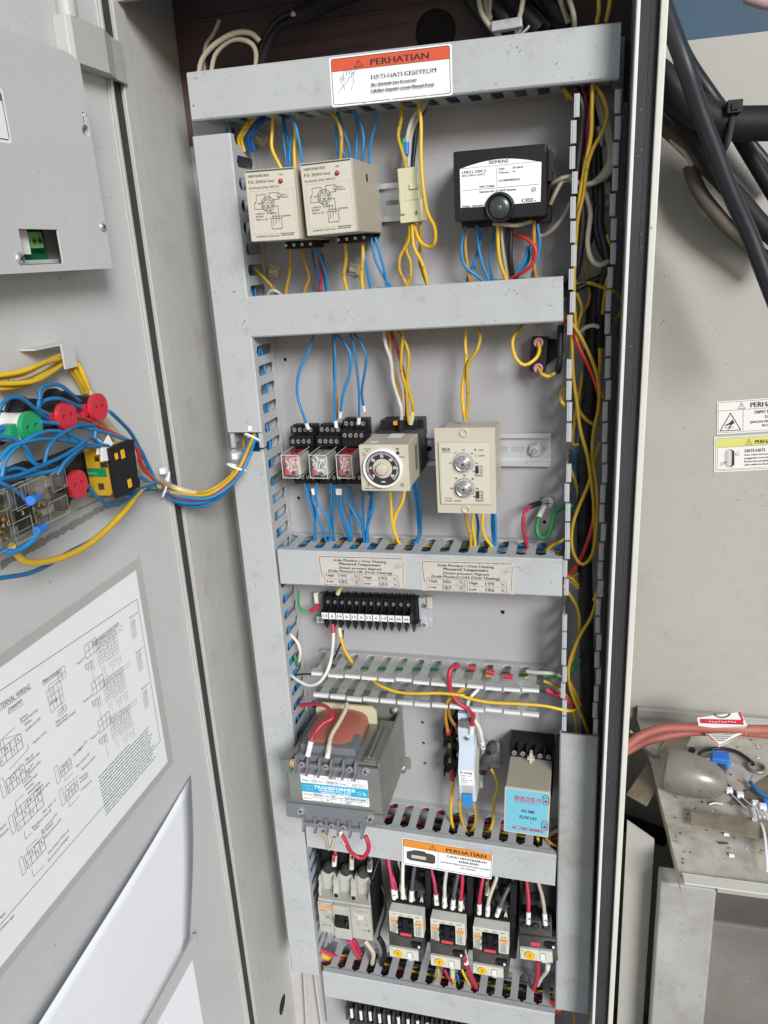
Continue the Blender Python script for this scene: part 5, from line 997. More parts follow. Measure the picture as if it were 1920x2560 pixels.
def worn(u0, v0, u1, v1, n): return blot(u0, v0, u1, v1, n, 'wornlabel', (2, 10)) + [('r', u, v, u + random.uniform(3, 16), v + random.uniform(1, 3), 'inkbrown') for u, v in [(random.uniform(u0, u1), random.choice((random.uniform(v0, v0+10), random.uniform(v1-16, v1)))) for _ in range(n // 3)]]
def temp(lbl, c, t, vals, mid, bar):
    a, b, cc, dd = vals
    it = [('l', [(20, 16), (680, 10)], 4, 'inkbrown'), ('l', [(16, 20), (16, 90), (26, 190)], 4, 'inkbrown'), ('l', [(684, 40), (676, 230)], 3, 'inkbrown'),
          T('Scale Monitor / Over Heating', 130, 52, 22, 420, 'ink', b=2), T('Measured Temperature', 175, 82, 22, 330, 'ink', b=3), T('(Steam pressure %s)' % bar, 170, 115, 21, 340, 'ink', b=1), T('(Scale Monitor) %s (Over Heating)' % mid, 80, 146, 22, 510, 'ink', b=1),
          ('f', 44, 156, 332, 258, 2.5, 'inksoft'), ('f', 350, 156, 640, 258, 2.5, 'inksoft'), ('l', [(44, 206), (332, 206)], 2, 'inksoft'), ('l', [(350, 206), (640, 206)], 2, 'inksoft'),
          T('High', 62, 186, 20, 60, 'ink'), T('Low', 62, 238, 20, 52, 'ink'), T('High', 366, 190, 20, 60, 'ink'), T('Low', 366, 242, 20, 52, 'ink'), T('°C', 288, 188, 20, 26, 'ink'), T('°C', 288, 238, 20, 26, 'ink'), T('°C', 600, 194, 20, 26, 'ink'), T('°C', 600, 244, 20, 26, 'ink'),
          T(a, 160, 192, 30, 66, 'inksoft'), T(b, 162, 242, 30, 66, 'inksoft'), T(cc, 484, 196, 30, 66, 'inksoft'), T(dd, 486, 246, 30, 66, 'inksoft')] + worn(20, 4, 680, 262, 110)
    sticker('temperature_label', lbl, c, 61.6, t, 700, 262, it, 'wornlabel', .5)
temp('worn grey temperature label reading 199 and 185, left one on the third duct', [(612,1850),(1303,1880),(1314,2120),(630,2090)], 'H', ('199', '185', '195', '183'), 'OIL', '6kg/cm')
temp('worn grey temperature label reading 206 and 187, right one on the third duct', [(5,1866),(714,1890),(712,2132),(10,2098)], 'I', ('206', '187', '199', '186'), 'GAS', '7kg/cm')
# ------------------------------------------------------------------ door devices
def dth(name, label, cat, t, x, y, hh, group=None, tilt=0):
    q = atx(t, x, y, XD + hh); return thing(name, label, cat, (XD, q.y, q.z), (0, 0, R(90)), group)
def pilot(label, x, y, col, body='black'):
    o = dth('pilot_lamp', label, 'pilot lamp', 'E', x, y, 42, 'pilot lamp bodies on the door')
    g = G().cyl((0, 0, 0), 'y', 15, -3, 'black', 32).cyl((0, -3, 0), 'y', 13, -11, 'black', 28).cyl((0, -14, 0), 'y', 9.4, -24, body, 28)
    for k in range(4): g.cyl((0, -15.5-k*1.6, 0), 'y', 9.9, -.8, body, 28)
    mk('lamp_body', g, o)
    if body != 'black': gg = G().cyl((0, -16, 0), 'y', 9.6, -19, 'whitep', 28); mk('paper_wrap', gg, o)
    g = G(); g.prism(circ(0, 0, 10.6, 36), 38.2, 42, col, [circ(-3.9, 0, 2, 14), circ(4.1, 0, 2, 14)], smo=True); mk('end_cap', g, o, bev=.5)
    g = G(); g.box(-8.6, 8.6, -39, -38.4, -4, 4, 'hole'); g.box(-16, -9.5, -37.5, -28, -4.5, 4.5, col); mk('lug_holder', g, o, bev=.5)
    g = G()
    for s in (-1, 1): g.tube([(-15, -32, s*2.6), (-18, -32, s*2.8), (-22, -31, s*3.4)], 2, 'blueplastic', 8)
    mk('crimp_terminal', g, o)
pilot('black pilot lamp body with red end cap, highest and farthest right', 628, 548, 'red')
pilot('black pilot lamp with red end cap, between the green and the highest red', 428, 604, 'red')
pilot('pilot lamp body wrapped in white paper with green end cap', 204, 672, 'green', 'black2' if 'black2' in MT else 'whitep')
pilot('black pilot lamp body with red end cap, low beside the transparent contact blocks', 497, 1032, 'red')
def block(label, x, y, w, h, screws):
    o = dth('contact_block', label, 'contact block', 'E', x, y, 46, 'transparent contact blocks')
    g = G(); g.box(-w/2-4, w/2+9, -31, -8, -h/2-2, h/2+1, 'black'); g.cyl((0, 0, 0), 'y', 14, -8, 'black', 24); g.prism([(w/2+1, h/2+1), (w/2+10, h/2), (w/2+11, h*.1), (w/2+9, -h*.1), (w/2+12, -h*.4), (w/2+8, -h/2-1), (w/2+1, -h/2-1)], 30, 40, 'black'); mk('body', g, o, bev=1)
    g = G(); t_ = 1
    g.box(-w/2, w/2, -46, -46+t_, -h/2, h/2, 'clear')
    for s in (-1, 1): g.box(-w/2, w/2, -45, -32, s*h/2-.5*t_, s*h/2+.5*t_, 'clear'); g.box(s*w/2-.5*t_, s*w/2+.5*t_, -45, -32, -h/2+.6, h/2-.6, 'clear')
    g.box(-w*.04, w*.04, -48, -32, h*.05, h*.5, 'clear'); g.box(w*.2, w*.47, -50, -46.1, h*.08, h*.46, 'clear'); g.box(-w*.3, w*.1, -50, -46.1, h*.2, h*.48, 'clear'); g.box(w*.1, w*.44, -49, -46.1, -h*.48, -h*.1, 'clear')
    mk('clear_cover', g, o, bev=.5)
    g = G()
    for a in rrect(-w/2, w/2, -h/2, h/2, 1.5): pass
    for (x0, x1, z0, z1, dd) in ((-w/2, w/2, -h/2, h/2, 46.4), (w*.2, w*.47, h*.08, h*.46, 50.3), (-w*.3, w*.1, h*.2, h*.48, 50.3), (w*.1, w*.44, -h*.48, -h*.1, 49.3), (-w*.45, -w*.1, -h*.4, h*.05, 46.6)): g.line([(x0, z0), (x1, z0), (x1, z1), (x0, z1), (x0, z0)], .35, dd, 'mccb')
    mk('cover_edges', g, o)
    g = G()
    for (sx, sz) in screws: g.cyl((sx*w, -36, sz*h), 'y', 3.2, -4, 'brass', 14); g.line([(sx*w-2, sz*h-1.2), (sx*w+2, sz*h+1.2)], .6, 40.1, 'hole'); g.line([(sx*w-1.2, sz*h+2), (sx*w+1.2, sz*h-2)], .6, 40.1, 'hole'); g.box(sx*w-4.5, sx*w+4.5, -36, -35, sz*h-5, sz*h+5, 'brass')
    mk('brass_screws', g, o)
    g = G(); 
    for k, s in enumerate('38A4C'): g.text(s, -w*.3 + k*w*.09, -h*.12, 2.8, 2.4, 46.6, 'mccb')
    g.box(-w/2+1, w/2-1, -33, -32, -h/2+1, h/2-1, 'clearbase'); g.box(-w*.44, w*.1, -36, -33.1, -h*.06, h*.06, 'mccb'); g.box(w*.14, w*.4, -40, -33.1, h*.12, h*.42, 'mccb'); g.box(-w*.2, w*.02, -39, -33.1, h*.26, h*.44, 'termgrey'); g.box(w*.2, w*.42, -38, -33.1, -h*.44, -h*.3, 'mccb'); g.box(w*.42, w*.5, -49, -40, -h*.05, h*.08, 'black'); mk('inner_parts', g, o); return o
block('transparent screw contact block on black body, fully in view', 235, 1140, 60, 34, ((-.4, .26), (.02, .16), (-.33, -.2), (.1, -.38), (.28, -.2)))
block('transparent screw contact block cut off by the left edge of the photo', 10, 1262, 52, 38, ((-.1, -.25), (.02, -.38), (.18, -.3)))
o = dth('buzzer', 'black and yellow buzzer unit with clear side cover on the door', 'buzzer', 'E', 712, 965, 50)
g = G(); g.box(-30, 32, -22, -1, -17, 16, 'black'); mk('base_body', g, o, bev=1.2)
g = G(); g.prism([(26, -15), (30, -19), (42, -19), (46, -14), (46, 14), (42, 19), (30, 19), (26, 13), (30, 8), (30, -9)], 3, 6, 'yellowp', plane='yz'); g.box(4, 30, -46, -24, -18, 18, 'yellowp'); mk('yellow_frame', g, o, bev=.8)
g = G(); g.box(2.2, 3, -42, -26, -3.4, 3.4, 'green'); g.box(1.6, 2.2, -34, -26, -1.2, 0, 'limegreen'); g.box(2.4, 2.9, -38, -34, 9, 13, 'brass'); g.box(2.4, 2.9, -38, -33, -14, -9, 'inkbrown'); g.box(2.4, 2.9, -44, -38, 4, 8, 'inkbrown'); mk('coil', g, o)
g = G(); g.box(0, .6, -46, -23, -20, 20, 'clear'); g.box(.7, 30, -46, -23, -20.6, -20, 'clear'); mk('clear_cover', g, o)
g = G(); g.prism([(0, -20), (33, -21), (35, -16), (33, -12), (35, 19), (28, 20.5), (27, 17), (22, 20.5), (0, 20)], 46.5, 50, 'black'); mk('front_plate', g, o, bev=.6)
g = G()
for a in ((5.5, 9.5, 9.5, 14.5), (14, 19, 8, 15), (17, 22, -17, -10)): g.prism(rrect(*a, .6), 50.05, 50.4, 'yellowp')
mk('yellow_tabs', g, o)
for mm, dd, pp in (('paper', 40, [(-3, 16), (8, 12), (20, 19), (16, 27), (8, 22), (2, 27)]), ('white', 47, [(-9, 12), (2, 10), (4, 20), (-6, 22)]), ('clear', 40, [(0, -22), (14, -24), (12, -17), (4, -15)])): g = G(); g.prism(pp, dd, dd+.6, mm); mk('tape_piece', g, o)
# ------------------------------------------------------------------ outside, right: machine wall, shelf, boxes
WY = -150
g = G(); a = at('D', 805, 415, WY); b = at('D', 1659, 300, WY)
wt = (a.z + b.z)/2
ww = thing('machine_wall', 'stained beige sheet metal wall behind the cabinet on the right', 'wall', (60, -WY, -1500))
mk('sheet_metal', G().box(-200, 1500, -WY, -WY+4, -1500, wt, 'wallpaint'), ww, loc=(-60, WY, 1500))
mk('blue_panel', G().box(-200, 1500, -WY+6, -WY+10, wt-20, wt+900, 'bluepaint'), ww, loc=(-60, WY, 1500))
ZTb = atz('N', 640, 250, 0) if 0 else at('N', 640, 250, WY).z
def tb(x, y, z=0): return atz('N', x, y, ZTb + z)
lf, lb, fr = tb(510, 1250), tb(335, 560), tb(1080, 1272)
yb_, yf = -WY, lf.y
o = thing('metal_shelf', 'dusty stained metal shelf top at the lower right', 'shelf', (lf.x, yf, ZTb)); so_ = (-lf.x, -yf, -ZTb)
g = G(); g.prism([(lf.x, -yf), (lf.x+900, -yf), (lf.x+900, -yb_+1), (tb(240, 330).x, -yb_+1), (lb.x, -lb.y)], ZTb-3, ZTb, 'tabletop', plane='xy'); mk('shelf_top', g, o, loc=so_)
g = G(); g.box(lf.x+2, lf.x+900, yf-1.5, yf-.2, ZTb-3, ZTb+3, 'outerwhite'); g.box(lf.x+3, lf.x+900, yf-14, yf-1.6, ZTb+1.4, ZTb+3, 'outerwhite') ; q = tb(737, 1252); g.fl([(q.x-4, q.z), (q.x+4, q.z), (q.x+2, q.z+3), (q.x-2, q.z+3)], -yf+1.6, 'hole'); mk('front_lip', g, o, loc=so_, bev=.4)
z0_ = at('N', 750, 1350, -(yf) - 22).x
g = G(); e = at('N', 235, 240, WY+3); g.box(e.x, e.x+900, -WY-9, -WY-.5, ZTb+.2, ZTb+13, 'wallpaint'); g.box(e.x, e.x+900, -WY-12, -WY-9.1, ZTb+12, ZTb+15, 'wallpaint'); mk('back_flange', g, o, loc=so_, bev=.6)
g = G(); g.prism([(yf, ZTb-3.1), (yb_-40, ZTb-3.1), (yb_-60, ZTb-75), (yf+20, ZTb-60)][::-1], lf.x+4, lf.x+5.5, 'tabletop', plane='yz') if 0 else g.add([(lf.x+.5, yf, ZTb-3.1), (lb.x+.5, lb.y, ZTb-3.1), (lb.x+3, lb.y, ZTb-24), (lf.x+3, yf, ZTb-24)], [(0, 1, 2, 3)], 'tabletop'); mk('side_skirt', g, o, loc=so_)
g = G(); g.box(z0_ + .5, lf.x+900, yf+20, yf+22, ZTb-34, ZTb-3.1, 'wallpaint'); mk('front_skirt', g, o, loc=so_)
# grey box column under the shelf
cf = -(yf) - 22; x0, z0 = at('N', 388, 1300, cf), at('N', 750, 1350, cf)
g = G(); g.box(x0.x, z0.x, -cf, -cf+24, -1490, (x0.z+z0.z)/2, 'column'); mk('support_post', g, None, 'grey painted square post with white blotches under the shelf', 'post', bev=2)
g = G(); g.box(z0.x+.5, z0.x+900, -cf+70, -cf+72, ZTb-330, ZTb-62, 'column'); mk('front_panel', g, None, 'grey panel behind the post under the shelf', 'panel')
g = G(); g.box(z0.x+.5, z0.x+900, -cf+20, -cf+69, -1490, at('N', 900, 1580, cf-20).z, 'concrete'); mk('plinth', g, None, 'dark brownish concrete block right of the square post', 'block', bev=3)
g = G(); e = at('N', 200, 2130, WY+1); g.box(40, x0.x+200, -WY-60, -WY-1, -1490, e.z, 'oldglue'); mk('skirting', g, None, 'brown rusty edge low on the machine wall beside the cabinet', 'skirting')
a, b = at('N', 120, 905, WY+20), at('N', 420, 1015, WY+20); mk('pipe', G().tube([Vector((0,0,0)), b - a], 12, 'blackmatte', 14), None, 'thick black pipe running behind the cabinet under the shelf', 'pipe', loc=a)
g = G(); a = at('N', 150, 930, cf-30); b = at('N', 390, 1040, cf-30)
g.prism([(52.5, -1490), (x0.x-5, -1490), (x0.x-5, b.z), (52.5, a.z+4)], cf-34, cf-30, 'wallpaint'); mk('side_panel', g, None, 'stained beige panel standing between the cabinet edge and the square post', 'panel')
# stickers on the machine wall
def wsticker(name, label, c, cw, ch, items): return sticker(name, label, c, WY+.6, 'O', cw, ch, items, 'whitep', .8)
wsticker('warning_sticker', 'white PERHATIAN sticker with burning hand triangle, upper one on the machine wall', [(808,1274),(1700,1217),(1675,1480),(785,1540)], 900, 265, [('l', rr(10, 10, 890, 252, 10), 3, 'ink'), ('l', [(12, 76), (888, 76)], 3, 'ink'), ('l', [(215, 76), (215, 250)], 3, 'ink')] + tri(200, 46, 28) + [T('PERHATIAN', 272, 64, 40, 300, 'ink', b=5), T('DAPAT MENYEBABKAN', 308, 116, 26, 300, 'ink', b=2), T('LUKA BAKAR', 392, 156, 26, 170, 'ink', b=2), T('JANGAN MENYENTUH BAGIAN INI', 272, 190, 18, 420, 'ink', b=1), T('IKUTI PETUNJUK', 372, 222, 18, 210, 'ink', b=1), ('l', [(28, 238), (112, 98), (196, 238), (28, 238)], 7, 'ink'), ('p', [(130, 150), (146, 180), (122, 194), (104, 226), (96, 222), (112, 190), (70, 200), (68, 192), (104, 176)], 'ink'), ('l', [(66, 210), (104, 206)], 3, 'ink'), ('l', [(70, 220), (100, 216)], 3, 'ink'), ('l', [(96, 226), (140, 208)], 4, 'ink')])
wsticker('warning_sticker', 'white sticker with yellow PERHATIAN band and water gauge drawing on the machine wall', [(785,1556),(1680,1505),(1660,1790),(762,1838)], 900, 280, [('p', [(20, 84), (20, 24), (30, 16), (880, 16), (880, 84)], 'yellowtag'), ('l', rr(12, 12, 888, 268, 10), 3, 'ink'), ('l', rr(28, 84, 880, 258, 3), 2.5, 'ink')] + tri(282, 54, 26) + [T('PERHATIAN', 330, 70, 30, 220, 'ink', b=4), T('HATI-HATI', 250, 134, 26, 160, 'ink', b=3), T('Kaca water level pecah', 250, 160, 15, 220, 'ink', b=1), T('penggantian secara berkala', 248, 186, 15, 240, 'ink', b=1), T('Karena bisa menyebabkan', 248, 212, 15, 230, 'ink', b=1), T('oleh sebab itu ikuti', 248, 238, 15, 190, 'ink', b=1), ('l', rr(92, 104, 160, 240, 30), 4, 'ink'), ('p', [(130, 104), (166, 116), (168, 228), (140, 244), (128, 242), (146, 226), (146, 120)], 'ink'), ('l', rr(104, 118, 138, 228, 15), 2.5, 'inksoft'), ('l', [(112, 124), (112, 222)], 2, 'inksoft'), ('l', [(122, 122), (122, 226)], 2, 'inksoft')] + [('l', [(170, 138 + 4*k), (208, 120 + 12*k)], 2, 'ink') for k in range(4)] + [('l', [(100, 196 + 3*k), (52, 204 + 10*k)], 2, 'ink') for k in range(4)])
# things lying on the shelf
q = tb(440, 690); R_ = 24
o = thing('bulb_cover', 'dirty clear dome cover lying on its side on the shelf', 'lamp cover', (q.x, q.y, ZTb), (0, R(6), R(-8)))
g = G().lathe((-8, 0, R_), 'x', [(R_-2, 0), (R_, 2), (R_+1, 20), (R_*.97, 36), (R_*.82, 52), (R_*.55, 62), (R_*.25, 66), (.3, 67)], 'bulb', 32); mk('dome', g, o)
q = tb(770, 545); o = thing('blue_component', 'small bright blue component with metal pins on the shelf', 'component', (q.x, q.y, ZTb), (0, 0, R(-6)))
g = G().box(-10, 10, -9, 9, 1, 14, 'blueplastic'); mk('body', g, o, bev=1.5); g = G().cyl((-10, -5, 9), 'x', 1.2, -6, 'screw', 10).cyl((-10, 6, 9), 'x', 1.2, -5, 'screw', 10); mk('pin', g, o); g = G().box(-3, 6, -20, -9.1, .5, 8, 'dusty'); mk('clip', g, o, bev=1)
def tw(color, label, pts, r, name='wire', cat='wire', flat=1):
    P = [tb(x, y, z) for x, y, z in pts]; o0 = P[0].copy(); return mk(name, G().tube([p - o0 for p in P], r, 'w_' + color if 'w_' + color in MT else color, flat=flat), None, label, cat, loc=o0)
tw('black', 'flat black strap looping from the blue component to a ring lug on the shelf', [(885,745,2), (800,660,3), (700,570,6), (640,510,9), (650,460,10), (740,440,8), (860,455,8), (940,500,5), (990,545,3)], 2.2)
q = tb(1005, 575); g = G()
for k in range(24): pass
ring = [Vector((9*math.cos(t), 9*math.sin(t), 2.5)) for t in [i*math.pi/8 for i in range(17)]]
mk('ring_lug', G().tube(ring, 1.9, 'dullmetal', 8), None, 'tinned metal ring lug on the end of the black strap', 'ring lug', loc=q)
def plate(label, c, m, z=1.2, name='metal_plate', cat='metal plate', th=1.6):
    P = [tb(a, b, z) for a, b in c]; o0 = P[0].copy(); g = G(); g.prism([((p-o0).x, -(p-o0).y) for p in P], 0, th, m, plane='xy'); mk(name, g, None, label, cat, bev=.3, loc=o0)
plate('brown glue-stained strip with worn edge lying across the shelf front', [(582,842),(1120,915),(1120,1040),(584,938)], 'oldglue', 6)
plate('brown stained flat patch on the shelf behind the cable ties', [(820,795),(1120,590),(1120,830)], 'oldglue', .6, th=.5)
plate('dull plate lying over the left rear corner of the shelf', [(380,465),(400,400),(450,372),(585,368),(525,478)], 'oldglue', 1.5)
P4 = [atz('N', a, b, ZTb-8) for a, b in ((172,740),(345,480),(372,690),(300,815))]
o0 = P4[0].copy(); g = G(); g.prism([((p-o0).x, -(p-o0).y) for p in P4], 0, 1.6, 'oldglue', plane='xy'); mk('metal_plate', g, None, 'dull plate sticking out left under the dome cover', 'metal plate', loc=o0)
q = tb(985, 880, 7); mk('glass_fuse', G().cyl((0, -8, 3), 'y', 3, 16, 'zinc', 12), None, 'tiny metal capped fuse standing on the brown strip', 'fuse', loc=q)
for i, (pts, s) in enumerate((([(830,715,2), (900,790,3), (980,850,4), (1090,900,6)], 'longest, reaching farthest left'), ([(900,745,2), (980,810,6), (1060,880,8)], 'second from the left'), ([(998,800,2), (1030,900,6), (1060,1010,10), (1075,1230,8)], 'bending down over the shelf front'), ([(1045,820,4), (1085,890,8)], 'short piece at the picture edge'))):
    P = [tb(*p) for p in pts]; o0 = P[0].copy(); o = thing('cable_tie', 'white nylon cable tie on the shelf, ' + s, 'cable tie', o0, group='cable ties on the shelf'); mk('strap', G().tube([p-o0 for p in P], 1.5, 'white', 6, flat=.5), o); mk('head', G().box(-3.6, 3.6, -3.6, 3.6, -1.5, 4, 'white'), o, bev=1.2)
tw('blue', 'short blue wire end with bare tip at the right edge of the shelf', [(968,655,4), (1000,700,6), (1040,735,6), (1110,765,6)], 2.3); tw('dullmetal', 'thin bare wire tip on the short blue wire', [(980,612,8), (970,640,6), (968,656,4)], .8)
tw('blueplastic', 'blue plastic sleeve piece behind the cable ties', [(1060,775,3), (1072,810,3)], 3)
q = tb(590, 462); mk('nut', G().cyl((0, 0, 0), 'z', 4, 5, 'dusty', 6), None, 'small dark nut on the shelf behind the dome cover', 'nut', loc=q)
for (x, y, s) in ((795,992,'white crumb at the edge of the brown strip'), (828,1128,'white crumb alone on the bare shelf front')): q = tb(x, y); mk('crumb', G().cyl((0,0,0), 'x', 2.2, 5, 'whitep', 8), None, s, 'crumb', loc=q)
# red hoses and tag
for i, (dy_, r, s, pts) in enumerate(((0, 5.6, 'upper', [(150,445,30), (260,360,42), (400,312,46), (560,305,46), (760,312,46), (940,318,44), (1150,320,40)]), (0, 4.8, 'lower', [(150,470,22), (280,405,28), (420,362,30), (600,335,32), (800,332,32), (960,340,30), (1150,360,28)]))):
    P = [tb(*p) for p in pts]; o0 = P[0].copy(); mk('red_hose', G().tube([p-o0 for p in P], r, 'hose', 14), None, 'dusty red rubber hose over the shelf back, %s of the pair' % s, 'hose', 'red hoses', loc=o0)
P = [at('N', a, b, WY+96) for a, b in ((625,242),(905,205),(948,296),(636,312))]; o0 = P[0].copy(); o = thing('hanging_tag', 'folded white tag with red border hanging over the red hoses', 'tag', o0)
g = G(); g.add([p-o0 for p in P] + [P[2]-o0+Vector((-3, 12, -14)), P[3]-o0+Vector((10, 12, -12)), ], [(0, 3, 2, 1), (3, 5, 4, 2)], 'whitep')
P2 = [at('N', a, b, WY+92) for a, b in ((678,345),(946,342),(765,432))]; g.add([p-o0 for p in P2], [(0, 2, 1)], 'whitep'); mk('sheet', g, o)
def qd(m, *pts, d=WY+97.5): return G().add([at('N', a, b, d)-o0 for a, b in pts], [tuple(range(len(pts)))[::-1]], m)
g = G()
for m, pts in (('red', [(645,250),(918,258),(925,288),(648,278)]), ('red', [(890,208),(905,206),(925,262),(915,262)])): g.add([at('N', a, b, WY+97)-o0 for a, b in pts], [(3,2,1,0)], m)
for k in range(9): x = 700 + k*20; g.add([at('N', a, b, WY+97.4)-o0 for a, b in ((x, 266), (x+12, 262 + (k % 3)*4), (x+13, 267+(k % 3)*4), (x, 271))], [(3,2,1,0)], 'whitep')
for t in range(16):
    a0, a1 = math.pi*(1 + t/16), math.pi*(1 + (t+1)/16)
    g.add([at('N', 785 + rx*math.cos(-a), 214 + ry*math.sin(-a), WY+97)-o0 for a, rx, ry in ((a0, 55, 30), (a1, 55, 30), (a1, 48, 23), (a0, 48, 23))], [(0,1,2,3)], 'ink')
for k in range(4): g.add([at('N', a, b, WY+93)-o0 for a, b in ((715+k*12, 352+k*12), (860-k*18, 350+k*12), (858-k*18, 355+k*12), (718+k*12, 357+k*12))], [(3,2,1,0)], 'inksoft')
for a, b in (((688,350),(765,424)), ((765,424),(935,348))): g.add([at('N', x, y, WY+93)-o0 for x, y in (a, b, (b[0], b[1]-8), (a[0]+10, a[1]-2))], [(3,2,1,0)], 'red')
mk('printing', g, o)
mk('wire', G().tube([at('N', a, b, WY+110)-at('N',190,325,WY+110) for a, b in ((190,325),(250,390),(300,455),(340,488),(385,490))], 2, 'dullmetal', 8), None, 'dark grey stiff wire leaning over the left end of the hoses', 'wire', loc=at('N',190,325,WY+110))
# thick black cables on the right
def cable(label, pts, r, m='black', d0=None, t='D'):
    P = [at(t, x, y, d) for x, y, d in pts]; o0 = P[0].copy(); return mk('black_cable', G().tube([p-o0 for p in P], r, m, 16), None, label, 'cable', loc=o0)
cable('thick black cable running steeply down, nearest and in front of the others', [(560,-150,-40), (660,150,-30), (830,620,-20), (980,1080,-25), (1130,1480,-30), (1290,1900,-35), (1480,2330,-40), (1700,2900,-40), (1900,3400,-40)], 8, 'cablesheath')
cable('thick black cable slanting behind the steep one to the tie', [(560,-60,-90), (700,250,-90), (860,600,-90), (1080,930,-85), (1300,1230,-95), (1500,1560,-110), (1800,2060,-120)], 7.5)
cable('thin black cable at the far right behind the tied bundle', [(1250,1100,-125), (1430,1350,-125), (1600,1560,-125), (1800,1800,-125)], 6)
cable('thick taped black bundle running level to the right edge', [(430,640,-60), (620,800,-60), (860,1010,-62), (1080,1160,-66), (1300,1215,-70), (1500,1220,-72), (1800,1215,-74)], 15.5, 'blackmatte')
cable('black cable leaving the bundle and curving down to the right edge', [(600,920,-75), (760,1090,-80), (950,1340,-85), (1100,1620,-90), (1250,1830,-95), (1420,2020,-100), (1600,2230,-100), (1900,2500,-100)], 9.5, 'blackmatte')
cable('brown stained cable with split sheath low beside the cabinet edge', [(560,1170,-100), (680,1290,-100), (860,1460,-105), (1040,1640,-110), (1210,1810,-115), (1320,1930,-115), (1560,2160,-120), (1800,2400,-125)], 8, 'dustycable')
cable('stripped brownish cable end curving down under the split one', [(890,1640,-112), (930,1780,-110), (1010,1940,-110), (1130,2090,-112), (1260,2240,-115), (1500,2450,-118), (1700,2600,-118)], 7.5, 'dustycable')
cable('cream inner conductor showing where the sheath is split', [(590,1150,-96), (640,1250,-96), (720,1400,-98), (830,1500,-100), (910,1630,-104)], 2.6, 'cream_wire')
q = at('D', 1310, 1205, -44); o = thing('cable_clamp', 'dirty black strap clamp round the level cable bundle', 'clamp', q)
g = G().tube([Vector((2*math.sin(t), 16.5*math.cos(t)+24, 16.5*math.sin(t)-3)) for t in [i*math.pi/10 for i in range(21)]], 3, 'dusty', 8); mk('band', g, o); g = G().box(-5, 8, 2, 12, 8, 19, 'dusty'); g.box(-2, 4, .5, 1.9, 10, 16, 'black'); mk('buckle', g, o, bev=2)
mk('rag', G().tube([at('D', a, b, -60)-at('D', 1440, -20, -60) for a, b in ((1440,-40),(1540,-5),(1640,25),(1720,30))], 6, 'pinkcloth', 10), None, 'scrap of pinkish cloth at the top right corner', 'cloth', loc=at('D', 1440, -20, -60))

# loose dirt and scraps on the shelf
rs = random.Random(3); g = G()
for k in range(90):
    q = tb(rs.uniform(470, 1080), rs.uniform(380, 1200)); a = rs.uniform(0, 3.1); L = rs.uniform(.4, 1.9); w_ = rs.uniform(.3, .8); c_, s_ = math.cos(a), math.sin(a)
    g.add([(q.x + u*c_*L - v*s_*w_, q.y + u*s_*L + v*c_*w_, ZTb + zz) for zz in (.1, rs.uniform(.5, 1.2)) for u, v in ((-1, -1), (1, -1), (1, 1), (-1, 1))], [(4,5,6,7), (0,1,5,4), (1,2,6,5), (2,3,7,6), (3,0,4,7)], rs.choice(('dusty', 'oldglue', 'inkbrown', 'whitep', 'oldglue')))
mk('debris', g, None, 'fine dark and pale crumbs scattered over the dusty shelf', 'debris', kind='stuff')
tw('white', 'thin pale wire snippet lying on the shelf left of the cable ties', [(700,800,1.5), (740,790,2), (790,800,1.5)], 1)
tw('black', 'thin black snippet near the shelf front', [(760,1045,1.2), (790,1050,1.6), (822,1048,1.2)], .9)
tw('dullmetal', 'thin crossing wires in the left rear corner of the shelf', [(360,490,4), (400,430,8), (425,398,6)], 1.2)
# ------------------------------------------------------------------ wires. Points: zoom x, y, depth in front of the panel
W = wire; S = 'S'
def Y(label, t, pts, **k): return W('yellow', label, t, pts, 1.75, **k)
def B(label, t, pts, **k): return W('blue', label, t, pts, 1.4, **k)
gA = 'wires above the level switches'
Y('leftmost yellow wire dropping from the top duct behind the left level switch', 'B', [(578,745,35), (572,850,36), (570,960,38), (610,1060,40), (640,1110,40)], u=8)
B('blue wire just right of the leftmost yellow wire, behind the left level switch', 'B', [(640,770,28), (645,900,28), (655,1010,30), (660,1090,30)], u=8)
B('blue wire slanting past the first one above the left level switch', 'B', [(645,760,24), (670,900,24), (690,1000,26), (695,1090,26)], u=8)
B('blue wire bowing left beside the second yellow wire', 'B', [(712,770,30), (700,880,30), (682,990,30), (690,1080,30)], u=8)
Y('yellow wire with black print above the gap of the two level switches', 'B', [(708,740,34), (722,850,34), (716,960,35), (718,1090,36)], u=8)
B('blue wire curving right in front of the marked yellow wire', 'B', [(680,735,42), (715,800,44), (745,920,44), (768,1050,42)], u=8)
Y('yellow wire rising from behind the right level switch into the top duct', 'B', [(940,715,36), (985,760,38), (1018,860,38), (1020,960,38), (1012,1040,36)], u=8)
B('blue wire left of the yellow wire behind the right level switch', 'B', [(990,760,26), (985,870,26), (995,980,26), (1010,1050,26)], u=8)
B('blue wire crossing behind that yellow wire to the right', 'B', [(1000,730,30), (1040,860,30), (1072,950,30), (1080,1040,30)], u=8)
B('blue wire bending outward above the right level switch edge', 'B', [(1090,700,32), (1140,790,33), (1165,890,33), (1160,980,32), (1152,1050,30)], u=8)
B('blue wire straight behind the bending one', 'B', [(1108,715,24), (1122,830,24), (1118,940,24), (1112,1050,24)], u=8)
B('single blue wire at the right back of the right level switch', 'B', [(1235,690,28), (1250,780,28), (1222,880,28), (1205,980,26), (1198,1070,26)], u=8)
B('dark blue wire end low in the gap between the level switches', 'B', [(1025,940,24), (1040,1000,24), (1045,1050,24)])
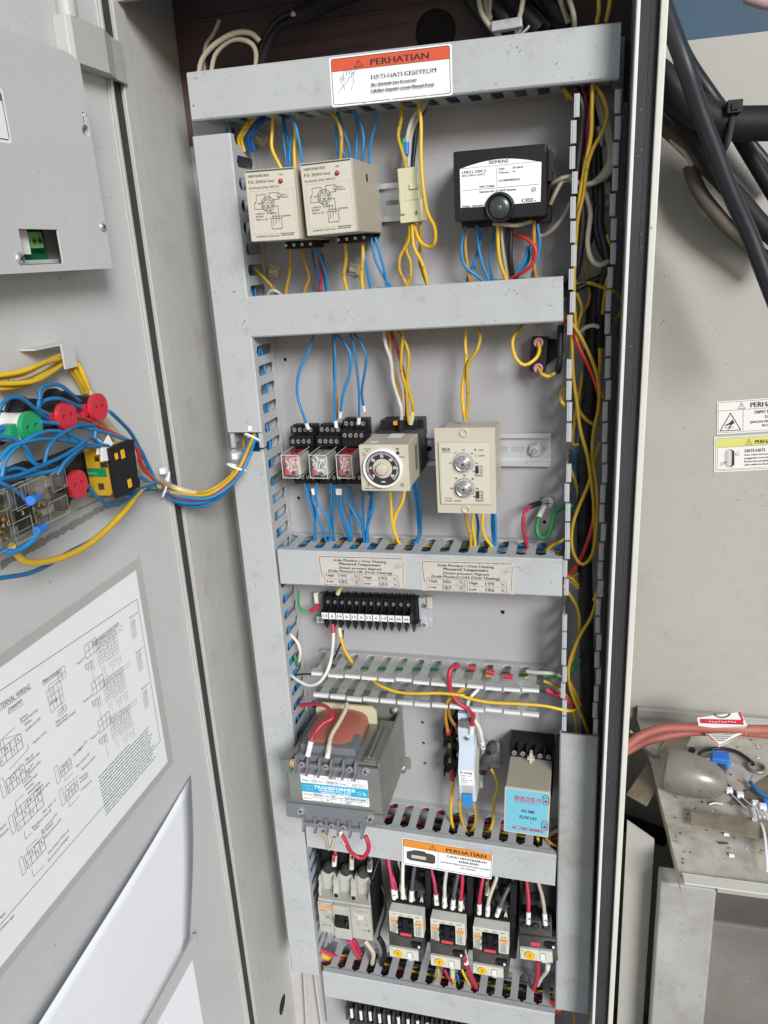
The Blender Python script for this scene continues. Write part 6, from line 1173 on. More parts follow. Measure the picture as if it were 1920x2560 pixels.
for i, (xa, col, nm) in enumerate(((430,'yellow','outer yellow'), (455,'yellow','inner yellow'), (480,'dblue','left dark blue'), (500,'dblue','middle dark blue'), (520,'dblue','right dark blue'))):
    W(col, nm + ' wire arching from the top duct into the left duct', 'B', [(xa+30,745,30), (xa-10,790,34), (xa-55,850,36), (xa-80,905,34)], 1.7, u=6, dn=10, group='wires entering the left duct top')
B('short bright blue wire above the top end of the left duct', 'B', [(325,750,30), (300,790,34), (275,850,34)], u=6, dn=8)
Y('yellow wire dropping under the left level switch, left of its black socket', 'B', [(690,1570,32), (688,1680,30), (680,1780,28), (658,1890,28)], dn=10)
W('orange', 'dull orange wire curving under the left level switch socket', 'B', [(765,1610,34), (790,1720,34), (808,1800,32), (780,1890,30)], 1.7, dn=10)
B('blue wire under the socket, left of the red one', 'B', [(830,1610,28), (845,1720,28), (878,1840,26), (890,1880,26)], dn=8)
W('pink', 'crimson wire between blue wires under the left level switch', 'B', [(880,1620,30), (882,1700,30), (895,1790,28), (885,1880,28)], 1.6, dn=8)
B('blue wire right of the crimson one under the left level switch', 'B', [(862,1610,34), (900,1710,34), (922,1800,32), (925,1880,30)], dn=8)
B('dark shaded blue wire at the right of that group', 'B', [(895,1640,24), (912,1740,24), (920,1860,24)], dn=8)
Y('yellow wire marked 1 below the right level switch', 'B', [(1045,1570,34), (1048,1680,34), (1035,1780,30), (1050,1870,28)], dn=10)
Y('yellow wire marked E below the right level switch', 'B', [(1158,1580,34), (1160,1680,34), (1148,1770,30), (1158,1865,28)], dn=10)
B('blue wire falling diagonally just right of the wire marked E', 'B', [(1158,1600,26), (1180,1720,26), (1205,1850,24)], dn=8)
B('blue wire swinging right below the right level switch, left of two', 'B', [(1212,1540,30), (1240,1680,30), (1290,1790,28), (1335,1850,26)], dn=6)
B('blue wire swinging right below the right level switch, right of two', 'B', [(1240,1540,32), (1270,1660,32), (1305,1770,30), (1310,1850,28)], dn=8)
Y('yellow wire slanting from the left duct slot to the second duct', 'B', [(455,1740,30), (510,1790,34), (560,1850,34), (600,1900,30)], dn=6)
W('white', 'white wire loop at the left end of the second duct', 'B', [(540,1915,30), (565,1885,34), (600,1885,34), (630,1910,30)], 1.7)
Y('yellow wire from the top duct to the nylon connector, left', 'B', [(1415,650,36), (1408,780,38), (1390,880,38), (1415,990,38), (1440,1090,38)], u=8)
Y('long yellow wire hooking round the right side of the nylon connector', 'B', [(1520,645,42), (1538,800,44), (1540,1000,50), (1550,1200,54), (1575,1370,54), (1625,1470,48), (1630,1560,44), (1590,1600,40), (1530,1560,36), (1490,1450,32)], u=8)
for i, (col, p) in enumerate((('white', [(1560,655,30), (1490,760,32), (1440,900,34), (1425,1080,34)]), ('white', [(1575,660,26), (1510,770,28), (1465,900,30), (1455,1080,32)]), ('black', [(1560,700,24), (1510,800,24), (1490,950,26), (1480,1080,28)]), ('white', [(1548,660,32), (1475,780,34), (1450,870,34), (1445,940,34)]))):
    W(col, ('leftmost white', 'middle white', 'black', 'short white')[i] + ' wire of the taped bundle above the left nylon connector', 'B', p, 2.0, u=6)
W('green', 'green sleeve on the taped bundle above the left nylon connector', 'B', [(1424,900,35), (1424,1000,35)], 2.4); W('blueplastic', 'blue sleeve on the taped bundle above the left nylon connector', 'B', [(1444,920,36), (1442,1000,36)], 2.4)
Y('yellow wire loop under the left nylon connector, outermost left', 'B', [(1465,1440,32), (1455,1560,32), (1400,1660,32), (1400,1760,30), (1450,1850,28)], dn=6)
Y('yellow wire under the left nylon connector joining the left loop at the duct', 'B', [(1480,1440,28), (1440,1600,28), (1465,1700,28), (1470,1800,28), (1445,1850,28)], dn=6)
Y('yellow wire under the left nylon connector running down right, front', 'B', [(1478,1450,34), (1490,1600,34), (1540,1700,32), (1582,1840,28)], dn=6)
Y('yellow wire under the left nylon connector running down right, rear', 'B', [(1530,1440,28), (1535,1560,28), (1525,1680,28), (1545,1770,28), (1575,1830,26)], dn=6)
# controller wires
for p, nm in (([(425,1470,30), (398,1590,32), (420,1720,32), (530,1812,30)], 'outermost left'), ([(500,1450,26), (505,1600,26), (470,1720,26), (435,1815,26)], 'crossing to the left'), ([(500,1460,32), (508,1590,32), (535,1720,32), (570,1808,30)], 'second, bowing to the right'), ([(545,1460,26), (525,1560,26), (500,1640,26), (480,1700,26)], 'third, short and shaded'), ([(615,1470,28), (595,1600,30), (582,1700,30), (598,1805,28)], 'left of the yellow wire')):
    B('blue wire under the black controller, ' + nm, 'C', p, dn=6)
W('orange', 'brownish yellow wire under the left part of the black controller', 'C', [(428,1470,28), (422,1600,30), (440,1720,30), (452,1815,28)], 1.7, dn=8)
Y('yellow wire under the controller button', 'C', [(632,1430,38), (635,1560,38), (650,1700,36), (690,1808,30)], dn=6)
W('cream', 'cream wire right of the yellow one under the controller', 'C', [(655,1440,34), (660,1560,34), (675,1700,32), (695,1800,28)], 1.6, dn=6)
W('cream', 'cream wire sagging level under the controller', 'C', [(610,1450,30), (680,1455,42), (750,1462,42), (850,1435,34)], 2)
W('black', 'black wire under the controller, left of the pair', 'C', [(700,1440,32), (700,1580,32), (705,1700,32), (720,1800,28)], 2, dn=6)
W('black', 'black wire under the controller, right of the pair', 'C', [(722,1450,34), (718,1560,34), (718,1680,34), (738,1800,28)], 2, dn=6)
W('red', 'red wire curving under the right of the controller', 'C', [(740,1525,26), (820,1550,36), (878,1610,40), (865,1700,40), (800,1760,36), (715,1805,28)], 1.7, dn=4)
B('blue wire running down left from the red curve, front', 'C', [(832,1590,28), (815,1680,30), (770,1740,30), (740,1790,28)], dn=4)
B('blue wire running down left from the red curve, rear', 'C', [(850,1580,24), (830,1690,26), (790,1750,26), (760,1790,26)], dn=4)
B('blue wire at the right end under the controller', 'C', [(890,1450,28), (905,1580,28), (885,1700,28), (858,1790,26)], dn=6)
W('orange', 'brownish yellow wire right of the red curve', 'C', [(868,1430,34), (868,1560,34), (868,1690,32), (878,1790,28)], 1.8, dn=6)
W('cream', 'cream wire from the right open duct arching down to the controller side, upper', 'C', [(1110,1145,46), (1060,1150,46), (1000,1180,40), (975,1200,34)], 2)
W('cream', 'cream wire from the right open duct to the controller side, second', 'C', [(1110,1165,42), (1050,1180,42), (1000,1260,38), (975,1320,32)], 2)
W('cream', 'cream wire hooking under the controller from the right open duct', 'C', [(1100,1320,44), (1060,1400,40), (1000,1480,36), (920,1530,28), (860,1500,24)], 2)
W('cream', 'cream wire near the controller latch from the right open duct', 'C', [(1110,1150,38), (1040,1160,38), (985,1210,32), (960,1230,28)], 1.8)
# relay wires, middle bay
ms = [(-1, 7, 'whitep', 2.1, '')]
B('lone blue wire curving to the first relay socket', 'H', [(575,120,34), (545,240,36), (475,380,38), (450,500,38), (460,620,38), (500,740,38), (540,860,34)], u=6, extra=ms)
W('orange', 'dull yellow wire behind the second relay wire', 'H', [(735,120,26), (740,300,26), (745,480,26), (760,640,26), (762,780,26)], 1.6, u=6, extra=[(-1, 9, 'clear', 2.4, '')])
B('blue wire to the second relay socket, left', 'H', [(742,120,34), (755,280,34), (752,450,34), (742,620,34), (745,760,32), (762,850,32)], u=6, extra=ms)
B('blue wire bulging right to the second relay socket', 'H', [(760,115,34), (830,180,36), (875,290,38), (860,440,38), (810,590,38), (790,770,32)], u=6, extra=ms)
B('blue wire to the third relay socket, left', 'H', [(872,110,34), (900,240,36), (930,420,38), (945,620,38), (938,820,34)], u=6, extra=ms)
B('blue wire bulging right to the third relay socket top', 'H', [(905,110,36), (960,190,38), (1000,300,40), (985,430,40), (965,570,38), (982,720,30)], u=6, extra=ms)
W('white', 'white wire to the dial timer socket', 'H', [(1138,95,36), (1150,200,36), (1190,320,36), (1210,480,36), (1250,620,36), (1275,700,36), (1275,800,34)], 2, u=6)
W('orange', 'dull yellow wire behind the white one to the dial timer', 'H', [(1180,95,28), (1190,260,28), (1220,420,28), (1260,560,28), (1265,680,28)], 1.7, u=6)
W('red', 'dark red wire crossing behind the yellow wires to the dial timer', 'H', [(1200,110,26), (1250,240,26), (1290,420,26), (1310,600,26), (1315,780,28)], 1.6, u=6)
Y('yellow wire to the dial timer, front', 'H', [(1290,90,36), (1275,240,38), (1275,400,38), (1310,540,38), (1325,700,36), (1335,810,34)], u=6)
Y('yellow wire to the dial timer, bowing right', 'H', [(1240,95,32), (1300,160,34), (1335,290,36), (1325,480,36), (1360,640,36), (1370,730,34), (1345,820,32)], u=6, extra=[(-1, 14, 'nylon', 3, '')])
W('blackmatte', 'short black crimp sleeve on top of the dial timer socket', 'H', [(1272,790,36), (1270,880,36)], 3.4, name='crimp_sleeve', cat='sleeve')
lower = [([(512,1290,34), (535,1400,34), (575,1520,34), (590,1620,32), (585,1730,30)], 'first from the left'), ([(540,1290,30), (560,1400,30), (590,1520,30), (598,1730,28)], 'second from the left'), ([(570,1330,36), (600,1430,36), (690,1560,36), (712,1680,32), (700,1780,28)], 'crossing right from the first relay'), ([(606,1290,38), (600,1400,38), (610,1540,38), (660,1680,34), (690,1790,30)], 'from the second relay, running down right'), ([(718,1290,30), (725,1400,30), (718,1540,30), (712,1740,28)], 'under the second relay, left'), ([(745,1300,32), (742,1420,32), (730,1560,32), (742,1720,28)], 'under the second relay, right'), ([(768,1330,36), (775,1450,36), (810,1580,36), (855,1710,32), (870,1750,28)], 'marked white on top, third relay'), ([(792,1330,34), (795,1440,34), (830,1560,34), (870,1680,32), (880,1730,28)], 'second marked white, third relay'), ([(830,1310,30), (840,1400,30), (875,1500,30), (882,1620,30), (880,1720,28)], 'straight one under the third relay'), ([(832,1320,36), (850,1430,36), (920,1560,36), (965,1660,34), (985,1760,28)], 'curving right under the third relay'), ([(870,1320,34), (890,1440,34), (960,1580,34), (990,1700,30)], 'second curving right under the third relay'), ([(968,1340,32), (972,1460,32), (975,1600,32), (980,1780,28)], 'straight down under the dial timer'), ([(1010,1350,30), (1040,1420,30), (1010,1560,30), (995,1760,28)], 'hooked under the dial timer edge'), ([(1045,1360,34), (1020,1480,34), (1005,1600,34), (1012,1740,28)], 'slanting left under the dial timer'), ([(1048,1370,38), (1045,1500,38), (1010,1640,34), (1000,1750,30)], 'outermost right under the dial timer')]
for p, nm in lower: B('blue wire in the fan below the relays, ' + nm, 'H', p, dn=10, extra=[(0, 7, 'whitep', 2.1, '')] if 'marked' in nm or 'first relay' in nm else None)
Y('yellow wire under the dial timer, left of the joined pair', 'H', [(1185,1350,34), (1195,1470,34), (1200,1600,34), (1230,1710,32), (1270,1785,28)], dn=6)
Y('yellow wire under the dial timer, right one joining the pair', 'H', [(1302,1340,34), (1285,1440,34), (1235,1530,34), (1210,1620,34), (1240,1720,30)], dn=6)
for k, (a, nm) in enumerate(((0, 'left'), (16, 'middle'), (32, 'right'))): B('blue wire right of the dial timer, %s of three' % nm, 'H', [(1365+a*.8,1270,28+k*3), (1385+a,1400,28+k*3), (1402+a*.8,1560,28+k*3), (1408+a*.4,1700,28), (1350+a*.6,1815,24)], dn=5)
# twin timer wires
Y('yellow wire to the twin timer, bowing right', 'I', [(425,100,34), (455,180,36), (430,290,38), (365,400,38), (360,560,36), (362,700,34), (345,800,34)], u=6)
Y('yellow wire to the twin timer, left', 'I', [(355,105,30), (338,230,32), (345,380,34), (325,560,34), (322,680,34), (340,820,34)], u=6, extra=[(-1, 8, 'clear', 3, '')])
Y('yellow wire below the twin timer, far left', 'I', [(338,1500,34), (355,1600,34), (385,1700,32), (378,1820,28)], dn=6)
Y('yellow wire below the twin timer, second', 'I', [(402,1500,32), (400,1620,32), (412,1720,30), (415,1780,26)], dn=6)
W('dblue', 'dark blue wire below the twin timer between the yellow ones', 'I', [(425,1520,28), (440,1620,28), (428,1740,26)], 1.5, dn=6)
Y('yellow wire below the twin timer, third with a curve', 'I', [(480,1500,36), (468,1600,36), (490,1700,34), (550,1780,28), (500,1800,24)])
for k, nm in ((0, 'left'), (11, 'middle'), (22, 'right')): B('blue wire below the right of the twin timer, %s of three' % nm, 'I', [(545+k,1500,30+k*.2), (545+k,1620,30+k*.2), (555+k*.7,1770,26)], dn=8)
Y('yellow wire curling from the second duct into the upper grommet', 'I', [(775,100,20), (735,150,30), (695,230,40), (720,340,46), (790,400,46), (870,350,42), (900,290,34), (890,235,24)], u=4)
Y('yellow wire from the lower grommet to the black taped wire', 'I', [(895,430,24), (920,465,34), (970,485,36), (1035,450,34)])
W('black', 'black taped wire rising from the lower grommet wire', 'I', [(1040,450,34), (1048,380,34), (1058,280,34), (1062,100,30)], 3, u=4)
W('dred', 'red earth wire curving from the duct to the earth stud', 'I', [(825,1830,26), (790,1700,34), (778,1600,36), (790,1510,34), (830,1465,22)], 1.9)
W('blackmatte', 'black heat shrink on the red earth wire at the stud', 'I', [(828,1465,20), (905,1440,12)], 2.8, name='crimp_sleeve', cat='sleeve')
W('green', 'green earth wire looping from the stud to the open duct', 'I', [(900,1545,18), (880,1620,26), (900,1690,30), (950,1695,32), (985,1640,34), (1010,1540,34), (1070,1468,34), (1150,1465,34), (1200,1490,30)], 2.5, extra=[(0, 1, 'whitep', 2.9, '')])
W('whitep', 'white marker sleeve printed E on the green earth wire', 'I', [(937,1465,8), (895,1550,18)], 3.1, name='marker_sleeve', cat='sleeve')
Y('yellow wire leaving the right end of the third duct', 'I', [(945,1800,28), (1010,1755,34), (1070,1725,36), (1130,1690,34)]); B('blue wire leaving the right end of the third duct', 'I', [(945,1840,26), (1010,1800,30), (1060,1760,34), (1130,1700,34)])
# right open duct
def C_(col, label, t, pts, r=2.0): return W(col, label, t, pts, r)
C_('black', 'thick black cable running the full length of the right open duct', 'I', [(1345,-240,22), (1310,60,22), (1295,400,22), (1265,800,22), (1245,1200,22), (1240,1700,22), (1250,2200,22), ('K',1250,700,22), ('K',1255,1000,22), ('K',1262,1400,22)], 7.5)
C_('black', 'black cable beside the thick one near the top of the open duct', 'C', [(1280,1330,36), (1260,1450,36), (1300,1600,36), (1345,1700,34), (1310,1780,34), (1230,1830,36), (1140,1870,38), (1060,1910,36)], 3)
C_('black', 'black cable hugging the left fingers of the open duct', 'C', [(1130,560,40), (1180,700,40), (1165,900,38), (1150,1150,38), (1185,1400,38), (1160,1650,38), (1130,1780,36), (1065,1870,32)], 4)
C_('black', 'black cable from the top duct passing behind the yellow ones', 'C', [(1190,570,30), (1200,800,30), (1250,950,30), (1250,1100,32), (1270,1250,34), (1270,1420,30), (1210,1600,28)], 3.4)
C_('black', 'black cable bending over the white loop in the open duct', 'C', [(1225,620,24), (1270,900,24), (1290,1150,30), (1300,1300,34), (1290,1450,34), (1330,1600,38), (1345,1720,38), (1300,1850,34), (1290,2050,30)], 4)
C_('pink', 'crimson wire pair at the top of the open duct', 'C', [(1155,555,34), (1180,620,36), (1205,720,36), (1215,850,36), (1210,1000,32)], 3)
Y('yellow wire in the open duct, left of the two long ones at the top', 'C', [(1248,545,46), (1240,700,48), (1235,880,48), (1195,1080,48), (1160,1300,46), (1140,1550,42)])
Y('yellow wire bowing far right at the top of the open duct', 'C', [(1260,545,44), (1320,640,46), (1345,740,48), (1310,860,50), (1250,960,50), (1210,1100,50), (1190,1250,48), (1150,1450,46), (1130,1800,44), (1135,2050,44), (1150,2211,44)])
for i, (a, col) in enumerate(((0,'cream'), (18,'cream'), (36,'cream'))): C_(col, 'cream cable arching down the right side of the open duct, %s' % ('left', 'middle', 'right')[i], 'C', [(1265+a,620,28+i*3), (1310+a,780,30+i*3), (1350+a*.6,930,34+i*3), (1350+a*.8,1050,36+i*3), (1300+a,1140,40), (1240,1190,42+i), (1185,1192,42+i), (1110,1160+i*10,42)], 2.4)
C_('cream', 'cream cable looping low like a hook in the open duct', 'C', [(1185,850,26), (1175,1000,28), (1205,1250,34), (1230,1380,38), (1215,1560,42), (1235,1670,44), (1290,1718,44), (1345,1690,40), (1370,1640,30)], 2.4)
C_('white', 'short white wire beside the upper crimson wire', 'C', [(1290,820,26), (1300,900,26), (1295,950,24)], 3)
Y('yellow wire emerging under the hidden nylon connector, left', 'C', [(1240,1350,30), (1250,1450,34), (1270,1480,34), (1290,1400,30)])
Y('yellow wire emerging under the hidden nylon connector, right', 'C', [(1310,1350,30), (1320,1480,32), (1360,1600,34), (1365,1750,34), (1330,1900,36), (1310,2060,36)])
Y('yellow wire beside the lowest open fingers, passing the second duct', 'C', [(1340,1520,38), (1355,1640,38), (1350,1780,38), (1320,1900,34)])
Y('yellow wire crossing level at the right of the second duct', 'C', [(1150,1845,34), (1220,1835,38), (1300,1860,38), (1390,1890,34)])
Y('yellow loop poking out through the right fingers', 'C', [(1390,1890,30), (1430,1925,24), (1440,1990,22), (1410,2060,22), (1380,2085,24)])
Y('yellow wire rising at the lower left of the open duct top part', 'C', [(1130,1790,30), (1140,1900,34), (1180,2000,34), (1150,2120,34), (1170,2211,30)])
Y('yellow wire curving behind at the end of the second duct', 'C', [(1200,1690,26), (1220,1820,26), (1225,1940,28), (1180,2020,28), (1110,2050,30), (1070,2080,30)])
Y('long yellow wire sweeping through the open duct to a hanging loop', 'I', [(1085,20,44), (1180,130,46), (1260,270,48), (1320,430,48), (1350,580,44), (1345,750,44), (1305,900,44), (1300,1100,44), (1330,1300,46), (1338,1500,46), (1325,1700,48), (1290,1840,48), (1225,1905,48), (1170,1850,48), (1140,1740,48), (1150,1600,48), (1200,1470,46), (1270,1300,44), (1300,1180,40), (1360,980,34)])
Y('long yellow wire slanting from left to right down the open duct', 'I', [(1145,0,40), (1150,200,40), (1155,450,42), (1175,650,44), (1210,880,46), (1260,1080,46), (1290,1250,46), (1310,1450,46), (1315,1620,44), (1350,1800,40), (1370,1950,36), (1345,2080,40), (1310,2172,44), ('K',1350,60,44), ('K',1290,270,46), ('K',1200,430,48), ('K',1120,620,50), ('K',1110,760,50), ('K',1140,880,48), ('K',1190,1000,44), ('K',1240,1110,38), ('K',1270,1195,30)])
C_('red', 'red wire slanting down the open duct', 'I', [(1085,60,38), (1150,130,42), (1210,280,44), (1290,450,44), (1340,600,42), (1370,760,36)], 2)
C_('red', 'red wire low in the open duct running to the third duct', 'I', [(1330,1300,36), (1320,1480,42), (1290,1650,42), (1220,1830,40), (1150,1950,38), (1080,1990,34)], 2)
Y('yellow wire behind, crossing the black cable to the right fingers', 'I', [(1170,560,30), (1190,720,36), (1240,800,40), (1300,840,40), (1370,870,34)])
Y('small yellow loop bulging left of the fingers', 'I', [(1100,570,30), (1065,600,30), (1060,660,32), (1090,705,32), (1120,720,30)])
Y('yellow wire deep behind the left fingers, upper', 'I', [(1230,450,20), (1200,620,22), (1180,740,24), (1150,950,24), (1160,1000,24), (1200,995,24)])
Y('yellow wire deep behind the left fingers, lower', 'I', [(1135,1180,26), (1160,1260,28), (1190,1350,24), (1195,1420,22)])
B('blue wire deep behind the left fingers', 'I', [(1185,820,20), (1175,1050,20), (1180,1300,20), (1180,1500,22), (1130,1650,26)])
C_('white', 'white wire arching over the thick black cable', 'I', [(1195,165,34), (1240,120,38), (1300,98,40), (1350,115,38), (1405,170,30)], 2)
Y('pair of yellow wires beside the black tape in the open duct', 'I', [(1355,260,36), (1358,400,36), (1350,560,34), (1385,640,30)])
C_('blackmatte', 'black taped end above the yellow pair', 'I', [(1365,20,34), (1362,120,36), (1355,265,36)], 4)
Y('yellow wire curving away at the right end of the third duct', 'I', [(1080,1960,26), (1140,2000,32), (1195,2060,32)])
C_('orange', 'dull yellow wire at the third duct end, upper', 'I', [(1080,2030,28), (1140,2000,32), (1195,1970,32)], 1.8)
Y('yellow wire arching from the third duct down the open duct', 'K', [(1065,30,34), (1130,120,38), (1185,230,40), (1195,380,40), (1160,540,40), (1110,680,40)])
Y('short yellow wire at the top right of the third duct end', 'K', [(1095,-10,26), (1140,15,30), (1190,65,32)])
C_('green', 'green wire crossing low behind the yellow ones in the open duct', 'K', [(1200,600,30), (1150,670,30), (1120,720,28)], 2.6)
Y('yellow wire lowest in the open duct, behind the long one', 'K', [(1120,780,36), (1170,880,38), (1200,960,36)])
Y('yellow wire ending at the top of the duct cover', 'K', [(1100,930,32), (1140,1010,34), (1170,1100,34), (1180,1190,30)])
C_('white', 'white wire leaving the open horizontal duct at its right end', 'K', [(790,700,30), (860,705,34), (940,712,38), (1010,720,38), (1070,745,36)], 2.2)
C_('green', 'green wire leaving the open horizontal duct under the white one', 'K', [(920,735,34), (1000,740,34), (1070,760,32)], 1.8)
C_('pink', 'crimson cable leaving the open horizontal duct at its right end', 'K', [(940,840,38), (1010,880,40), (1090,920,40), (1160,975,36)], 3)
Y('yellow wire leaving the open horizontal duct above the crimson cable', 'K', [(920,775,36), (1000,810,38), (1080,870,40), (1150,940,38)])
Y('long yellow wire crossing in front of the open horizontal duct', 'J', [(860,795,40), (930,840,50), (1050,885,56), (1200,893,60), (1400,895,62), (1580,910,62), ('K',280,885,62), ('K',380,915,62), ('K',520,940,62), ('K',750,955,62), ('K',930,970,60), ('K',1080,998,56), ('K',1150,1000,46), ('K',1185,980,36)])
# wires at the numbered strip and open duct
C_('green', 'green wire from the left duct to a red crimp at the numbered strip', 'J', [(272,90,40), (270,190,38), (300,245,36), (350,255,34), (375,245,32)], 1.6); W('dred', 'red crimp sleeve left of the numbered strip', 'J', [(365,248,32), (440,200,30)], 2.8, name='crimp_sleeve', cat='sleeve')
Y('short yellow wire above the second pole of the numbered strip', 'J', [(612,62,34), (590,85,36), (582,110,34)], u=4, extra=[(-1, 7, 'nylon', 2.6, '')])
W('white', 'white wire from pole 13 looping over the open duct into the left duct', 'J', [(540,350,30), (548,420,34), (545,540,42), (520,660,58), (480,760,64), (420,820,66), (350,830,62), (260,790,56), (195,735,44)], 1.9, extra=[(0, 10, 'dred', 2.6, '')])
W('yellow', 'yellow wire from pole 6 into the open duct', 'J', [(595,380,30), (605,450,34), (640,560,34), (690,635,30)], 1.9, dn=6, extra=[(0, 10, 'nylon', 2.6, '')])
W('black', 'thin black wire from pole 6 into the open duct', 'J', [(625,400,28), (615,480,28), (560,600,28), (530,660,26)], 1.2, dn=4)
W('black', 'thin black wire crossing from the left duct to the open duct', 'J', [(200,760,40), (300,745,44), (400,745,46), (480,735,36)], 1); B('blue wire bending inside the left duct opening', 'J', [(195,660,40), (220,720,44), (250,770,40)])
W('white', 'white wire inside the left duct slots', 'J', [(200,420,34), (260,490,38), (285,560,38), (280,640,34)], 1.8); W('green', 'green wire inside the left duct slots', 'J', [(240,590,32), (250,640,34), (265,680,32)], 1.8)
W('dred', 'crimson wire from the left duct to the transformer terminal', 'J', [(285,990,50), (370,985,60), (470,990,70), (520,1030,80), (540,1090,90), (470,1130,96), (410,1200,104), (375,1265,112), (345,1390,118)], 2.2, extra=[(-1, 17, 'whitep', 3.1, '1')])
W('cream', 'cream wire from the open duct to the middle transformer terminal', 'J', [(655,978,50), (640,1040,62), (590,1130,80), (535,1230,98), (515,1310,110), (500,1410,118)], 2.5, extra=[(-1, 14, 'whitep', 3, 'G1')])
W('dred', 'crimson wire looping below the transformer from its lower terminal', 'J', [(595,1985,116), (640,2060,118), (690,2150,116), (770,2195,114), (820,2150,112), (825,2080,110), (800,2020,108)], 2.5, extra=[(0, 16, 'whitep', 3, 'R1')])
W('cream', 'stiff cream wire hook below the transformer', 'J', [(465,1985,114), (490,2050,112), (505,2120,108), (535,2110,104), (555,2030,100)], 2.2)
# fuse and breaker wires
W('orange', 'yellow brown wire from the open duct to the front fuse holder', 'K', [(340,800,46), (260,860,54), (180,930,56), (165,1040,48), (185,1180,38)], 2, extra=[(-1, 5, 'dred', 2.6, '')])
W('orange', 'yellow brown wire from the open duct to the rear fuse holder', 'K', [(345,810,42), (270,880,50), (190,960,50), (200,1060,44), (250,1130,38), (262,1180,34)], 2, extra=[(-1, 5, 'dred', 2.6, '')])
W('dred', 'crimson wire looping out of the open duct to the blue breaker', 'K', [(268,655,48), (210,680,58), (195,760,62), (210,860,60), (260,940,60), (330,980,58), (375,1030,54), (372,1100,52), (362,1180,50)], 2.5, extra=[(-1, 12, 'whitep', 3, '')])
W('white', 'white wire from the open duct to the black plug', 'K', [(420,835,36), (350,910,44), (335,980,46), (370,1050,48), (420,1130,46), (445,1220,42), (455,1290,38)], 2.1, extra=[(-1, 10, 'whitep', 3, 'N')])
for p, nm in (([(338,668,40), (398,682,40)], 'second slot'), ([(478,700,38), (540,716,38)], 'third slot'), ([(612,735,38), (680,745,38)], 'fourth slot')): W('dred', 'crimson wire lying inside the open duct at the ' + nm, 'K', p, 3)
for p, nm in (([(478,735,34), (540,735,34)], 'third slot'), ([(780,752,34), (842,765,34)], 'last slot')): Y('yellow wire lying inside the open duct at the ' + nm, 'K', p)
W('yellow', 'yellow wire from the front fuse holder down to the lower duct', 'K', [(215,1455,34), (225,1540,36), (212,1640,36), (205,1780,34), (215,1870,32), (230,1915,30)], 2, dn=4, extra=[(0, 14, 'dred', 3, '')])
Y('yellow wire below the blue breaker, left', 'K', [(272,1690,36), (280,1780,36), (300,1880,34), (340,1950,30)], dn=5)
Y('yellow wire below the blue breaker, right', 'K', [(380,1705,38), (398,1800,38), (390,1880,36), (340,1965,30)], dn=4)
Y('yellow wire from the black plug down to the lower duct', 'K', [(515,1450,34), (560,1530,38), (565,1600,38), (535,1700,36), (530,1850,34), (480,1995,28)], dn=5)
Y('yellow wire below the flame detector, left', 'K', [(872,1975,34), (878,2010,34), (885,2045,30)], dn=5); Y('yellow wire below the flame detector curving into the right duct', 'K', [(940,1985,40), (975,2020,46), (1020,2040,46), (1060,2045,40)])
W('dred', 'crimson cable behind the flame detector corner', 'K', [(975,2010,30), (1020,1985,34), (1060,1965,32)], 2.6); W('cream', 'cream cable behind the flame detector corner', 'K', [(975,1955,30), (1010,1935,34), (1060,1905,32)], 2.4)
# breaker and contactor wires
for (c, p, nm) in (('red', [(500,290,44), (497,330,48), (488,410,50)], 'left'), ('cream', [(645,320,44), (648,360,48), (645,440,50)], 'middle'), ('grey', [(812,345,44), (814,380,48), (808,460,50)], 'right')): W(c, 'thick wire into the grey breaker top, %s pole' % nm, 'L', p, 2.7, u=10, extra=[(-1, 14, 'whitep' if nm != 'middle' else 'cream_wire', 3.2, 'S')])
W('pink', 'crimson wire below the grey breaker, left of two', 'L', [(620,1075,48), (660,1140,46), (700,1230,36)], 3, dn=5); W('pink', 'crimson wire below the grey breaker, right of two', 'L', [(650,1075,44), (690,1120,42), (720,1200,32)], 3, dn=5)
W('cream', 'cream wire below the grey breaker', 'L', [(765,1085,44), (805,1140,44), (840,1200,40), (830,1290,34)], 3, dn=4); W('black', 'black wire curving below the grey breaker', 'L', [(890,1060,44), (925,1120,44), (940,1200,40), (915,1300,34)], 3.4, dn=6)
W('black', 'thin black wire bowing along the right side of the grey breaker', 'L', [(915,590,50), (945,700,54), (945,850,54), (900,990,50), (885,1080,44)], 1.4)
ws = [(-1, 20, 'whitep', 3.6, 'R')]
